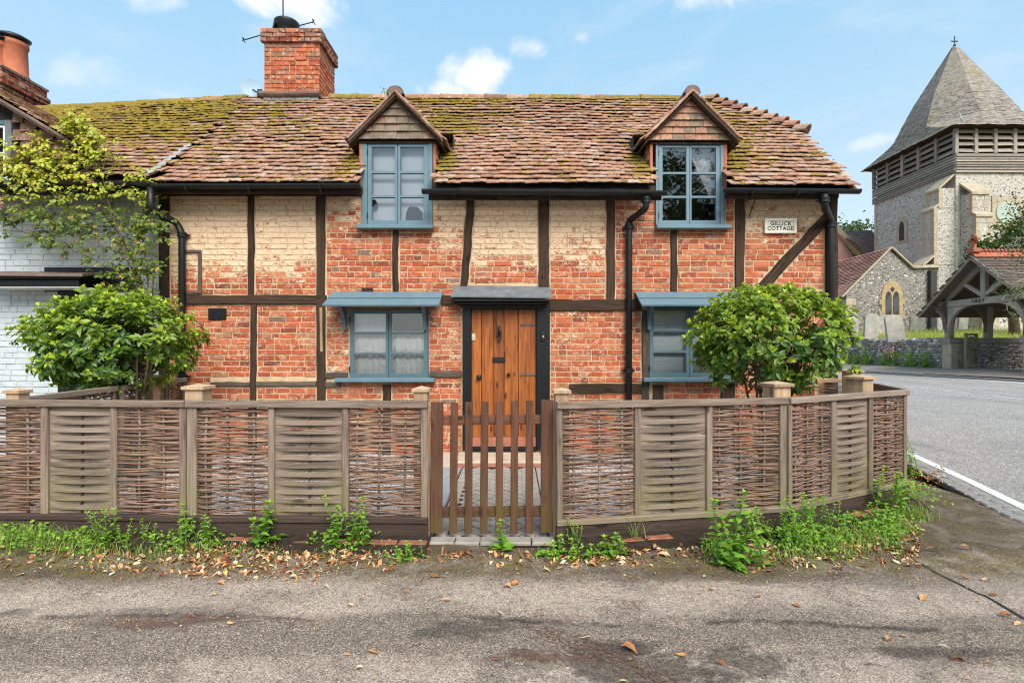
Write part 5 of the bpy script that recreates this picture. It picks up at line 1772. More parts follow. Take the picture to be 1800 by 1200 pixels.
# ------------------------------------------------------------------ fences and gate
ZT, ZTB, ZB, ZBB = 1.050, .998, .190, .145
def panel(label, A, B, stiles, sections, weave_seed, zo=0.0, group=None, slats=True):
    """stiles: (u0,u1) fractions; sections: (u0,u1,'w'|'s')"""
    A, B = Vector((*A, 0)), Vector((*B, 0))
    L = (B - A).length
    du = (B - A) / L
    nn = Vector((du.y, -du.x, 0))                 # towards the camera
    P = lambda u, d, z: A + du * (u * L) + nn * d + Vector((0, 0, z + zo))
    root = thing('woven_fence_panel', P(.5, 0, .0), label, 'fence panel', group)
    rg = random.Random(weave_seed)
    for (z0, z1, nm, mt) in ((ZTB, ZT, 'top_rail', 'fence'), (ZBB, ZB, 'bottom_rail', 'board' if A.x < .3 else 'fence')):
        m = MB(); m.beam(P(0.001, .015, (z0 + z1) / 2), P(.999, .015, (z0 + z1) / 2), z1 - z0, .052, (0, 0, 1), .006, 5, .001, .02, rg)
        m.build(nm, M[mt], root)
    for (a, b) in stiles:
        m = MB(); m.beam(P((a + b) / 2, .004, ZB + .001), P((a + b) / 2, .004, ZTB - .001), (b - a) * L, .038, du, .006, 3, .0015, .01, rg)
        m.build('stile', M['fence'], root)
    wv = MB()
    for (a, b, typ) in sections:
        wl = (b - a) * L
        if typ == 's':
            m = MB(); m.beam(P((a + b) / 2, -.004, ZB), P((a + b) / 2, -.004, ZTB), .016, .012, du, .002, rng=rg); m.build('batten', M['board'], root)
            n = 25
            hs = (ZTB - ZB) / n
            for k in range(n):
                z = ZB + hs * (k + .5)
                out = .010 if k % 2 else -.018
                if k == n - 1: out = .010
                mm = 7
                hgt = hs * (1.12 if k % 2 else 1.08)
                Aa, Bb = [], []
                dz = rg.uniform(-.002, .002)
                for i in range(mm):
                    f = i / (mm - 1)
                    bow = out * math.sin(math.pi * f) ** .8
                    p = P(lerp(a, b, f), bow, z + dz + rg.uniform(-.0008, .0008))
                    Aa.append(p + Vector((0, 0, -hgt / 2))); Bb.append(p + Vector((0, 0, hgt / 2)))
                s = MB()
                s.strip(Bb, Aa, -nn * .006)
                # grain runs along the slat
                s.g = [((Vector(q) - P(a, 0, 0)).dot(nn) + k, q[2] * 1.0, (Vector(q) - P(a, 0, 0)).dot(du) + k * 1.7) for q in s.v]
                s.r = [rg.random()] * len(s.v)
                s.build('slat', M['fence'], root)
        else:
            nr_ = 3 if wl > .5 else 2
            us = [lerp(a, b, f) for f in ((.16, .5, .84) if nr_ == 3 else (.34, .74))]
            if rg.random() < .5 and nr_ == 3: us = [lerp(a, b, f) for f in (.12, .42, .78)]
            for u in us:
                rods = MB(); rods.tube([P(u + rg.uniform(-.004, .004), rg.uniform(-.003, .003), lerp(ZB - .01, ZTB + .01, f)) for f in (0, .35, .7, 1)], .0105, 7, rg); rods.build('rod', M['fence'], root, True)
            z, c = ZB + .004, 0
            while z < ZTB - .008:
                # a bundle of two or three wands, then a slit
                nb = rg.choice((1, 2, 2, 3, 3))
                ph = 1 if c % 2 else -1
                tilt = rg.uniform(-.007, .007)
                for w in range(nb):
                    if z > ZTB - .006: break
                    r0 = rg.uniform(.0036, .0062)
                    knots = [a - .004] + [v for q in range(len(us) + 1) for v in ()]
                    stops = [(a - .004, rg.uniform(-.004, .010))]
                    for q, u in enumerate(us):
                        stops.append((u, ph * (-1) ** q * (.0105 + r0)))
                        nx_ = us[q + 1] if q + 1 < len(us) else b
                        if q + 1 < len(us): stops.append(((u + nx_) / 2, rg.uniform(-.004, .004)))
                    stops.append((b + .004, rg.uniform(-.004, .010)))
                    pts, rad = [], []
                    bow = rg.uniform(-.008, .008)
                    for q, (u, d) in enumerate(stops):
                        f = (u - a) / (b - a)
                        pts.append(P(u, d + rg.uniform(-.003, .003), z + tilt * (f - .5) * 2 + bow * math.sin(math.pi * min(max(f, 0), 1)) + rg.uniform(-.002, .002)))
                        rad.append(r0 * lerp(1.15, .8, f if ph > 0 else 1 - f))
                    wv.tube(pts, rad, 5, rg)
                    z += r0 * 1.42
                z += rg.choice((0, 0, 0, .001, .002, .003, .005, .008))
                c += 1
    wv.build('willow_weave', M['weave'], root, True, kind='stuff')
    return root
def fpx(px, y): return ((px - CX) / FPX * y, y)
def frac(A, B, px):
    """fraction along A-B where the picture column px meets it"""
    ax, ay = A; bx, by = B
    k = (px - CX) / FPX
    return (k * ay - ax) / ((bx - ax) - k * (by - ay))
def mkpanel(label, A, B, st, se, seed):
    f = lambda p: frac(A, B, p)
    return panel(label, A, B, [(f(a), f(b)) for a, b in st], [(f(a), f(b), t) for a, b, t in se], seed)
A1, B1 = fpx(-97, 3.93), fpx(329.5, 3.85)
A2, B2 = fpx(330.5, 3.85), fpx(753, 3.81)
A3, B3 = fpx(977, 3.75), fpx(1380.5, 4.08)
A4, B4 = fpx(1382.5, 4.08), fpx(1591, 4.875)
mkpanel("woven willow and slat fence panel leaving the picture in front of the white house", A1, B1,
        [(-96, -84), (75, 88), (197, 208), (327.5, 329)][:3] + [(318, 329.3)], [(-84, 75, 'w'), (88, 197, 's'), (208, 318, 'w')], 41)
A0, B0 = fpx(-530, 4.02), fpx(-99, 3.935)
mkpanel("woven willow and slat fence panel wholly beyond the picture's edge before the white house", A0, B0,
        [(-529, -518), (-400, -389), (-280, -269), (-110, -100)], [(-518, -400, 'w'), (-389, -280, 's'), (-269, -110, 'w')], 40)
mkpanel("woven willow and slat fence panel ending at the hinge side of the picket gate", A2, B2,
        [(330.8, 348), (473, 484), (603, 614), (740, 752.5)], [(348, 473, 'w'), (484, 603, 's'), (614, 740, 'w')], 42)
mkpanel("woven willow and slat fence panel just past the picket gate, below the tall downpipe", A3, B3,
        [(977.5, 988), (1114, 1125), (1240, 1250), (1368, 1380)], [(988, 1114, 'w'), (1125, 1240, 's'), (1250, 1368, 'w')], 43)
mkpanel("woven willow and slat fence panel angled towards the road at the corner", A4, B4,
        [(1383, 1389), (1458, 1467), (1524, 1531), (1585.5, 1590.5)], [(1389, 1458, 'w'), (1467, 1524, 's'), (1531, 1585.5, 'w')], 44)
# returns: behind, the fence runs back to the houses
C0, C1 = (3.76, 4.93), (4.33, 6.55)
panel("woven fence panel running back from the road corner to the far garden post", C0, C1, [(0, .03), (.33, .36), (.64, .67), (.97, 1)], [(.03, .33, 'w'), (.36, .64, 's'), (.67, .97, 'w')], 45)
D0, D1 = (-3.95, 4.02), (-4.12, 5.30)
panel("woven dividing fence panel running back beside the left bush from the front fence", D0, D1, [(0, .03), (.33, .36), (.64, .67), (.97, 1)], [(.03, .33, 'w'), (.36, .64, 's'), (.67, .97, 'w')], 46)
panel("woven dividing fence panel nearest the houses, under the left bush", (-4.13, 5.40), (-4.36, 6.80), [(0, .03), (.33, .36), (.64, .67), (.97, 1)], [(.03, .33, 'w'), (.36, .64, 's'), (.67, .97, 'w')], 47)
sh = thing('low_side_rail', (4.1, 6.7, 0), "short piece of woven fence joining the far garden post to the house corner", "fence panel")
m = MB(); m.beam((3.98, 6.74, 1.02), (4.30, 6.62, 1.02), .06, .05, (0, 0, 1), .005); m.build('top_rail', M['post'], sh)
m = MB(); m.beam((3.99, 6.73, 0), (3.99, 6.73, .99), .06, .04, (1, 0, 0), .005); m.build('stile', M['post'], sh)
m = MB()
for k in range(70):
    z = .06 + k * .0132
    m.tube([(4.02, 6.72 + R.uniform(-.01, .01), z), (4.14, 6.68 + R.uniform(-.01, .01), z + R.uniform(-.006, .006)), (4.27, 6.63 + R.uniform(-.01, .01), z)], R.uniform(.004, .006), 5)
m.build('willow_weave', M['weave'], sh, True, kind='stuff')
# gravel boards
def gboard(A, B, label, n=1, mat='board'):
    A, B = Vector((*A, 0)), Vector((*B, 0))
    nn = Vector(((B - A).y, -(B - A).x, 0)).normalized()
    o = MB(); o.beam(A + nn * .012 + Vector((0, 0, .068)), B + nn * .012 + Vector((0, 0, .068)), .15, .034, (0, 0, 1), .004, 5, .001, .0)
    o = o.build('gravel_board', M[mat]); tag(o, label, 'gravel board', 'gravel boards under the fence')
gboard(A0, B0, "dark stained gravel board under the fence panel beyond the picture's edge")
gboard(A1, B1, "dark stained gravel board under the fence panel in front of the white house")
gboard(A2, B2, "dark stained gravel board under the fence panel before the gate")
gboard(A3, B3, "dark stained gravel board under the fence panel past the gate")
gboard(A4, B4, "dark stained gravel board under the angled corner fence panel")
gboard(C0, C1, "gravel board under the fence panel that runs back along the road")
# posts with caps
def post(x, y, zt, label, w=.10, rot=0.0, mat='post', cap=True):
    p = thing('fence_post', (x, y, 0), label, 'fence post', 'square capped fence posts')
    m = MB(); m.beam((x, y, -.05), (x, y, zt - .035), w, w, (math.cos(rot), math.sin(rot), 0), .006, 4); m.build('shaft', M[mat], p)
    if cap:
        m = MB(); ca, sa = math.cos(rot), math.sin(rot)
        m.beam((x, y, zt - .034), (x, y, zt - .012), w * 1.28, w * 1.28, (ca, sa, 0), .005)
        k = w * .62
        q = lambda a, b, z: (x + ca * a - sa * b, y + sa * a + ca * b, z)
        m.add([q(-k, -k, zt - .0115), q(k, -k, zt - .0115), q(k, k, zt - .0115), q(-k, k, zt - .0115), q(0, 0, zt + .008)], [(0, 1, 4), (1, 2, 4), (2, 3, 4), (3, 0, 4)])
        m.build('cap', M[mat], p)
post(-3.86, 4.0, 1.125, "square fence post with cap at the end of the front fence by the white house", .10)
post((349 - CX) / FPX * 3.97, 3.97, 1.160, "square capped fence post where the two front panels meet, beside the left bush", .135)
post((741 - CX) / FPX * 3.92, 3.92, 1.145, "square capped fence post on the hinge side of the picket gate, below the netted window", .105)
post((987 - CX) / FPX * 3.86, 3.86, 1.138, "square capped fence post on the latch side of the picket gate, beside the door", .105)
post((1365 - CX) / FPX * 4.20, 4.20, 1.165, "square capped fence post in front of the right bush at the bend of the fence", .15, .2)
post((1511 - CX) / FPX * 5.02, 5.02, 1.175, "dark capped square fence post nearer of the pair at the road corner", .165, .45)
post((1497 - CX) / FPX * 6.35, 6.35, 1.18, "light capped square fence post farther of the pair by the house corner", .15, .2)
post(-4.20, 5.95, 1.13, "pale square fence post in the dividing fence below the left bush", .15, .1)

# picket gate
YG2 = 3.845
kg = FPX / YG2
g = thing('picket_gate', ((865 - CX) / kg, YG2, .05), "brown picket gate with two wide end boards in front of the orange door", "gate")
bars = [(759, 780, 706, 934, 757, 778), (792.7, 806, 707, 935, 790, 804), (818, 831.6, 706, 935, 817, 830), (845.6, 859, 705.5, 935, 843.5, 857), (872, 885, 705, 935, 871, 884), (898, 911, 704, 935, 897, 910), (924.5, 937.8, 703.5, 935, 923, 936.5), (951, 972, 702, 933, 950, 970)]
for (a, b_, yt, yb, a2, b2) in bars:
    wide = b_ - a > 18
    m = MB(); m.beam(((a2 + b2) / 2 / kg - CX / kg, YG2 - .02, CH + (HY - yb) / kg), ((a + b_) / 2 / kg - CX / kg, YG2 - .02, CH + (HY - yt) / kg), (b_ - a) / kg, .022, (1, 0, 0), .004 if wide else .006, 3, .0006, .01)
    m.build('end_board' if wide else 'picket', M['gate'], g)
for yt, yb in ((731, 747), (892, 909)):
    m = MB(); m.beam(((760 - CX) / kg, YG2 + .013, CH + (HY - (yt + yb) / 2) / kg), ((971 - CX) / kg, YG2 + .013, CH + (HY - (yt + yb) / 2 + 2) / kg), (yb - yt) / kg, .04, (0, 0, 1), .005, 4)
    m.build('rail', M['gate'], g)
for px in (752.5, 975):
    m = MB(); m.beam(((px - CX) / kg, YG2 + .03, 0), ((px - CX) / kg, YG2 + .03, 1.03), .02, .05, (1, 0, 0), .003); tag(m.build('gate_stop', M['post']), "slim pale batten at the %s side of the picket gate" % ("hinge" if px < 800 else "latch"), "gate post")
# ------------------------------------------------------------------ church
church = thing('church', (24, 31, .9), "flint church with shingled spire, boarded belfry and small gabled chapel beyond the road", "church")
TX0, TX1, TY0, TY1 = 26.87, 32.77, 31.0, 38.0
def TZ(py, y=31.0): return CH + (HY - py) / FPX * y
zE, zS, zL, zF = TZ(222), TZ(270), TZ(278), TZ(300)       # eaves, louvre sill, boards, flint top
tw_ = MB(); tw_.box(TX0, TX1, TY0, TY1, .6, zF, .02); tw_.build('tower', M['flint'], church)
tw_ = MB(); tw_.box(TX0 + .13, TX1 - .13, TY0 + .13, TY1 - .13, zF, zE, .02); tw_.build('belfry', M['timber'], church)
for k in range(7):                                     # weatherboards, tilted out at the foot
    z0 = zF - .12 + k * (zS - zF + .08) / 7
    h = (zS - zF + .08) / 7
    for (p, q, n) in (((TX0 - .06, TY0 - .08), (TX1 + .06, TY0 - .08), (0, -1)), ((TX0 - .08, TY0 - .06), (TX0 - .08, TY1 + .06), (-1, 0))):
        b = MB(); zj = R.uniform(-.015, .015)
        A = [Vector((p[0], p[1], z0 + zj)) , Vector((q[0], q[1], z0 + zj + R.uniform(-.03, .03)))]
        nv = Vector((n[0], n[1], 0))
        b.prism([A[0] + nv * .05, A[1] + nv * .05, A[1] - nv * .02 + Vector((0, 0, h * 1.12)), A[0] - nv * .02 + Vector((0, 0, h * 1.12))], -nv * .035)
        b.g = [(v[2], v[0] * .1, (v[0] + v[1]) + k * 3) for v in b.v]; b.r = [R.random()] * len(b.v)
        b.build('cladding_board', M['oak_grey'], church)
nb = 5
for face in range(2):
    for k in range(nb + 1):
        f = k / nb
        b = MB()
        if face == 0: b.box(lerp(TX0, TX1, f) - .11, lerp(TX0, TX1, f) + .11, TY0 - .10, TY0 + .12, zS, zE, .02)
        else:
            if k == 0: continue
            b.box(TX0 - .10, TX0 + .12, lerp(TY0, TY1, f) - .11, lerp(TY0, TY1, f) + .11, zS, zE, .02)
        b.build('louvre_post', M['oak_grey'], church)
    for k in range(nb):
        for j in range(4):
            z = zS + .06 + j * (zE - zS - .1) / 4
            b = MB()
            f0, f1 = k / nb, (k + 1) / nb
            if face == 0: b.beam((lerp(TX0, TX1, f0) + .12, TY0 + .0, z + .14), (lerp(TX0, TX1, f1) - .12, TY0 + .0, z + .14 + R.uniform(-.03, .03)), .36, .035, (0, .55, .8), .006)
            else: b.beam((TX0 + .0, lerp(TY0, TY1, f0) + .12, z + .14), (TX0 + .0, lerp(TY0, TY1, f1) - .12, z + .14 + R.uniform(-.03, .03)), .36, .035, (.55, 0, .8), .006)
            b.build('louvre_slat', M['oak_grey'], church)
# spire: square skirt at the eaves turning into an octagon, in shingle courses
sx, sy = (TX0 + TX1) / 2, (TY0 + TY1) / 2
apex = CH + (HY - 84) / FPX * sy
ov = .55
half = (TY1 - TY0) / 2 + ov
sp = MB()
N = 70
zE2 = zE - .10
def ring(f):
    """outline of the spire at height fraction f; 8 points"""
    z = lerp(zE2, apex, f)
    b = 1 - f
    # flared skirt: quickly narrows over the first fifth
    fs = .15
    flare = lerp(half, half * .82, (f / fs) ** .8) if f < fs else lerp(half * .82, .16, (f - fs) / (1 - fs))
    ch = lerp(.0, .58, min(1, f / fs) ** .8)           # how far the corners are cut
    h = max(flare, .10)
    k = h * (1 - ch)
    q = lerp((TX1 - TX0 + 2 * ov) / (TY1 - TY0 + 2 * ov), 1, min(1, f / .5))
    return [(-k * q, -h), (k * q, -h), (h * q, -k), (h * q, k), (k * q, h), (-k * q, h), (-h * q, k), (-h * q, -k)], z
V, Fc, rr = [], [], []
for i in range(N):
    lo, z0 = ring(i / N); hi, z1 = ring((i + 1) / N)
    for e in range(8):
        a, b = lo[e], lo[(e + 1) % 8]; c, d = hi[(e + 1) % 8], hi[e]
        L = math.hypot(b[0] - a[0], b[1] - a[1])
        n = max(1, int(L / .30))
        for k in range(n):
            f0, f1 = k / n, (k + 1) / n
            j = R.uniform(-.02, .03)
            o_ = len(V)
            s0 = 1.012 + R.uniform(0, .01)
            for (u, w, f, z, s) in ((a, b, f0, z0 - .05 + j, s0), (a, b, f1, z0 - .05 + j, s0), (d, c, f1, z1 + .02, 1.0), (d, c, f0, z1 + .02, 1.0)):
                V.append((sx + lerp(u[0], w[0], f) * s, sy + lerp(u[1], w[1], f) * s, z))
            Fc.append((o_, o_ + 1, o_ + 2, o_ + 3)); rr += [R.random()] * 4
sp.v, sp.f, sp.g, sp.r = V, Fc, V, rr
sp.build('spire', M['shingle'], church, kind='stuff')
b = MB(); b.box(TX0 - ov + .03, TX1 + ov - .03, sy - half + .03, sy + half - .03, zE2 - .07, zE2 - .03, .01); b.build('eaves_board', M['timber'], church)
fi = MB(); fi.tube([(sx, sy, apex - .1), (sx, sy, apex + .75)], .035, 6); fi.tube([(sx - .22, sy, apex + .42), (sx + .22, sy, apex + .42)], .035, 6); fi.lathe((sx, sy, apex + .12), [(.0, -.1), (.09, -.05), (.09, .05), (0, .1)], 8, cap=False); fi.build('finial_cross', M['iron'], church)
lr = MB(); lr.tube([Vector((TX0 - .05, TY0 - .30, zE + .62)), Vector((TX0 - .05, TY0 - .42, zE + .25)), Vector((TX0 + .15, TY0 - .40, zE - .02)), Vector((TX0 + .5, TY0 - .12, zE - .10))], .04, 6); lr.build('conductor_strap', M['lead_pale'], church)
# stone quoins, buttresses
def quoins(x, y, z0, z1, dx, dy, n):
    for k in range(n):
        z = lerp(z0, z1, k / n); h = (z1 - z0) / n
        w = .42 if k % 2 else .26
        b = MB(); b.box(min(x, x + dx * w), max(x, x + dx * w), min(y, y + dy * .3), max(y, y + dy * .3), z + .006, z + h - .006, .015); b.build('quoin', M['stone'], church)
quoins(TX0 - .02, TY1 - .0 - .28, 1.0, zF - .35, .3, .3, 13)
def buttress(p, d, w, stages):
    """p: wall point (centre), d: outward unit, stages: (projection, z top)"""
    d = Vector((*d, 0)); s = Vector((-d.y, d.x, 0))
    c = Vector((*p, 0))
    z0 = .6
    for i, (pr, zt) in enumerate(stages):
        b = MB(); poly = [c - s * w / 2, c + s * w / 2, c + s * w / 2 + d * pr, c - s * w / 2 + d * pr]
        b.prism([v + Vector((0, 0, z0)) for v in poly], (0, 0, zt - z0)); b.build('buttress', M['flint'], church)
        for sg in (-1, 1):
            n = max(2, int((zt - z0) / .42))
            for k in range(n):
                za, zb2 = lerp(z0, zt, k / n), lerp(z0, zt, (k + 1) / n)
                ww = .34 if k % 2 else .24
                cc = c + s * sg * (w / 2 - ww / 2 + .012) + d * (pr - .11)
                q = MB(); q.beam(cc + Vector((0, 0, za + .008)), cc + Vector((0, 0, zb2 - .008)), ww, .26, s, .012); q.build('quoin', M['stone'], church)
        nx_ = stages[i + 1][0] if i + 1 < len(stages) else 0.02
        hh = (pr - nx_) * 1.0
        cp = MB(); k = w / 2 + .06
        cp.prism([c - s * k + d * (pr + .08) + Vector((0, 0, zt)), c + s * k + d * (pr + .08) + Vector((0, 0, zt)), c + s * k + d * nx_ + Vector((0, 0, zt + hh)), c - s * k + d * nx_ + Vector((0, 0, zt + hh))], (0, 0, -.14)); cp.build('weathering', M['stone'], church)
        z0 = zt - .02
buttress((TX0, TY0 + .55), (-1, 0), .95, [(1.9, TZ(465)), (1.25, TZ(365)), (.95, TZ(330))])
buttress((TX0 + .75, TY0), (0, -1), .95, [(1.45, TZ(440)), (1.05, TZ(385)), (.8, TZ(345))])
# little lancet in the west face
wz0, wz1, wy = CH + (HY - 423) / FPX * 35.3, CH + (HY - 390) / FPX * 35.3, 35.25
lw = part_empty('lancet_window', (TX0, wy, wz0), church)
def arch_poly(w, h, n=8, k=.62):
    pts = [(-w, 0), (w, 0), (w, h * k)]
    for i in range(1, n): 
        t_ = i / n
        pts.append((w * (1 - t_ ** 1.7), h * (k + (1 - k) * math.sin(t_ * math.pi / 2))))
    pts.append((0, h))
    for i in range(n - 1, 0, -1):
        t_ = i / n
        pts.append((-w * (1 - t_ ** 1.7), h * (k + (1 - k) * math.sin(t_ * math.pi / 2))))
    pts.append((-w, h * k))
    return pts
b = MB(); b.prism([(TX0 - .05, wy + a, wz0 - .15 + z) for a, z in arch_poly(.50, wz1 - wz0 + .45)], (.1, 0, 0)); b.build('surround', M['stone'], lw)
b = MB(); b.prism([(TX0 - .07, wy + a, wz0 + z) for a, z in arch_poly(.22, wz1 - wz0)], (.05, 0, 0)); b.build('pane', M['interior'], lw)
# clock panel
cxk, czk = (1768 - CX) / FPX * 31, TZ(374)
ck_ = part_empty('clock', (cxk, TY0 - .1, czk), church)
b = MB(); b.box(cxk - .88, cxk + .88, TY0 - .06, TY0 + .05, czk - .98, czk + .98, .02); b.build('clock_panel', M['stone'], ck_)
b = MB(); b.lathe((cxk, TY0 - .06, czk), [(.66, 0), (.66, .05), (.58, .055), (.0, .055)], 28, (0, -1, 0), False); b.build('dial', M['dial'], ck_)
b = MB()
for (an, L) in ((2.2, .42), (.5, .3)): b.beam((cxk, TY0 - .135, czk), (cxk + math.sin(an) * L, TY0 - .135, czk + math.cos(an) * L), .05, .02, (0, 1, 0), .004)
b.build('hand', M['brass'], ck_)
# chapel: gable towards us
CY = 29.0
def HX(px): return (px - CX) / FPX * CY
def HZ(py): return CH + (HY - py) / FPX * CY
poly = [(HX(1488), CY, .8), (HX(1650), CY, .8), (HX(1650), CY, HZ(470)), (HX(1603), CY, HZ(472)), (HX(1565), CY, HZ(440)), (HX(1488), CY, HZ(517))]
b = MB(); b.prism(poly, (0, .5, 0)); b.build('chapel_gable', M['flint_dark'], church)
b = MB(); b.box(HX(1488) - .0, HX(1488) + .4, CY + .5, 42, .8, HZ(518), .02); b.build('chapel_wall', M['flint_dark'], church)
rf = MB()
e0, e1 = Vector((HX(1483) - .15, CY - .12, HZ(522))), Vector((HX(1565), CY - .12, HZ(435)))
dirv = Vector((0, 13, 0))
nrow = 26
for k in range(nrow):
    a, c = e0.lerp(e1, k / nrow), e0.lerp(e1, (k + 1.12) / nrow)
    up = Vector((-.035, 0, .045))
    n = 22
    for j in range(n):
        y0, y1 = dirv * (j / n), dirv * ((j + 1) / n)
        jz = Vector((0, 0, R.uniform(-.01, .012)))
        rf.add([a + y0 + up + jz, a + y1 + up + jz, c + y1, c + y0], [(0, 1, 2, 3)], [(p[1] * .2, k, p[0] + j * 1.3) for p in (a + y0, a + y1, c + y1, c + y0)], R.random())
rf.build('chapel_roof', M['church_tile'], church, kind='stuff')
b = MB(); b.add([e1, e1 + dirv, (HX(1650), CY + 13, HZ(472)), (HX(1603), CY - .1, HZ(470))], [(0, 1, 2, 3)]); b.build('chapel_back_slope', M['church_tile'], church)
b = MB(); b.beam(e0 + Vector((0, .03, .0)), e1 + Vector((0, .03, .0)), .14, .10, (0, 1, 0), .02); b.beam(e1 + Vector((0, .03, 0)), Vector((HX(1604), CY - .09, HZ(471))), .14, .10, (0, 1, 0), .02); b.beam(Vector((HX(1604), CY - .1, HZ(470))), Vector((HX(1652), CY - .1, HZ(469))), .12, .14, (0, 1, 0), .02); b.build('verge_coping', M['stone'], church)
for k in range(6):
    z = lerp(1.9, HZ(525), k / 6)
    b = MB(); b.box(HX(1487) - .02, HX(1487) + (.55 if k % 2 else .34), CY - .05, CY + .3, z + .01, z + (HZ(525) - 1.9) / 6 - .01, .02); b.build('quoin', M['stone'], church)
b = MB(); b.lathe((HX(1500), CY + 3.5, HZ(498)), [(.10, -.2), (.10, .1), (.16, .12), (.02, .34)], 10); b.build('roof_vent', M['lead_pale'], church)
# chapel window
vx, v0, v1 = HX(1567), HZ(553), HZ(499)
cwn = part_empty('chapel_window', (vx, CY, v0), church)
b = MB(); b.prism([(vx + a, CY - .07, v0 - .12 + z) for a, z in arch_poly(.60, v1 - v0 + .28, 8, .55)], (0, .1, 0)); b.build('surround', M['orange_stone'], cwn)
for s in (-1, 1):
    for k in range(4):
        if k % 2 == 0:
            b = MB(); b.box(min(vx + s * .56, vx + s * .72), max(vx + s * .56, vx + s * .72), CY - .065, CY + .04, v0 + k * .33 - .1, v0 + k * .33 + .2, .01); b.build('quoin', M['orange_stone'], cwn)
b = MB(); b.box(vx - .75, vx + .75, CY - .12, CY + .02, v0 - .26, v0 - .13, .02); b.build('window_sill', M['stone'], cwn)
for s in (-1, 1):
    b = MB(); b.prism([(vx + s * .215 + a, CY - .085, v0 + .02 + z) for a, z in arch_poly(.17, (v1 - v0) * .74, 8, .72)], (0, .05, 0)); b.build('pane', M['interior'], cwn)
b = MB(); b.prism([(vx + a, CY - .085, v0 + (v1 - v0) * .74 + z) for a, z in ((0, -.02), (.13, .14), (0, .30), (-.13, .14))], (0, .05, 0)); b.build('pane', M['interior'], cwn)
ld = MB()
for s in (-1, 1):
    for k in range(-3, 9):
        for t_ in (-1, 1):
            x0_, z0_ = vx + s * .215 - t_ * .155, v0 + .04 + k * .12
            p, q = Vector((x0_, CY - .092, z0_)), Vector((x0_ + t_ * .31, CY - .092, z0_ + .36))
            if p.z > v0 and q.z < v0 + (v1 - v0) * .66: ld.beam(p, q, .014, .008, (0, 1, 0), .001)
ld.build('lead_came', M['lead_pale'], cwn)
# nave roof and gable behind, roof of the far aisle
b = MB(); NY = 40.0
def JX(px): return (px - CX) / FPX * NY
def JZ(py): return CH + (HY - py) / FPX * NY
b.prism([(JX(1440), NY, .5), (JX(1535), NY, .5), (JX(1535), NY, JZ(500)), (JX(1462), NY, JZ(398)), (JX(1385), NY, JZ(500)), (JX(1385), NY, .5)], (0, .5, 0)); b.build('nave_gable', M['church_tile'], church)
b = MB(); b.beam((JX(1460), NY - .1, JZ(396)), (JX(1534), NY - .1, JZ(470)), .5, .4, (0, 1, 0), .04); b.build('nave_coping', M['stone'], church)
b = MB(); b.add([(JX(1462), NY + .5, JZ(404)), (JX(1540), NY + .5, JZ(402)), (JX(1540), NY - 2.0, JZ(475)), (JX(1510), NY - 2.0, JZ(475)), (JX(1490), NY - .9, JZ(430))], [(0, 1, 2, 3, 4)]); b.build('nave_roof', M['old_roof'], church)
lk = MB(); lk.box(HX(1630), HX(1641), CY - .25, CY - .02, .9, HZ(476), .02); lk.build('dark_gap_box', M['interior'], church)  # solid dark box built in place of a dark gap

# ------------------------------------------------------------------ churchyard
WXX = 17.05
def yard_z(x, y):
    return lerp(1.62, 2.25, sstep(y + (x - 17) * .4, 20, 30)) + .05 * mnoise.noise(Vector((x, y, 0)))
def yz(x, y):
    if 20.4 > x and y < 21.6 and y > 14: return .62
    return yard_z(x, y)
sheet('churchyard_lawn', frange(17.3, 27, .4) + [30, 40, 60, 90], frange(20.6, 31, .4) + [36, 45, 60, 90], yard_z, M['turf'])
sheet('churchyard_lawn', frange(20.6, 27, .4) + [30, 40, 60, 90], frange(6, 20.5, .5), yard_z, M['turf'])
gb = MB()
for k in range(15000):
    x, y = R.uniform(17.3, 25), R.uniform(20.9, 29)
    if R.random() > .4 and y > 25: continue
    z = yard_z(x, y) - .02
    h = R.uniform(.10, .34) * (1.4 if R.random() < .08 else 1)
    a = R.uniform(0, 6.28); ln = R.uniform(.0, .5) * h
    dx, dy = math.cos(a) * .014, math.sin(a) * .014
    o_ = len(gb.v)
    gb.v += [(x - dx, y - dy, z), (x + dx, y + dy, z), (x + math.sin(a) * ln, y + math.cos(a) * ln, z + h)]
    gb.f.append((o_, o_ + 1, o_ + 2)); r_ = R.random(); gb.r += [r_] * 3
gb.g = gb.v
gb.build('long_grass', M['meadow'], None, kind='stuff')
def stones_face(o_, p, q, z0f, z1f, n, nrm, sz, parent, mat, seed):
    """cobbles bedded in a wall face"""
    rg = random.Random(seed)
    it = []
    p, q = Vector(p), Vector(q)
    L = (q - p).length; d = (q - p) / L
    row_h = sz * .92
    s = 0
    rows = int((z1f(0) - z0f(0)) / row_h)
    for r_ in range(rows + 1):
        x = rg.uniform(0, sz)
        while x < L:
            w = sz * rg.uniform(.55, 1.9)
            z0, z1 = z0f(x / L), z1f(x / L)
            z = z0 + (r_ + .5) * (z1 - z0) / (rows + 1) + rg.uniform(-.02, .02)
            loc = p + d * (x + w / 2) + Vector((0, 0, z - p.z)) + Vector(nrm) * rg.uniform(-.02, .015)
            it.append((rg.choice(LUMP), basis(loc, d, Vector(nrm).cross(d), nrm, (w * .5, row_h * .5, .07)), {'rnd': rg.random()}, w * row_h))
            x += w
    pieces('flint', 'flintwork', parent, it, mat, 0, True)
M['flintrnd'] = None
def m_flintpiece():
    m, t = new_mat("flint_piece")
    p = t.pos(); r = t.rnd()
    c = t.ramp(r, [(0, (.075, .07, .066)), (.35, (.17, .155, .14)), (.65, (.30, .275, .25)), (.86, (.46, .43, .39)), (1, (.74, .70, .66))])
    c = t.mix(t.step(t.noise(p, 14, 5, .7), .45, .65), c, t.mix(.55, c, (.62, .58, .53)))
    finish(t, c, .6, t.bump(t.noise(p, 30, 4), .5, .02), .4)
    return m
M['flintrnd'] = m_flintpiece()
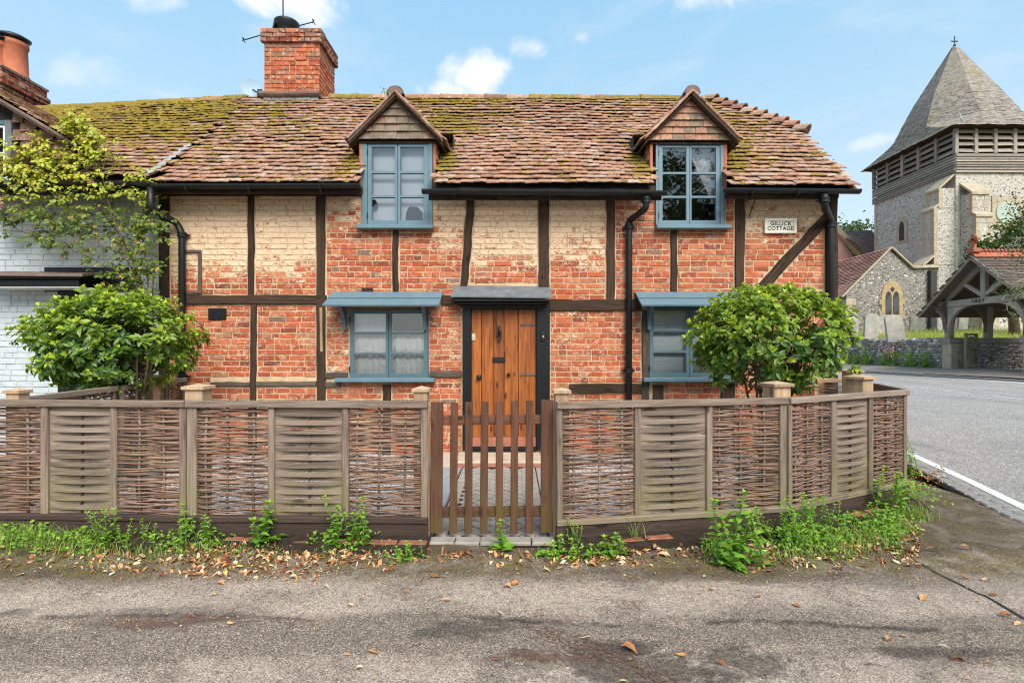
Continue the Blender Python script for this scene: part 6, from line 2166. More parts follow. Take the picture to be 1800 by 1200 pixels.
def churchwall(label, x, y0, y1, zt0, zt1, seed):
    t = thing('flint_wall', (x, (y0 + y1) / 2, .6), label, 'wall')
    zb = lambda f: gz(x, lerp(y0, y1, f)) - .05
    zt = lambda f: lerp(zt0, zt1, f)
    b = MB(); b.add([(x, y0, .4), (x, y1, .4), (x, y1, zt1), (x, y0, zt0), (x + .4, y0, .4), (x + .4, y1, .4), (x + .4, y1, zt1), (x + .4, y0, zt0)],
                    [(0, 1, 2, 3), (4, 7, 6, 5), (3, 2, 6, 7), (0, 3, 7, 4), (1, 5, 6, 2)]); b.build('core', M['mortar_grey'], t)
    stones_face(None, (x, y0, .6), (x, y1, .6), zb, zt, 0, (-1, 0, 0), .13, t, M['flintrnd'], seed)
    it = []
    for k in range(int((y1 - y0) / .16)):
        f = (k + .5) / ((y1 - y0) / .16)
        for xx in (.06, .2, .34):
            it.append((R.choice(LUMP), basis((x + xx, lerp(y0, y1, f), zt(f) - .02), (0, 1, 0), (-1, 0, 0), (0, 0, 1), (.1, .08, .09)), {'rnd': R.random()}, .01))
    pieces('coping_flint', 'coping_flints', t, it, M['flintrnd'], 0, True)
    return t
M['mortar_grey'] = m_plain("grey_lime_mortar", (.30, .265, .22), .95, .25, 10, .6, .1)
churchwall("long low flint churchyard wall along the far footway before the lychgate", WXX, 19.95, 30.0, CH + (HY - 596) / FPX * 20.0, CH + (HY - 599) / FPX * 30 , 5)
churchwall("flint churchyard wall stub beyond the lychgate at the picture edge", 16.55, 9.0, 16.2, 1.95, CH + (HY - 588) / FPX * 16.2, 6)
# headstones
def headstone(px, y, pw, pt, pb, label, tilt=0.0, rounded=True, th=.14, seed=1):
    k = FPX / y
    x = (px - CX) / k; w = pw / k; z1 = CH + (HY - pt) / k; z0 = CH + (HY - pb) / k - .15
    h = z1 - z0
    pts = [(-w / 2, 0), (w / 2, 0), (w / 2, h * .86)]
    for i in range(1, 8):
        a = math.pi * i / 8
        pts.append((math.cos(a) * w / 2 * (.92 if rounded else 1), h * .86 + h * .14 * math.sin(a) ** (1 if rounded else .4)))
    pts.append((-w / 2, h * .86))
    b = MB(); b.prism([(x + a + tilt * z, y - .1 * z / h * .6, z0 + z) for a, z in pts], (.02, th, 0))
    o = b.build('headstone', M['grave'])
    tag(o, label, 'headstone', 'headstones in the churchyard grass')
headstone(1532, 24.5, 25, 551, 590, "pale round-topped headstone with rust lichen at its foot, under the chapel window", .02)
headstone(1553, 25.2, 17, 553, 590, "narrow headstone tucked behind the upright and the leaning stones", .0)
headstone(1577, 22.6, 31, 553, 595, "broad leaning headstone nearest the flint wall", -.16)
headstone(1611, 27.5, 24, 552, 575, "low rounded headstone sunk in the grass under the chapel corner", .05)
headstone(1500, 24.0, 16, 551, 586, "headstone half hidden by the right bush", .03)
headstone(1693, 27.5, 16, 548, 574, "small headstone seen through the lychgate posts", .03)

# ------------------------------------------------------------------ lychgate
ly = thing('lychgate', (17.0, 18.6, .65), "timber lychgate with tiled gable roof and red clay crested ridge across the road", "lychgate")
fx = 16.75                                     # front gable plane (faces the road)
gy0, gy1 = 16.6, 19.75                         # near and far side walls
bx = fx + 3.3
for (yy, s) in ((gy1, 0), (gy0, 1)):
    b = MB(); b.box(fx + .05, bx, yy - .18, yy + .18, .5, 1.62, .01); b.build('side_wall', M['mortar_grey'], ly)
    par = ly
    stones_face(None, (fx + .5, yy - .18, .6), (bx - .1, yy - .18, .6), lambda f: .62, lambda f: 1.60, 0, (0, -1, 0), .085, ly, M['flintrnd'], 8 + s)
    b = MB(); b.box(fx, fx + .30, yy - .21, yy + .21, .5, 1.62, .02); b.box(fx + .31, fx + .44, yy - .20, yy + .20, .95, 1.2, .02); b.build('stone_pier', M['stone'], ly)
    b = MB(); b.box(fx - .06, bx + .05, yy - .24, yy + .24, 1.625, 1.84, .03); b.build('sill_beam', M['oak_grey'], ly)
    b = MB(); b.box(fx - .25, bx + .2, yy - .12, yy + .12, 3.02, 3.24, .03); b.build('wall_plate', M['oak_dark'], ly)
    for px_ in (fx + .12, fx + 1.62, bx - .15):
        b = MB(); b.beam((px_, yy, 1.845), (px_, yy, 3.02), .22, .22, (1, 0, 0), .02, 3); b.build('post', M['oak_grey'], ly)
        for sg in (-1, 1):
            if (px_ < fx + .5 and sg < 0 and False): continue
            n = 8
            Aa = [(px_ + sg * (.10 + .62 * (i / n) ** 1.8), yy - .06, 2.15 + .87 * (i / n)) for i in range(n + 1)]
            Bb = [(px_ + sg * (.11 + .62 * max(0, (i / n)) ** 1.05 + .06), yy - .06, 2.15 + .87 * max(0, (i / n) ** 1.25) + .0) for i in range(n + 1)]
            b = MB(); b.strip([(px_ + sg * .10, yy - .06, 2.05 + .97 * i / n) for i in range(n + 1)], [(px_ + sg * (.11 + .60 * (1 - math.cos(i / n * math.pi / 2))), yy - .06, 2.05 + .97 * math.sin(i / n * math.pi / 2)) for i in range(n + 1)], (0, .12, 0)); b.build('brace', M['oak_dark'], ly)
# trusses
ym = (gy0 + gy1) / 2
az, ez = 4.62, 3.02
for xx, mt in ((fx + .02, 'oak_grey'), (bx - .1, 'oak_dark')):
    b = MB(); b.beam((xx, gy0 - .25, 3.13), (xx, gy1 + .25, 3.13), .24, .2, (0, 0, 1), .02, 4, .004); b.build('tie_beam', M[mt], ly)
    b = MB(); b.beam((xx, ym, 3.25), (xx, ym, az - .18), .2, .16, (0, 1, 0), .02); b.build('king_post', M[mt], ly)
    for s in (-1, 1):
        b = MB(); b.beam((xx, ym + s * 2.05, ez - .12), (xx, ym, az - .12), .2, .12, (0, -s, 1), .02, 4); b.build('rafter', M[mt], ly)
        n = 8
        b = MB(); b.strip([(xx - .05, ym + s * (.10 + .85 * math.sin(i / n * 1.45)), 3.28 + .78 * (1 - math.cos(i / n * 1.45)) * 0 + .72 * i / n * (1 - .35 * i / n) * 1.25) for i in range(n + 1)],
                          [(xx - .05, ym + s * (.10 + .85 * math.sin(i / n * 1.45)), 3.44 + .72 * i / n * (1 - .35 * i / n) * 1.25) for i in range(n + 1)], (.1, 0, 0)); b.build('curved_strut', M[mt], ly)
        # arched brace below the tie beam
        p_y = ym + s * 1.575
        b = MB(); b.strip([(xx - .06, p_y - s * (.10), 2.0 + 1.0 * i / n) for i in range(n + 1)], [(xx - .06, p_y - s * (.12 + 1.0 * (1 - math.cos(i / n * math.pi / 2))), 2.0 + 1.0 * math.sin(i / n * math.pi / 2)) for i in range(n + 1)], (.12, 0, 0)); b.build('brace', M[mt], ly)
        b = MB(); b.strip([(xx - .06, p_y + s * (.10), 2.15 + .85 * i / n) for i in range(n + 1)], [(xx - .06, p_y + s * (.12 + .5 * (1 - math.cos(i / n * math.pi / 2))), 2.15 + .85 * math.sin(i / n * math.pi / 2)) for i in range(n + 1)], (.12, 0, 0)); b.build('brace', M[mt], ly)
text("1827", (fx - .09, ym + .15, 3.08), .17, M['ink'], ly, 'date', .006, math.radians(-90), 1.5)
for s in (-1, 1):
    r0, r1 = Vector((fx - .45, ym + s * 2.35, ez - .30)), Vector((fx - .45, ym, az + .06))
    dx = Vector((4.3, 0, 0))
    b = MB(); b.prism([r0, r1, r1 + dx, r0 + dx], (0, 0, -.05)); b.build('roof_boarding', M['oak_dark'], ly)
    it = []
    nrow = 17
    sl = (r1 - r0).normalized(); nr = Vector((0, s, 1.4)).normalized(); nr = (nr - sl * nr.dot(sl)).normalized()
    for k in range(nrow):
        p = r0.lerp(r1, k / nrow)
        x = 0 if k % 2 else -.1
        while x < 4.2:
            up2 = sl * .99 - nr * .14
            it.append((R.choice(TILE), basis(p + Vector((x + .1, 0, 0)) + nr * .05, up2.cross(nr).normalized(), up2, nr, (.195, .26, .018)), {'moss': .28 + R.uniform(-.1, .15), 'rnd': (.05 + R.random() * .25) if x > .1 else .7}, .02))
            x += .2
    pieces('roof_tile', 'roof_tiling', ly, it, M['lych_tile'], 0)
    b = MB(); b.beam(r0 + Vector((-.02, 0, -.02)), r1 + Vector((-.02, 0, -.02)), .12, .05, (0, -s, 1), .01); b.build('barge_board', M['oak_grey'], ly)
for k in range(10):
    x = fx - .45 + k * .43
    b = MB(); b.prism([(x + .005, ym - .17, az + .04), (x + .005, ym, az + .24), (x + .005, ym + .17, az + .04)], (.42, 0, 0)); o = b.build('ridge_tile', M['red_clay'], ly)
    q = MB()
    for j in range(3): q.lathe((x + .08 + j * .14, ym, az + .23), [(.0, 0), (.055, .02), (.06, .07), (.03, .11), (0, .12)], 8, cap=False)
    q.build('cresting', M['red_clay'], o, True)
cr = MB(); x = fx - .35
cr.box(x - .14, x + .14, ym - .14, ym + .14, az + .2, az + .36, .03); cr.box(x - .05, x + .05, ym - .06, ym + .06, az + .36, az + .86, .015); cr.box(x - .05, x + .05, ym - .19, ym + .19, az + .62, az + .71, .015)
cr.tube([(x, ym + .14 * math.cos(a), az + .665 + .14 * math.sin(a)) for a in [i * math.pi / 8 for i in range(17)]], .026, 6)
cr.build('finial_cross', M['red_clay'], ly)
# gate leaf of the lychgate, standing open
lg = thing('lychgate_gate', (17.3, 18.9, .65), "open mossy wooden gate with arched top bar standing inside the lychgate", "gate")
k_ = FPX / 18.9
def LG(px, py): return Vector(((px - CX) / k_, 18.9 + (px - 1697) / 36 * .35, CH + (HY - py) / k_))
for (a, b_) in (((1698.5, 647), (1698.5, 585)), ((1729, 643), (1729, 587)), ((1700, 643), (1729, 641)), ((1700, 612), (1729, 611)), ((1700, 588), (1729, 587))):
    m = MB(); m.beam(LG(*a), LG(*b_), .11, .08, (0, 1, 0), .01); m.build('stile' if a[0] == b_[0] else 'rail', M['gatewood'], lg)
for j in range(6):
    m = MB(); m.beam(LG(1702 + j * 4.6, 640), LG(1702 + j * 4.6 + 2, 613), .085, .03, (0, 1, 0), .005); m.build('board', M['gatewood'], lg)
m = MB(); m.tube([LG(1714.5 + 13 * math.cos(a), 606 - 14 * math.sin(a)) for a in [i * math.pi / 10 for i in range(11)]], .035, 6); m.build('arched_bar', M['gatewood'], lg)
for j in range(3):
    m = MB(); m.beam(LG(1707 + j * 7, 610), LG(1707 + j * 7, 594 if j != 1 else 592), .03, .03, (0, 1, 0), .005); m.build('spindle', M['gatewood'], lg)
# ------------------------------------------------------------------ plants
def leaf_geo(L, w, droop=.15, fold=.18, curl=0.0):
    """pointed oval leaf along +x, face up; 8 verts"""
    V = [(0, 0, 0), (.33 * L, w * .82, fold * w), (.33 * L, 0, 0), (.33 * L, -w * .82, fold * w), (.68 * L, w * .74, fold * w - droop * L * .35), (.68 * L, 0, -droop * L * .35 - fold * w * .3), (.68 * L, -w * .74, fold * w - droop * L * .35), (L, 0, -droop * L)]
    Fc = [(0, 2, 1), (0, 3, 2), (1, 2, 5, 4), (2, 3, 6, 5), (4, 5, 7), (5, 6, 7)]
    return V, Fc
def rosette(seed, n=9, young=4, L=.085, w=.016, spread=1.0):
    """whorl of leaves round a twig tip (+z); the inner ones young and upright"""
    rg = random.Random(seed)
    V, Fc, yv, lr = [], [], [], []
    for k in range(n):
        yg = k < young
        el = rg.uniform(.65, 1.25) if yg else rg.uniform(-.35, .55) * spread
        az = k * 2.4 + rg.uniform(-.3, .3)
        l = L * (rg.uniform(.45, .75) if yg else rg.uniform(.8, 1.2))
        lv, lf = leaf_geo(l, w * (rg.uniform(.75, 1.0) if yg else rg.uniform(.95, 1.25)), rg.uniform(.02, .12) if yg else rg.uniform(.1, .35), rg.uniform(.2, .5))
        Mx = Matrix.Rotation(az, 4, 'Z') @ Matrix.Rotation(-el, 4, 'Y') @ Matrix.Rotation(rg.uniform(-.4, .4), 4, 'X')
        o = len(V)
        z0 = 0 if yg else -rg.uniform(.0, .045)
        r_ = rg.random()
        for p in lv:
            q = Mx @ Vector(p)
            V.append((q.x, q.y, q.z + z0)); yv.append(rg.uniform(.75, 1.0) if yg else rg.uniform(0, .22)); lr.append(r_)
        Fc += [tuple(i + o for i in f) for f in lf]
    return V, Fc, yv, lr
ROS = []
for k in range(8):
    V, Fc, yv, lr = rosette(500 + k, 10, (6, 4, 7, 0, 5, 3, 4, 0)[k], .086, .0205)
    ROS.append(Var('leaf_cluster', V, Fc, True, {'young': yv, 'lr': lr}))
ROSY = [ROS[i] for i in (0, 1, 2, 4, 6)]; ROSO = [ROS[i] for i in (3, 5, 7)]

def shrub(name, label, cx, cy, cz, rx, ry, rz, base, n, seed, gaps=.0):
    rg = random.Random(seed)
    s = thing(name, (base[0], base[1], 0), label, 'shrub')
    br = MB()
    tips = []
    nst = 7
    for k in range(nst):
        a = k * 2 * math.pi / nst + rg.uniform(-.3, .3)
        p0 = Vector((base[0] + .03 * math.cos(a), base[1] + .03 * math.sin(a), 0))
        p1 = Vector((base[0] + .10 * math.cos(a), base[1] + .10 * math.sin(a), .55 + rg.uniform(-.1, .15)))
        p2 = Vector((lerp(base[0], cx, .5) + .38 * rx * math.cos(a), cy + .4 * ry * math.sin(a), cz - rz * .35 + rg.uniform(-.1, .1)))
        br.tube([p0, p0.lerp(p1, .5) + Vector((rg.uniform(-.02, .02), 0, 0)), p1, p1.lerp(p2, .55), p2], [.022, .019, .017, .013, .010], 6, rg)
        for j in range(7):
            st = p1.lerp(p2, rg.uniform(.3, 1))
            th, ph = rg.uniform(0, 6.28), rg.uniform(-.5, 1.4)
            e = Vector((cx + rx * .86 * math.cos(th) * math.cos(ph), cy + ry * .86 * math.sin(th) * math.cos(ph), cz + rz * .86 * math.sin(ph)))
            m = st.lerp(e, .5) + Vector((rg.uniform(-.05, .05), rg.uniform(-.05, .05), rg.uniform(-.05, .02)))
            br.tube([st, m, e], [.009, .006, .003], 5, rg)
    br.build('stem', M['bark'], s, True)
    it = []
    c = Vector((cx, cy, cz))
    def lobe(d):
        return 1 + .15 * mnoise.noise(Vector((d.x * 2.2, d.y * 2.2, d.z * 2.2 + seed))) + .10 * mnoise.noise(Vector((d.x * 5, d.y * 5, d.z * 5 + seed)))
    while len(it) < n:
        d = Vector((rg.gauss(0, 1), rg.gauss(0, 1), rg.gauss(0, 1))).normalized()
        shell = rg.random() < .74
        k = rg.uniform(.84, 1.10) if shell else rg.uniform(.35, .88)
        k *= lobe(d)
        p = c + Vector((d.x * rx * k, d.y * ry * k, d.z * rz * k))
        if mnoise.noise(Vector((p.x * 3.2, p.z * 3.2, seed * 1.3))) < -.13 - gaps and d.z < .5: continue      # openings where the wall shows
        if d.z < -.62 and abs(d.x) < .7 and rg.random() < .35: continue
        if p.z < .72: continue
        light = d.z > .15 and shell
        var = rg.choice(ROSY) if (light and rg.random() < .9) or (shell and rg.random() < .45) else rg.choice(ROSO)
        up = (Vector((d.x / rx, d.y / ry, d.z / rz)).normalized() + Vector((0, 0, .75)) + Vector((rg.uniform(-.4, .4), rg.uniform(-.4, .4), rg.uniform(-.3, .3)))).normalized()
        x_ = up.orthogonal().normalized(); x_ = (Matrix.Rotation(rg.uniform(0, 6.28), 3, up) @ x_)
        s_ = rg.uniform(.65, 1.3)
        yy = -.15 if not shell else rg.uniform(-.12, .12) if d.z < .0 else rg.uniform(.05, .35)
        it.append((var, basis(p, x_, up.cross(x_), up, (s_, s_, s_)), {'young': yy, 'rnd': rg.random()}, .012 * (1 if d.y < .2 else .2)))
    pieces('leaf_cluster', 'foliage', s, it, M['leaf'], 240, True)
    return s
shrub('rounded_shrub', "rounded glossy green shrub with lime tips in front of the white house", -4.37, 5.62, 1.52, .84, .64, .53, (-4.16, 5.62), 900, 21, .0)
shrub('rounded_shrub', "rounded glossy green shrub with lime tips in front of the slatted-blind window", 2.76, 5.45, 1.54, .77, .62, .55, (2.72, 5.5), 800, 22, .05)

# climbing rose against the white wall
rose = thing('climbing_rose', (-4.95, 6.7, 0), "climbing rose with bare canes, yellow-green leaves and pink blooms on the white wall", "rose")
rg = random.Random(77)
YR = 6.62
def RP(px, py, y=YR): return Vector(((px - CX) / FPX * y, y, CH + (HY - py) / FPX * y))
canes = [[(262, 700), (258, 560), (235, 460), (200, 400), (150, 330), (110, 270), (70, 250)],
         [(255, 700), (246, 540), (215, 430), (190, 350), (175, 290), (150, 235), (128, 215)],
         [(262, 700), (262, 520), (250, 420), (232, 350), (215, 300), (170, 255)],
         [(235, 460), (180, 430), (110, 395), (60, 380), (10, 350)],
         [(215, 430), (150, 390), (80, 330), (30, 300), (-20, 290)],
         [(200, 400), (140, 400), (70, 420), (20, 395), (-10, 380)],
         [(250, 420), (262, 380), (270, 350), (262, 320)],
         [(190, 350), (130, 330), (60, 300), (10, 330)],
         [(245, 500), (190, 470), (130, 440), (85, 425)],
         [(170, 280), (150, 250), (140, 225)], [(240, 480), (225, 500), (200, 512)], [(120, 290), (80, 280), (30, 275)],
         [(265, 600), (272, 470), (276, 420), (268, 385)]]
cm = MB(); lf_it = []
LEAFV = []
for k in range(6):
    V, Fc, yv, lr = [], [], [], []
    rr = random.Random(900 + k)
    # five leaflets on a stalk
    for j, (fx_, sd) in enumerate(((1.0, 0), (.72, 1), (.72, -1), (.42, 1), (.42, -1))):
        lv, lf = leaf_geo(.052 * rr.uniform(.8, 1.2), .019 * rr.uniform(.85, 1.2), rr.uniform(.05, .4), rr.uniform(.1, .4))
        Mx = Matrix.Translation((fx_ * .085, 0, rr.uniform(-.008, .008))) @ Matrix.Rotation(sd * 1.15, 4, 'Z') @ Matrix.Rotation(rr.uniform(-.5, .5), 4, 'X') @ Matrix.Rotation(rr.uniform(-.1, .5), 4, 'Y')
        o = len(V); r_ = rr.random()
        for p in lv:
            q = Mx @ Vector(p); V.append(tuple(q)); yv.append(rr.uniform(0, .15)); lr.append(r_)
        Fc += [tuple(i + o for i in f) for f in lf]
    LEAFV.append(Var('leaf_spray', V, Fc, True, {'young': yv, 'lr': lr}))
def rough_curve(pts, n):
    out = []
    for i in range(n + 1):
        f = i / n * (len(pts) - 1)
        a = min(int(f), len(pts) - 2); t_ = f - a
        p0, p1, p2, p3 = pts[max(a - 1, 0)], pts[a], pts[a + 1], pts[min(a + 2, len(pts) - 1)]
        out.append(tuple(.5 * ((2 * p1[c]) + (-p0[c] + p2[c]) * t_ + (2 * p0[c] - 5 * p1[c] + 4 * p2[c] - p3[c]) * t_ ** 2 + (-p0[c] + 3 * p1[c] - 3 * p2[c] + p3[c]) * t_ ** 3) for c in range(2)))
    return out
def add_leaf(p, d):
    up = Vector((rg.uniform(-.7, .7), rg.uniform(-1.0, -.1), rg.uniform(.3, 1.2))).normalized()
    x_ = Vector((rg.uniform(-1, 1), rg.uniform(-.8, .2), rg.uniform(-.5, .7))); x_ = (x_ - up * x_.dot(up)).normalized()
    s_ = rg.uniform(.65, 1.2)
    px, py = proj(p)
    yng = sstep(py, 390, 300) * rg.uniform(.55, 1.1) + (.35 if rg.random() < .12 else 0)
    lf_it.append((rg.choice(LEAFV), basis(p, x_, up.cross(x_), up, (s_, s_, s_)), {'young': yng, 'rnd': rg.random()}, .01))
for ci, c in enumerate(canes):
    cv = rough_curve(c, 14)
    y0 = YR + rg.uniform(-.12, .12)
    pts = [RP(a + rg.uniform(-2, 2), b + rg.uniform(-2, 2), y0 + rg.uniform(-.04, .04)) for a, b in cv]
    pts[0].z = max(pts[0].z, 0)
    cm.tube(pts, [lerp(.014 if ci < 3 else .008, .003, i / 14) for i in range(15)], 6, rg)
    for i in range(2, 15):
        if cv[i][1] > 540: continue
        dens = 2.1 if cv[i][1] < 410 else 1.1
        for _ in range(int(dens * 2 + rg.random())):
            # side shoot
            p = pts[i]
            q = p + Vector((rg.uniform(-.16, .16), rg.uniform(-.14, .08), rg.uniform(-.08, .17)))
            if rg.random() < .6: cm.tube([p, p.lerp(q, .5) + Vector((0, 0, .015)), q], [.0035, .0025, .0015], 4, rg)
            add_leaf(q, q - p)
            if rg.random() < .75: add_leaf(p.lerp(q, rg.uniform(.3, .9)), q - p)
for px, py, n, sp in ((55, 325, 60, 42), (25, 295, 30, 28), (100, 305, 44, 36), (152, 292, 40, 30), (165, 330, 18, 30), (152, 238, 32, 24), (138, 262, 26, 20), (85, 350, 18, 36), (242, 345, 14, 15), (190, 390, 26, 30), (225, 430, 34, 30), (120, 385, 26, 40), (60, 400, 16, 36), (250, 400, 22, 16), (265, 470, 14, 10)):
    for _ in range(n):
        p = RP(px + rg.gauss(0, sp * .62), py + rg.gauss(0, sp * .45), YR + rg.uniform(-.2, .12))
        add_leaf(p, p)
cm.build('cane', M['bark'], rose, True)
pieces('leaf_spray', 'foliage', rose, lf_it, M['rose'], 260, True)
for px, py in ((123, 221), (1, 362), (4, 352), (160, 322)):
    b = MB()
    for k in range(9):
        a = k * 2.4; r_ = .012 + .005 * k
        c = RP(px, py, 6.5)
        lv, lf = leaf_geo(.05, .024, -.25, .5)
        Mx = Matrix.Translation(c) @ Matrix.Rotation(a, 4, 'Y') @ Matrix.Rotation(-.9 + .08 * k, 4, 'Z') @ Matrix.Scale(.75 + .05 * k, 4)
        b.add([tuple(Mx @ Vector(p)) for p in lv], lf)
    b.build('bloom', M['petal_pink'], rose, True)

# weeds on the verge: stems with opposite leaves
def wpos(px, py):
    y = CH * FPX / (py - HY)
    return Vector(((px - CX) / FPX * y, y, 0))
def weed(label, px, py, hpx, nst, L, w, seed, young=.35, spread=.25, basal=0, dens=1.0, group=None):
    rg = random.Random(seed)
    b = wpos(px, py); b.z = lane_z(b.x, b.y) - .005
    h = hpx / FPX * b.y
    t = thing('weed', b, label, 'weed', group)
    sm = MB(); V, Fc, yv, lr = [], [], [], []
    def put(p, az, el, l, ww, yg):
        lv, lf = leaf_geo(l, ww, rg.uniform(.1, .45), rg.uniform(.1, .4))
        Mx = Matrix.Translation(p) @ Matrix.Rotation(az, 4, 'Z') @ Matrix.Rotation(-el, 4, 'Y') @ Matrix.Rotation(rg.uniform(-.35, .35), 4, 'X')
        o = len(V); r_ = rg.random()
        for q in lv:
            V.append(tuple(Mx @ Vector(q))); yv.append(yg); lr.append(r_)
        Fc.extend(tuple(i + o for i in f) for f in lf)
    for k in range(nst):
        a = rg.uniform(0, 6.28)
        hh = h * rg.uniform(.55, 1.0) if k else h
        base = b + Vector((rg.gauss(0, spread * .35), rg.gauss(0, spread * .16), 0))
        tip = base + Vector((math.cos(a) * hh * .28, math.sin(a) * hh * .2, hh))
        mid = base.lerp(tip, .5) + Vector((rg.uniform(-.02, .02), rg.uniform(-.02, .02), hh * .06))
        sm.tube([base, mid, tip], [.0035, .003, .0015], 5, rg)
        nl = max(4, int(hh / (.030 / dens)))
        for j in range(nl):
            f = (j + .6) / nl
            p = base.lerp(mid, f * 2) if f < .5 else mid.lerp(tip, f * 2 - 1)
            sc = lerp(1.1, .55, f) * rg.uniform(.8, 1.2)
            az = j * 1.57 + rg.uniform(-.4, .4)
            for s in (0, math.pi): put(p, az + s, rg.uniform(.0, .7), L * sc, w * sc, young * f + rg.uniform(-.1, .2))
        for j in range(4): put(tip, j * 1.6, .9, L * .55, w * .5, young + .3)
    for k in range(basal):
        put(b + Vector((rg.uniform(-.02, .02), rg.uniform(-.02, .02), .01)), rg.uniform(0, 6.28), rg.uniform(.1, .7), L * rg.uniform(1.3, 2.1), w * rg.uniform(1.3, 1.9), .1)
    sm.build('stem', M['weed'], t, True)
    me = make_mesh('foliage', [vsub(v, b) for v in V], Fc, M['weed'], {'young': ('FLOAT', yv), 'lr': ('FLOAT', lr)}, True)
    o = bpy.data.objects.new('foliage', me); link(o, t, b)
    return t
W = [("upright narrow-leaved weed with a tall lime tip near the left end of the verge", 190, 962, 62, 4, .055, .008, .55, .12, 4),
     ("bushy small-leaved weed sprawling between the narrow-leaved weed and the panel joint", 285, 962, 46, 11, .030, .007, .30, .45, 0),
     ("leafy stemmed weed below the panel joint with the capped post", 338, 962, 58, 7, .045, .011, .45, .22, 0),
     ("broad-leaved sow thistle with pale lobed leaves below the second slat section", 468, 962, 62, 3, .075, .019, .25, .12, 6),
     ("tall tangled weed climbing the gravel board left of the gate", 592, 965, 78, 6, .050, .013, .35, .20, 5),
     ("upright weed with paired leaves beside the tangled climber", 640, 966, 58, 4, .045, .011, .30, .14, 4),
     ("small low weed sprawling at the foot of the gate's hinge post", 705, 985, 30, 6, .030, .008, .45, .28, 4),
     ("nettle-like weed growing in front of the gate opening", 882, 968, 50, 2, .055, .015, .25, .06, 5),
     ("round-leaved seedling clump at the gate's latch post", 968, 978, 32, 3, .045, .013, .65, .12, 6),
     ("wispy fine-leaved weed against the gravel board right of the gate", 1012, 962, 48, 6, .022, .006, .55, .14, 0),
     ("low rosette weed in the dead leaves right of the wispy weed", 1030, 982, 22, 3, .045, .013, .5, .16, 6),
     ("bright green rosette weed by the red brick edging", 1075, 980, 36, 3, .050, .013, .4, .14, 7),
     ("tallest weed, a leafy dock with a seeding top reaching halfway up the fence", 1285, 992, 118, 6, .070, .018, .25, .22, 11),
     ("dense bushy weed left of the panel bend", 1375, 958, 66, 13, .036, .010, .25, .42, 3),
     ("bushy weed with a pale top leaf under the angled fence panel", 1435, 950, 72, 13, .036, .010, .35, .42, 3),
     ("low yellowing weed mixed with straw in the corner leaf litter", 1480, 962, 34, 12, .030, .006, .8, .5, 0),
     ("tall bright leafy weed with a tufted crown near the end of the fence", 1572, 905, 76, 9, .058, .012, .45, .26, 3),
     ("spreading weed at the foot of the tufted one", 1560, 930, 46, 9, .040, .009, .3, .32, 0),
     ("thin yellow-green weed behind the last fence stile", 1606, 838, 66, 5, .040, .010, .7, .18, 0)]
for k, (lab, px, py, h, n, L, w, yg, sp, ba) in enumerate(W):
    weed(lab, px, py, h * 1.08, n, L * 1.15, w * 1.5, 600 + k, yg, sp, ba)

# grass and ground ivy on the verge: uncountable
gb = MB(); rg = random.Random(5)
def blades(px, py, n, sx, sy, h0, h1):
    for _ in range(n):
        c = wpos(px + rg.gauss(0, sx), min(max(py + rg.gauss(0, sy), 915), 1100))
        z = lane_z(c.x, c.y) - .006 if c.y < 4 else 0
        h = rg.uniform(h0, h1); a = rg.uniform(0, 6.28); le = rg.uniform(.2, 1.3) * h
        d = Vector((math.cos(a), math.sin(a), 0)); s = Vector((-d.y, d.x, 0)) * rg.uniform(.0012, .0026)
        p0 = c + Vector((0, 0, z)); p1 = p0 + d * le * .4 + Vector((0, 0, h * .65)); p2 = p0 + d * le + Vector((0, 0, h))
        o = len(gb.v)
        gb.v += [tuple(p0 - s), tuple(p0 + s), tuple(p1 + s * .8), tuple(p1 - s * .8), tuple(p2)]
        gb.f += [(o, o + 1, o + 2, o + 3), (o + 3, o + 2, o + 4)]
        gb.r += [rg.random()] * 5
blades(55, 958, 900, 52, 8, .04, .15); blades(120, 960, 420, 30, 8, .03, .11); blades(240, 964, 360, 60, 8, .03, .10); blades(310, 972, 260, 70, 9, .02, .07); blades(150, 990, 160, 60, 8, .015, .04)
blades(1118, 957, 26, 5, 2, .10, .26); blades(1130, 958, 24, 16, 3, .04, .14); blades(560, 985, 90, 50, 8, .02, .07); blades(455, 975, 60, 40, 8, .02, .06)
blades(1440, 968, 520, 55, 12, .03, .11); blades(1520, 950, 380, 40, 12, .03, .10); blades(1590, 900, 160, 20, 18, .03, .12); blades(1610, 850, 110, 14, 16, .05, .20); blades(1010, 985, 80, 40, 6, .02, .06); blades(1240, 985, 50, 50, 6, .02, .06)
gb.g = list(gb.v)
gb.build('verge_grass', M['grass'], None, kind='stuff')

# low ground cover: chickweed and ivy leaves matted along the verge
V, Fc, yv, lr = [], [], [], []
rg = random.Random(8)
def cover(px0, px1, pyc, sd, n, hmax, L=.026):
    for _ in range(n):
        c = wpos(rg.uniform(px0, px1), min(max(pyc + rg.gauss(0, sd), 925), 1010))
        if mnoise.noise(Vector((c.x * 4, c.y * 4, 6))) < -.12: continue
        z = lane_z(c.x, c.y) + hmax * rg.random() ** 1.6
        l = L * rg.uniform(.6, 1.5)
        lv, lf = leaf_geo(l, l * rg.uniform(.25, .4), rg.uniform(.1, .5), rg.uniform(.1, .4))
        Mx = Matrix.Translation((c.x, c.y, z)) @ Matrix.Rotation(rg.uniform(0, 6.28), 4, 'Z') @ Matrix.Rotation(-rg.uniform(-.4, .9), 4, 'Y') @ Matrix.Rotation(rg.gauss(0, .4), 4, 'X')
        o = len(V); r_ = rg.random(); y_ = rg.uniform(.0, .6)
        for q in lv: V.append(tuple(Mx @ Vector(q))); yv.append(y_); lr.append(r_)
        Fc.extend(tuple(i + o for i in f) for f in lf)
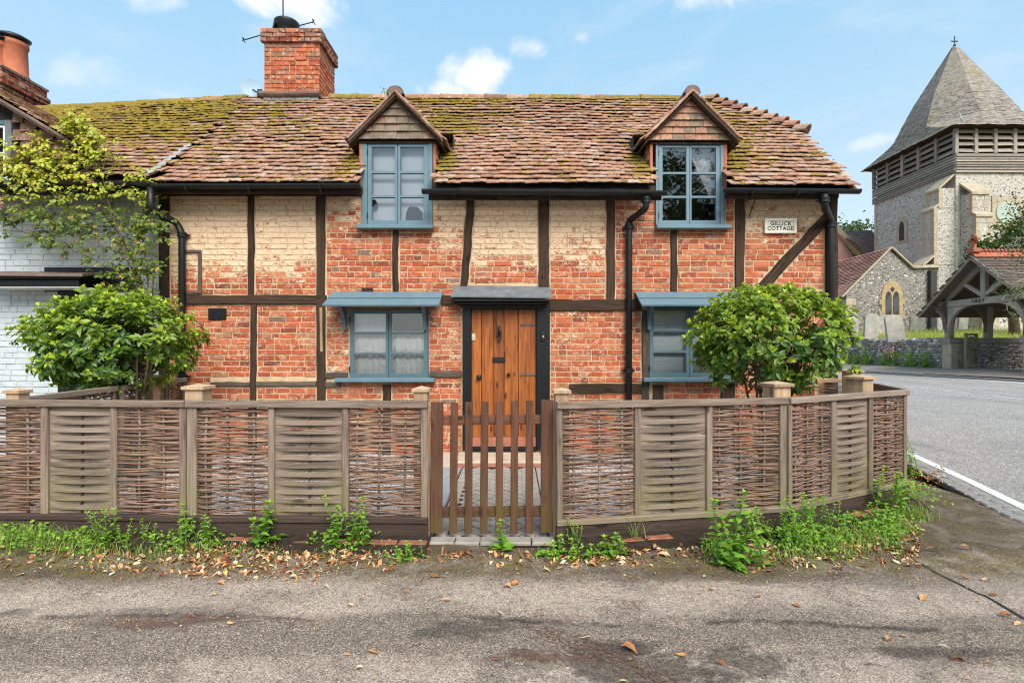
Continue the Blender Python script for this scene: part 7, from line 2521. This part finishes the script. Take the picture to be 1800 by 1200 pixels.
cover(0, 160, 958, 11, 900, .13); cover(140, 380, 962, 10, 1100, .11); cover(370, 470, 968, 8, 130, .06); cover(540, 680, 966, 9, 380, .09); cover(690, 740, 980, 6, 60, .04)
cover(955, 1100, 976, 7, 260, .06); cover(1235, 1340, 972, 9, 420, .10); cover(1330, 1500, 960, 12, 1500, .15); cover(1480, 1590, 940, 16, 900, .14); cover(1540, 1620, 925, 14, 500, .14)
for _ in range(260):
    c = Vector((rg.gauss(3.83, .07), rg.gauss(4.9, .16), .0))
    lv, lf = leaf_geo(.035, .011, .3, .3); Mx = Matrix.Translation((c.x, c.y, rg.uniform(0, .16))) @ Matrix.Rotation(rg.uniform(0, 6.28), 4, 'Z') @ Matrix.Rotation(-rg.uniform(-.2, .9), 4, 'Y')
    o = len(V); V.extend(tuple(Mx @ Vector(q)) for q in lv); yv += [.5] * 8; lr += [rg.random()] * 8; Fc.extend(tuple(i + o for i in f) for f in lf)
o = bpy.data.objects.new('verge_ground_cover', make_mesh('verge_ground_cover', V, Fc, M['weed'], {'young': ('FLOAT', yv), 'lr': ('FLOAT', lr)}, True)); link(o); o['kind'] = 'stuff'

# dead leaves: a drift along the fence, then single ones on the asphalt
def dry_leaf(seed, slim=False):
    rr = random.Random(seed)
    L, w = 1.0, (.16 if slim else rr.uniform(.24, .36))
    lv, lf = leaf_geo(L, w, rr.uniform(-.3, .25), rr.uniform(.1, .9))
    V = [(x - .5, y + .10 * math.sin(x * 3 + seed), z + .12 * math.sin(x * 4 + seed * 2) + abs(rr.uniform(0, .05))) for x, y, z in lv]
    m = min(v[2] for v in V)
    return Var('fallen_leaf', [(x, y, z - m) for x, y, z in V], lf, True)
DRY = [dry_leaf(k) for k in range(7)] + [dry_leaf(20 + k, True) for k in range(3)]
it = []
rg = random.Random(15)
def drift(px0, px1, py0, py1, n, smin=.014, smax=.055, up=.5):
    for _ in range(n):
        px = rg.uniform(px0, px1); f = rg.betavariate(1.6, 2.4)
        c = wpos(px, lerp(py0, py1, f) + rg.gauss(0, 3))
        s = rg.uniform(smin, smax)
        c.z = lane_z(c.x, c.y) + rg.uniform(0, .012) * (1 - f)
        it.append((rg.choice(DRY), xf(c, (rg.gauss(0, up), rg.gauss(0, up), rg.uniform(0, 6.28)), (s, s, s)), {'rnd': rg.random()}, .001))
drift(0, 200, 962, 1010, 110); drift(160, 420, 966, 1015, 230); drift(330, 560, 964, 1030, 400); drift(520, 700, 966, 1005, 260); drift(690, 760, 970, 990, 40); drift(770, 830, 972, 990, 40); drift(840, 940, 972, 998, 60)
drift(955, 1120, 970, 1000, 190); drift(1080, 1280, 966, 992, 150); drift(1270, 1420, 960, 1003, 190); drift(1400, 1620, 945, 1000, 430); drift(1500, 1620, 905, 960, 240); drift(1600, 1660, 820, 862, 170); drift(0, 1500, 990, 1030, 110, .012, .028, .2)
drift(60, 560, 1070, 1115, 170, .008, .017, .15); drift(1000, 1700, 1010, 1060, 70, .010, .02, .2)
pieces('leaf_litter', 'leaf_litter', None, it, M['litter'], 0, True)
SINGLE = [(905, 1028, 20), (892, 1034, 17), (765, 1012, 20), (515, 1018, 16), (1168, 980, 24), (1148, 985, 18), (1010, 985, 22), (1040, 998, 18), (985, 1002, 16), (1210, 1010, 20), (1352, 1003, 16), (1473, 1002, 17), (1333, 1050, 14), (1623, 1053, 24), (1640, 973, 22), (1697, 972, 24), (1695, 1018, 18), (1745, 1048, 18), (1768, 1083, 20), (1660, 1140, 18), (1562, 1128, 18), (1685, 1165, 24), (1735, 1168, 15), (1030, 1125, 26), (1105, 1142, 32), (1198, 1148, 22), (1268, 1162, 24), (1110, 1155, 14), (1095, 1185, 18), (785, 1058, 20), (655, 1152, 26), (632, 1180, 16), (610, 1154, 12), (405, 1100, 16), (880, 1078, 16), (615, 1066, 14), (635, 1052, 12), (375, 1048, 10), (867, 1160, 14), (575, 1031, 14), (1250, 1038, 12), (960, 1008, 16), (1700, 1198, 15), (715, 1040, 12), (1590, 1120, 16), (1400, 1065, 16), (1790, 1098, 18), (1735, 1022, 16)]
seen_ = set()
for k, (px, py, lp_) in enumerate(SINGLE):
    c = wpos(px, py); c.z = lane_z(c.x, c.y) + .003
    s = lp_ / FPX * c.y
    var = rg.choice(DRY)
    o = bpy.data.objects.new('fallen_leaf', var.mesh(M['litter']))
    link(o, None, c)
    o.rotation_euler = (rg.gauss(0, .15), rg.gauss(0, .15), rg.uniform(-.6, .6)); o.scale = (s, s, s * .8)
    o['rnd'] = rg.random()
    q_ = o['rnd']
    colr = 'dark brown' if q_ < .2 else 'rust brown' if q_ < .4 else 'orange-tan' if q_ < .6 else 'pale tan' if q_ < .8 else 'buff' if q_ < .93 else 'yellowish'
    zone = ('at far left', 'before the second panel', 'left of the gate', 'facing the gate', 'right of the gate', 'facing the dock weed', 'by the footway joint', 'at far right')[min(7, int(px / 225))]
    rowd = 'close to the verge' if py < 1015 else 'on pale mid lane' if py < 1075 else 'on darker asphalt' if py < 1140 else 'nearest the viewer'
    lb_ = "%s %s dry leaf %s, %s" % ('slim' if var in DRY[7:] else 'broad', colr, zone, rowd)
    if lb_ in seen_: lb_ = ('smaller ' if lp_ < 18 else 'larger ') + lb_
    seen_.add(lb_)
    tag(o, lb_, "leaf", "dry leaves scattered on the asphalt")
tw = MB()
for px, py, n in ((750, 1005, 14), (1265, 1010, 10), (1075, 995, 8), (1515, 1165, 3), (1680, 1160, 3), (270, 1012, 4), (1240, 985, 8)):
    c = wpos(px, py)
    for _ in range(n):
        p = c + Vector((rg.gauss(0, .05), rg.gauss(0, .04), 0)); a = rg.uniform(0, 6.28); l = rg.uniform(.04, .10)
        q = p + Vector((math.cos(a) * l, math.sin(a) * l, 0)); m = p.lerp(q, .5) + Vector((0, 0, rg.uniform(.005, .02)))
        for v in (p, q): v.z = lane_z(v.x, v.y) + .003
        m.z += lane_z(m.x, m.y)
        tw.tube([p, m, q], .0016, 4, rg)
for _ in range(330):                                # rusty needle mould swept into the sunken part of the lane
    f = rg.random()
    c = wpos(lerp(930, 1190, f) + rg.gauss(0, 10), lerp(1103, 1192, f) + rg.gauss(0, 9)); a = rg.gauss(-.5, .6); l = rg.uniform(.02, .06)
    q = c + Vector((math.cos(a) * l, math.sin(a) * l, 0)); c.z = lane_z(c.x, c.y) + rg.uniform(0, .006); q.z = lane_z(q.x, q.y) + rg.uniform(.001, .01)
    tw.tube([c, q], .0012, 3, rg)
tw.build('dry_twigs', M['weave'], None, True, kind='stuff')
# loose grit on the lane
it = []
for _ in range(2600):
    y = rg.uniform(1.9, 3.6); x = rg.uniform(-4.2, 4.2)
    if mnoise.noise(Vector((x * .8, y * 1.6, 3))) < -.1 and rg.random() < .8: continue
    if x > road_edge(y) - .35: continue
    s = rg.uniform(.0012, .0032)
    it.append((rg.choice(LUMP), xf((x, y, lane_z(x, y)), (0, 0, rg.uniform(0, 6)), (s, s, s)), {'rnd': rg.random()}, .001))
pieces('grit', 'loose_grit', None, it, M['flintrnd'], 0, True)
sl = MB()
n = 60
for i in range(n):                               # strip of soil against the gravel boards
    x0, x1 = lerp(-4.1, 3.7, i / n), lerp(-4.1, 3.7, (i + 1) / n)
    if -.62 < (x0 + x1) / 2 < .30: continue
    f0, f1 = SOIL(x0), SOIL(x1)
    w = .13
    h = lambda x, k: .030 * (1 - k) + .012 * mnoise.noise(Vector((x * 5, k * 3, 1)))
    sl.add([(x0, f0 - w, lane_z(x0, f0 - w) - .004), (x1, f1 - w, lane_z(x1, f1 - w) - .004), (x1, f1 - w * .4, .022 + h(x1, .3)), (x0, f0 - w * .4, .022 + h(x0, .3)), (x1, f1 + .14, .03 + h(x1, 0)), (x0, f0 + .14, .03 + h(x0, 0))], [(0, 1, 2, 3), (3, 2, 4, 5)])
o = sl.build('verge_soil', M['soil'], None, True); o['kind'] = 'structure'
eb = part_empty('brick_edging', (1.2, 3.7, 0), None); eb['kind'] = 'structure'
it = []
for (xa, xb) in ((-2.1, -.66), (.55, 1.9), (2.15, 3.5)):
    x = xa
    while x < xb:
        y = SOIL(x + .1) + (.03 if x < .4 else .035)
        sl_ = math.atan2(SOIL(x + .2) - SOIL(x), .2)
        it.append((R.choice(PAV), xf((x + .1, y, .0), (0, 0, sl_), (.205, .07, .048 + R.uniform(-.012, .010))), {}, .02)); x += .215
pieces('edging_brick', 'edging_bricks', eb, it, M['edging'])
# pansies seen through the weave
for lab, px, y, zc, cols in (("violet and yellow pansies in a pot behind the panel by the white house", 262, 4.45, .62, ('petal_violet', 'petal_yellow', 'petal_white')),
                             ("yellow and violet pansies in a pot behind the panel past the gate", 1318, 4.55, .60, ('petal_yellow', 'petal_violet', 'petal_white')),
                             ("white and yellow pansies in a pot behind the angled corner panel", 1408, 4.75, .58, ('petal_yellow', 'petal_white', 'petal_violet'))):
    x = (px - CX) / FPX * y
    p = thing('potted_pansies', (x, y, 0), lab, 'flower pot')
    b = MB(); b.lathe((x, y, 0), [(.08, 0), (.10, .30), (.115, .31), (.115, .36), (.10, .36)], 16); b.build('pot', M['lead'], p, True)
    V, Fc = [], []
    for k in range(90):
        lv, lf = leaf_geo(.05, .012, .2, .3)
        Mx = Matrix.Translation((x + rg.gauss(0, .08), y + rg.gauss(0, .06), .38 + rg.uniform(0, zc - .42))) @ Matrix.Rotation(rg.uniform(0, 6.28), 4, 'Z') @ Matrix.Rotation(-rg.uniform(-.2, .9), 4, 'Y')
        o_ = len(V); V += [tuple(Mx @ Vector(q)) for q in lv]; Fc += [tuple(i + o_ for i in f) for f in lf]
    MB().add(V, Fc).build('foliage', M['weed'], p, True)
    for k in range(14):
        b = MB(); c = Vector((x + rg.gauss(0, .11), y - .05 + rg.gauss(0, .05), zc + rg.gauss(0, .06)))
        for j in range(5):
            a = j * 1.257
            lv, lf = leaf_geo(.026, .012, 0, .1)
            Mx = Matrix.Translation(c) @ Matrix.Rotation(-1.2, 4, 'X') @ Matrix.Rotation(a, 4, 'Z')
            b.add([tuple(Mx @ Vector(q)) for q in lv], lf)
        b.build('bloom', M[cols[0] if k < 7 else cols[1] if k < 11 else cols[2]], p)
# weeds sprouting on the cottage ridge
for px, py, h in ((628, 178, 13), (676, 176, 20)):
    y = 8.72; k = FPX / y
    b = Vector(((px - CX) / k, y, CH + (HY - py) / k))
    t = thing('ridge_weed', b, "tiny weed sprouting from the roof ridge %s" % ("just beside the dormer with the pale panes" if px > 650 else "midway between the chimney and the pale-paned dormer"), 'weed')
    m = MB()
    for j in range(4): m.tube([b, b + Vector((rg.uniform(-.05, .05), 0, h / k * rg.uniform(.5, 1)))], .004, 4, rg)
    m.build('stem', M['weed'], t)
    V, Fc = [], []
    for j in range(12):
        lv, lf = leaf_geo(.04, .011, .1, .3)
        Mx = Matrix.Translation(b + Vector((rg.gauss(0, .03), rg.gauss(0, .02), h / k * rg.uniform(.3, 1)))) @ Matrix.Rotation(rg.uniform(0, 6.28), 4, 'Z') @ Matrix.Rotation(-rg.uniform(0, .9), 4, 'Y')
        o_ = len(V); V += [tuple(Mx @ Vector(q)) for q in lv]; Fc += [tuple(i + o_ for i in f) for f in lf]
    MB().add(V, Fc).build('foliage', M['weed'], t)
# plants at the foot of the churchyard wall
WALLW = ["small upright weed at the flint wall's foot, first beyond the right bush", "short weed second beyond the right bush along the flint wall", "tallest thin weed by the flint wall, third beyond the right bush", "short thin weed just past the tallest one at the flint wall",
         "upright weed directly before the pink valerian at the flint wall", "upright weed under the middle of the pink valerian", "upright weed at the lychgate end of the pink valerian", "first weed past the pink valerian along the flint wall",
         "second weed past the pink valerian along the flint wall", "bushier green weed at the flint wall nearest but one to the lychgate", "low weed nearest the lychgate pier at the flint wall"]
for k, (px, py, h) in enumerate(((1487, 640, 22), (1504, 641, 16), (1516, 642, 30), (1527, 642, 18), (1551, 643, 24), (1560, 643, 26), (1571, 643, 28), (1592, 645, 22), (1602, 645, 24), (1622, 646, 28), (1629, 647, 16))):
    lab = WALLW[k]
    y = lerp(25.5, 20.8, (px - 1480) / 150)
    x = 16.86
    y = x * FPX / (px - CX)
    b = Vector((x, y, gz(x, y) + .0))
    hh = h / FPX * y
    V, Fc, yv, lr = [], [], [], []
    for j in range(46):
        lv, lf = leaf_geo(rg.uniform(.16, .3), .035, .3, .3)
        Mx = Matrix.Translation(b + Vector((rg.gauss(0, .06), rg.gauss(0, .12), hh * rg.random() ** 1.3))) @ Matrix.Rotation(rg.uniform(0, 6.28), 4, 'Z') @ Matrix.Rotation(-rg.uniform(.2, 1.3), 4, 'Y')
        o_ = len(V); V += [tuple(Mx @ Vector(q)) for q in lv]; Fc += [tuple(i + o_ for i in f) for f in lf]; yv += [.4 + .4 * rg.random()] * 8; lr += [rg.random()] * 8
    me = make_mesh('wall_foot_plant', [vsub(v, b) for v in V], Fc, M['weed'], {'young': ('FLOAT', yv), 'lr': ('FLOAT', lr)}, True)
    o = bpy.data.objects.new('wall_foot_plant', me); link(o, None, b); tag(o, lab, "weed", "weeds along the flint wall")
b = MB()
for k in range(26):
    y = 17.0 * FPX / (rg.uniform(1548, 1575) - CX); c = Vector((16.9, y, CH + (HY - rg.uniform(606, 622)) / FPX * y))
    b.lathe(c, [(0, -.03), (.05, -.02), (.05, .02), (0, .04)], 6, (-1, 0, .3), False)
for k in range(3): b.tube([(16.9, 16.9 * FPX / (1552 + k * 9 - CX), gz(17, 22)), (16.88, 16.88 * FPX / (1554 + k * 8 - CX), 1.35)], .012, 5)
tag(b.build('valerian', M['petal_pink'], None, True), "pink valerian clump flowering against the flint churchyard wall", "flower")

# ------------------------------------------------------------------ trees
def leafcloud(name, parent, lobes, n, L, mat, seed, young=.3):
    """lobes: (centre, (rx,ry,rz)); many leaf-sized faces in clumps through the crown"""
    rr = random.Random(seed)
    V, yv, lr = [], [], []
    Fc = []
    tot = sum(r[0] * r[2] for c, r in lobes)
    for c, r in lobes:
        m = int(n * r[0] * r[2] / tot)
        ncl = max(4, m // 30)
        for _ in range(ncl):
            d = Vector((rr.gauss(0, 1), rr.gauss(0, 1), rr.gauss(0, 1))).normalized()
            k = rr.uniform(.55, 1.0) ** .6
            cc = Vector(c) + Vector((d.x * r[0] * k, d.y * r[1] * k, d.z * r[2] * k))
            cs = rr.uniform(.12, .26) * max(r)
            yy = young * max(0, d.z) + rr.uniform(-.1, .15)
            for _ in range(m // ncl):
                p = cc + Vector((rr.gauss(0, cs), rr.gauss(0, cs), rr.gauss(0, cs * .7)))
                l = L * rr.uniform(.6, 1.3)
                a, b = rr.uniform(0, 6.28), rr.uniform(-.6, 1.0)
                u = Vector((math.cos(a) * math.cos(b), math.sin(a) * math.cos(b), math.sin(b))) * l
                w = u.cross(Vector((rr.gauss(0, 1), rr.gauss(0, 1), rr.gauss(0, 1)))).normalized() * l * .32
                o = len(V)
                V += [tuple(p), tuple(p + u * .5 + w), tuple(p + u), tuple(p + u * .5 - w)]
                Fc.append((o, o + 1, o + 2, o + 3)); yv += [yy + rr.uniform(-.1, .1)] * 4; lr += [rr.random()] * 4
    c = np.array(V).mean(0); c[2] = np.array(V)[:, 2].min()
    me = make_mesh(name, (np.array(V) - c), Fc, mat, {'young': ('FLOAT', yv), 'lr': ('FLOAT', lr)})
    o = bpy.data.objects.new(name, me); link(o, parent, c)
    return o
def tree(label, x, y, z0, h, lobes, n, L, mat, seed, name='tree', group=None, tr=.22, branches=8):
    t = thing(name, (x, y, z0), label, 'tree', group)
    rr = random.Random(seed)
    b = MB()
    b.tube([(x, y, z0 - .1), (x + rr.uniform(-.1, .1), y, z0 + h * .3), (x + rr.uniform(-.2, .2), y, z0 + h * .6), (x, y, z0 + h * .85)], [tr, tr * .8, tr * .5, tr * .15], 10, rr)
    for k in range(branches):
        c, r = lobes[k % len(lobes)]
        s = Vector((x, y, z0 + h * rr.uniform(.25, .6)))
        e = Vector(c) + Vector((rr.uniform(-.5, .5) * r[0], rr.uniform(-.5, .5) * r[1], rr.uniform(-.3, .4) * r[2]))
        b.tube([s, s.lerp(e, .5) + Vector((0, 0, .1 * h * rr.uniform(-.3, .5))), e], [tr * .4, tr * .25, tr * .08], 7, rr)
    b.build('trunk', M['bark'], t, True)
    leafcloud('crown', t, lobes, n, L, M[mat], seed)
    return t
# yew-like bush between lychgate and tower; lichened tree leaning in from the side
yx, yy = 21.6, 22.5
def YP(px, py, y): return ((px - CX) / FPX * y, y, CH + (HY - py) / FPX * y)
tree("dark green feathery tree in the churchyard between the lychgate roof and the tower clock", 22.6, 23.0, 1.8, 5.2,
     [(YP(1790, 425, 23), (1.1, 1.0, .8)), (YP(1750, 440, 23), (.9, .8, .55)), (YP(1830, 400, 23), (1.2, 1.2, 1.0)), (YP(1850, 470, 23), (1.4, 1.2, .9)), (YP(1726, 450, 23), (.5, .5, .3))], 9000, .14, 'yew', 31)
t = thing('lichened_tree', (16.2, 15.2, .4), "lichened bare-twigged tree leaning over the lychgate roof from the picture edge", "tree")
b = MB(); rr = random.Random(3)
def twigs(p, d, l, r_, lev):
    pts = [p]; q = Vector(p); dd = Vector(d).normalized()
    for i in range(4):
        dd = (dd + Vector((rr.gauss(0, .28), rr.gauss(0, .2), rr.gauss(0, .28)))).normalized()
        q = q + dd * l / 4; pts.append(q.copy())
    b.tube(pts, [r_ * (1 - .17 * i) for i in range(5)], 5, rr)
    if lev > 0:
        for _ in range(4 if lev > 1 else 3):
            k = rr.randint(1, 4)
            twigs(pts[k], dd + Vector((rr.gauss(0, .7), rr.gauss(0, .4), rr.gauss(-.25, .7))), l * .52, r_ * .5, lev - 1)
tk = MB(); tk.tube([(16.2, 15.2, .3), (16.1, 15.3, 2.2), (15.9, 15.4, 4.2), (15.6, 15.5, 5.5)], [.2, .17, .12, .06], 9, rr)
for (px, py, d, l) in ((1840, 480, (-1, 0, .1), 1.35), (1850, 510, (-1, 0, -.05), 1.55), (1850, 540, (-1, .1, -.15), 1.3), (1840, 440, (-1, 0, .35), 1.1), (1850, 400, (-1, 0, .5), 1.2)):
    twigs(Vector(YP(px, py, 15.3)), d, l, .028, 3)
tk.build('trunk', M['bark'], t, True); b.build('twigs', M['twig'], t, True)
leafcloud('crown', t, [(YP(1800, 520, 15.3), (.45, .4, .35)), (YP(1850, 450, 15.3), (1.0, .8, .9)), (YP(1790, 560, 15.3), (.3, .3, .2)), (YP(1870, 350, 15.3), (1.2, 1, 1.0))], 2200, .07, M['yew'], 33)
for k, (px, pt_, y, r_) in enumerate(((1487, 391, 78, 2.6), (1502, 396, 80, 2.3), (1522, 397, 76, 2.4), (1474, 395, 74, 3.0), (1450, 398, 77, 3.4))):
    x = (px - CX) / FPX * y; zt = CH + (HY - pt_) / FPX * y
    tree(("broad tree behind the church showing just beside the cottage's corner pipe", "middle one of the distant trees over the dark church roof", "distant tree touching the tower's edge above the dark church roof", "distant tree half hidden by the cottage corner post", "distant tree wholly behind the cottage's end wall")[k], x, y, 4, zt - 4, [((x, y, zt - r_ * .9), (r_ * 1.4, r_, r_)), ((x + r_, y + 1, zt - r_ * 1.6), (r_ * 1.4, r_, r_)), ((x - r_, y, zt - r_ * 1.8), (r_ * 1.2, r_, r_))], 2200, .45, 'tree', 50 + k, 'tree', 'trees behind the church', .4, 5)
for k, (x, y, h) in enumerate(((7.5, -13, 11.5), (12.5, -11, 10.5))):            # behind the viewer; they show in the dormer glass
    tree(("taller leafy tree across the lane, mirrored in the dormer nearest the church", "shorter leafy tree across the lane, on the road side of the taller one")[k], x, y, 0, h, [((x, y, h * .72), (3.2, 3, h * .26)), ((x + 1.5, y + .8, h * .55), (2.8, 2.5, h * .22)), ((x - 1.4, y - .5, h * .52), (2.8, 2.5, h * .2))], 7000, .32, 'tree', 70 + k, 'tree', 'trees across the lane', .3, 8)
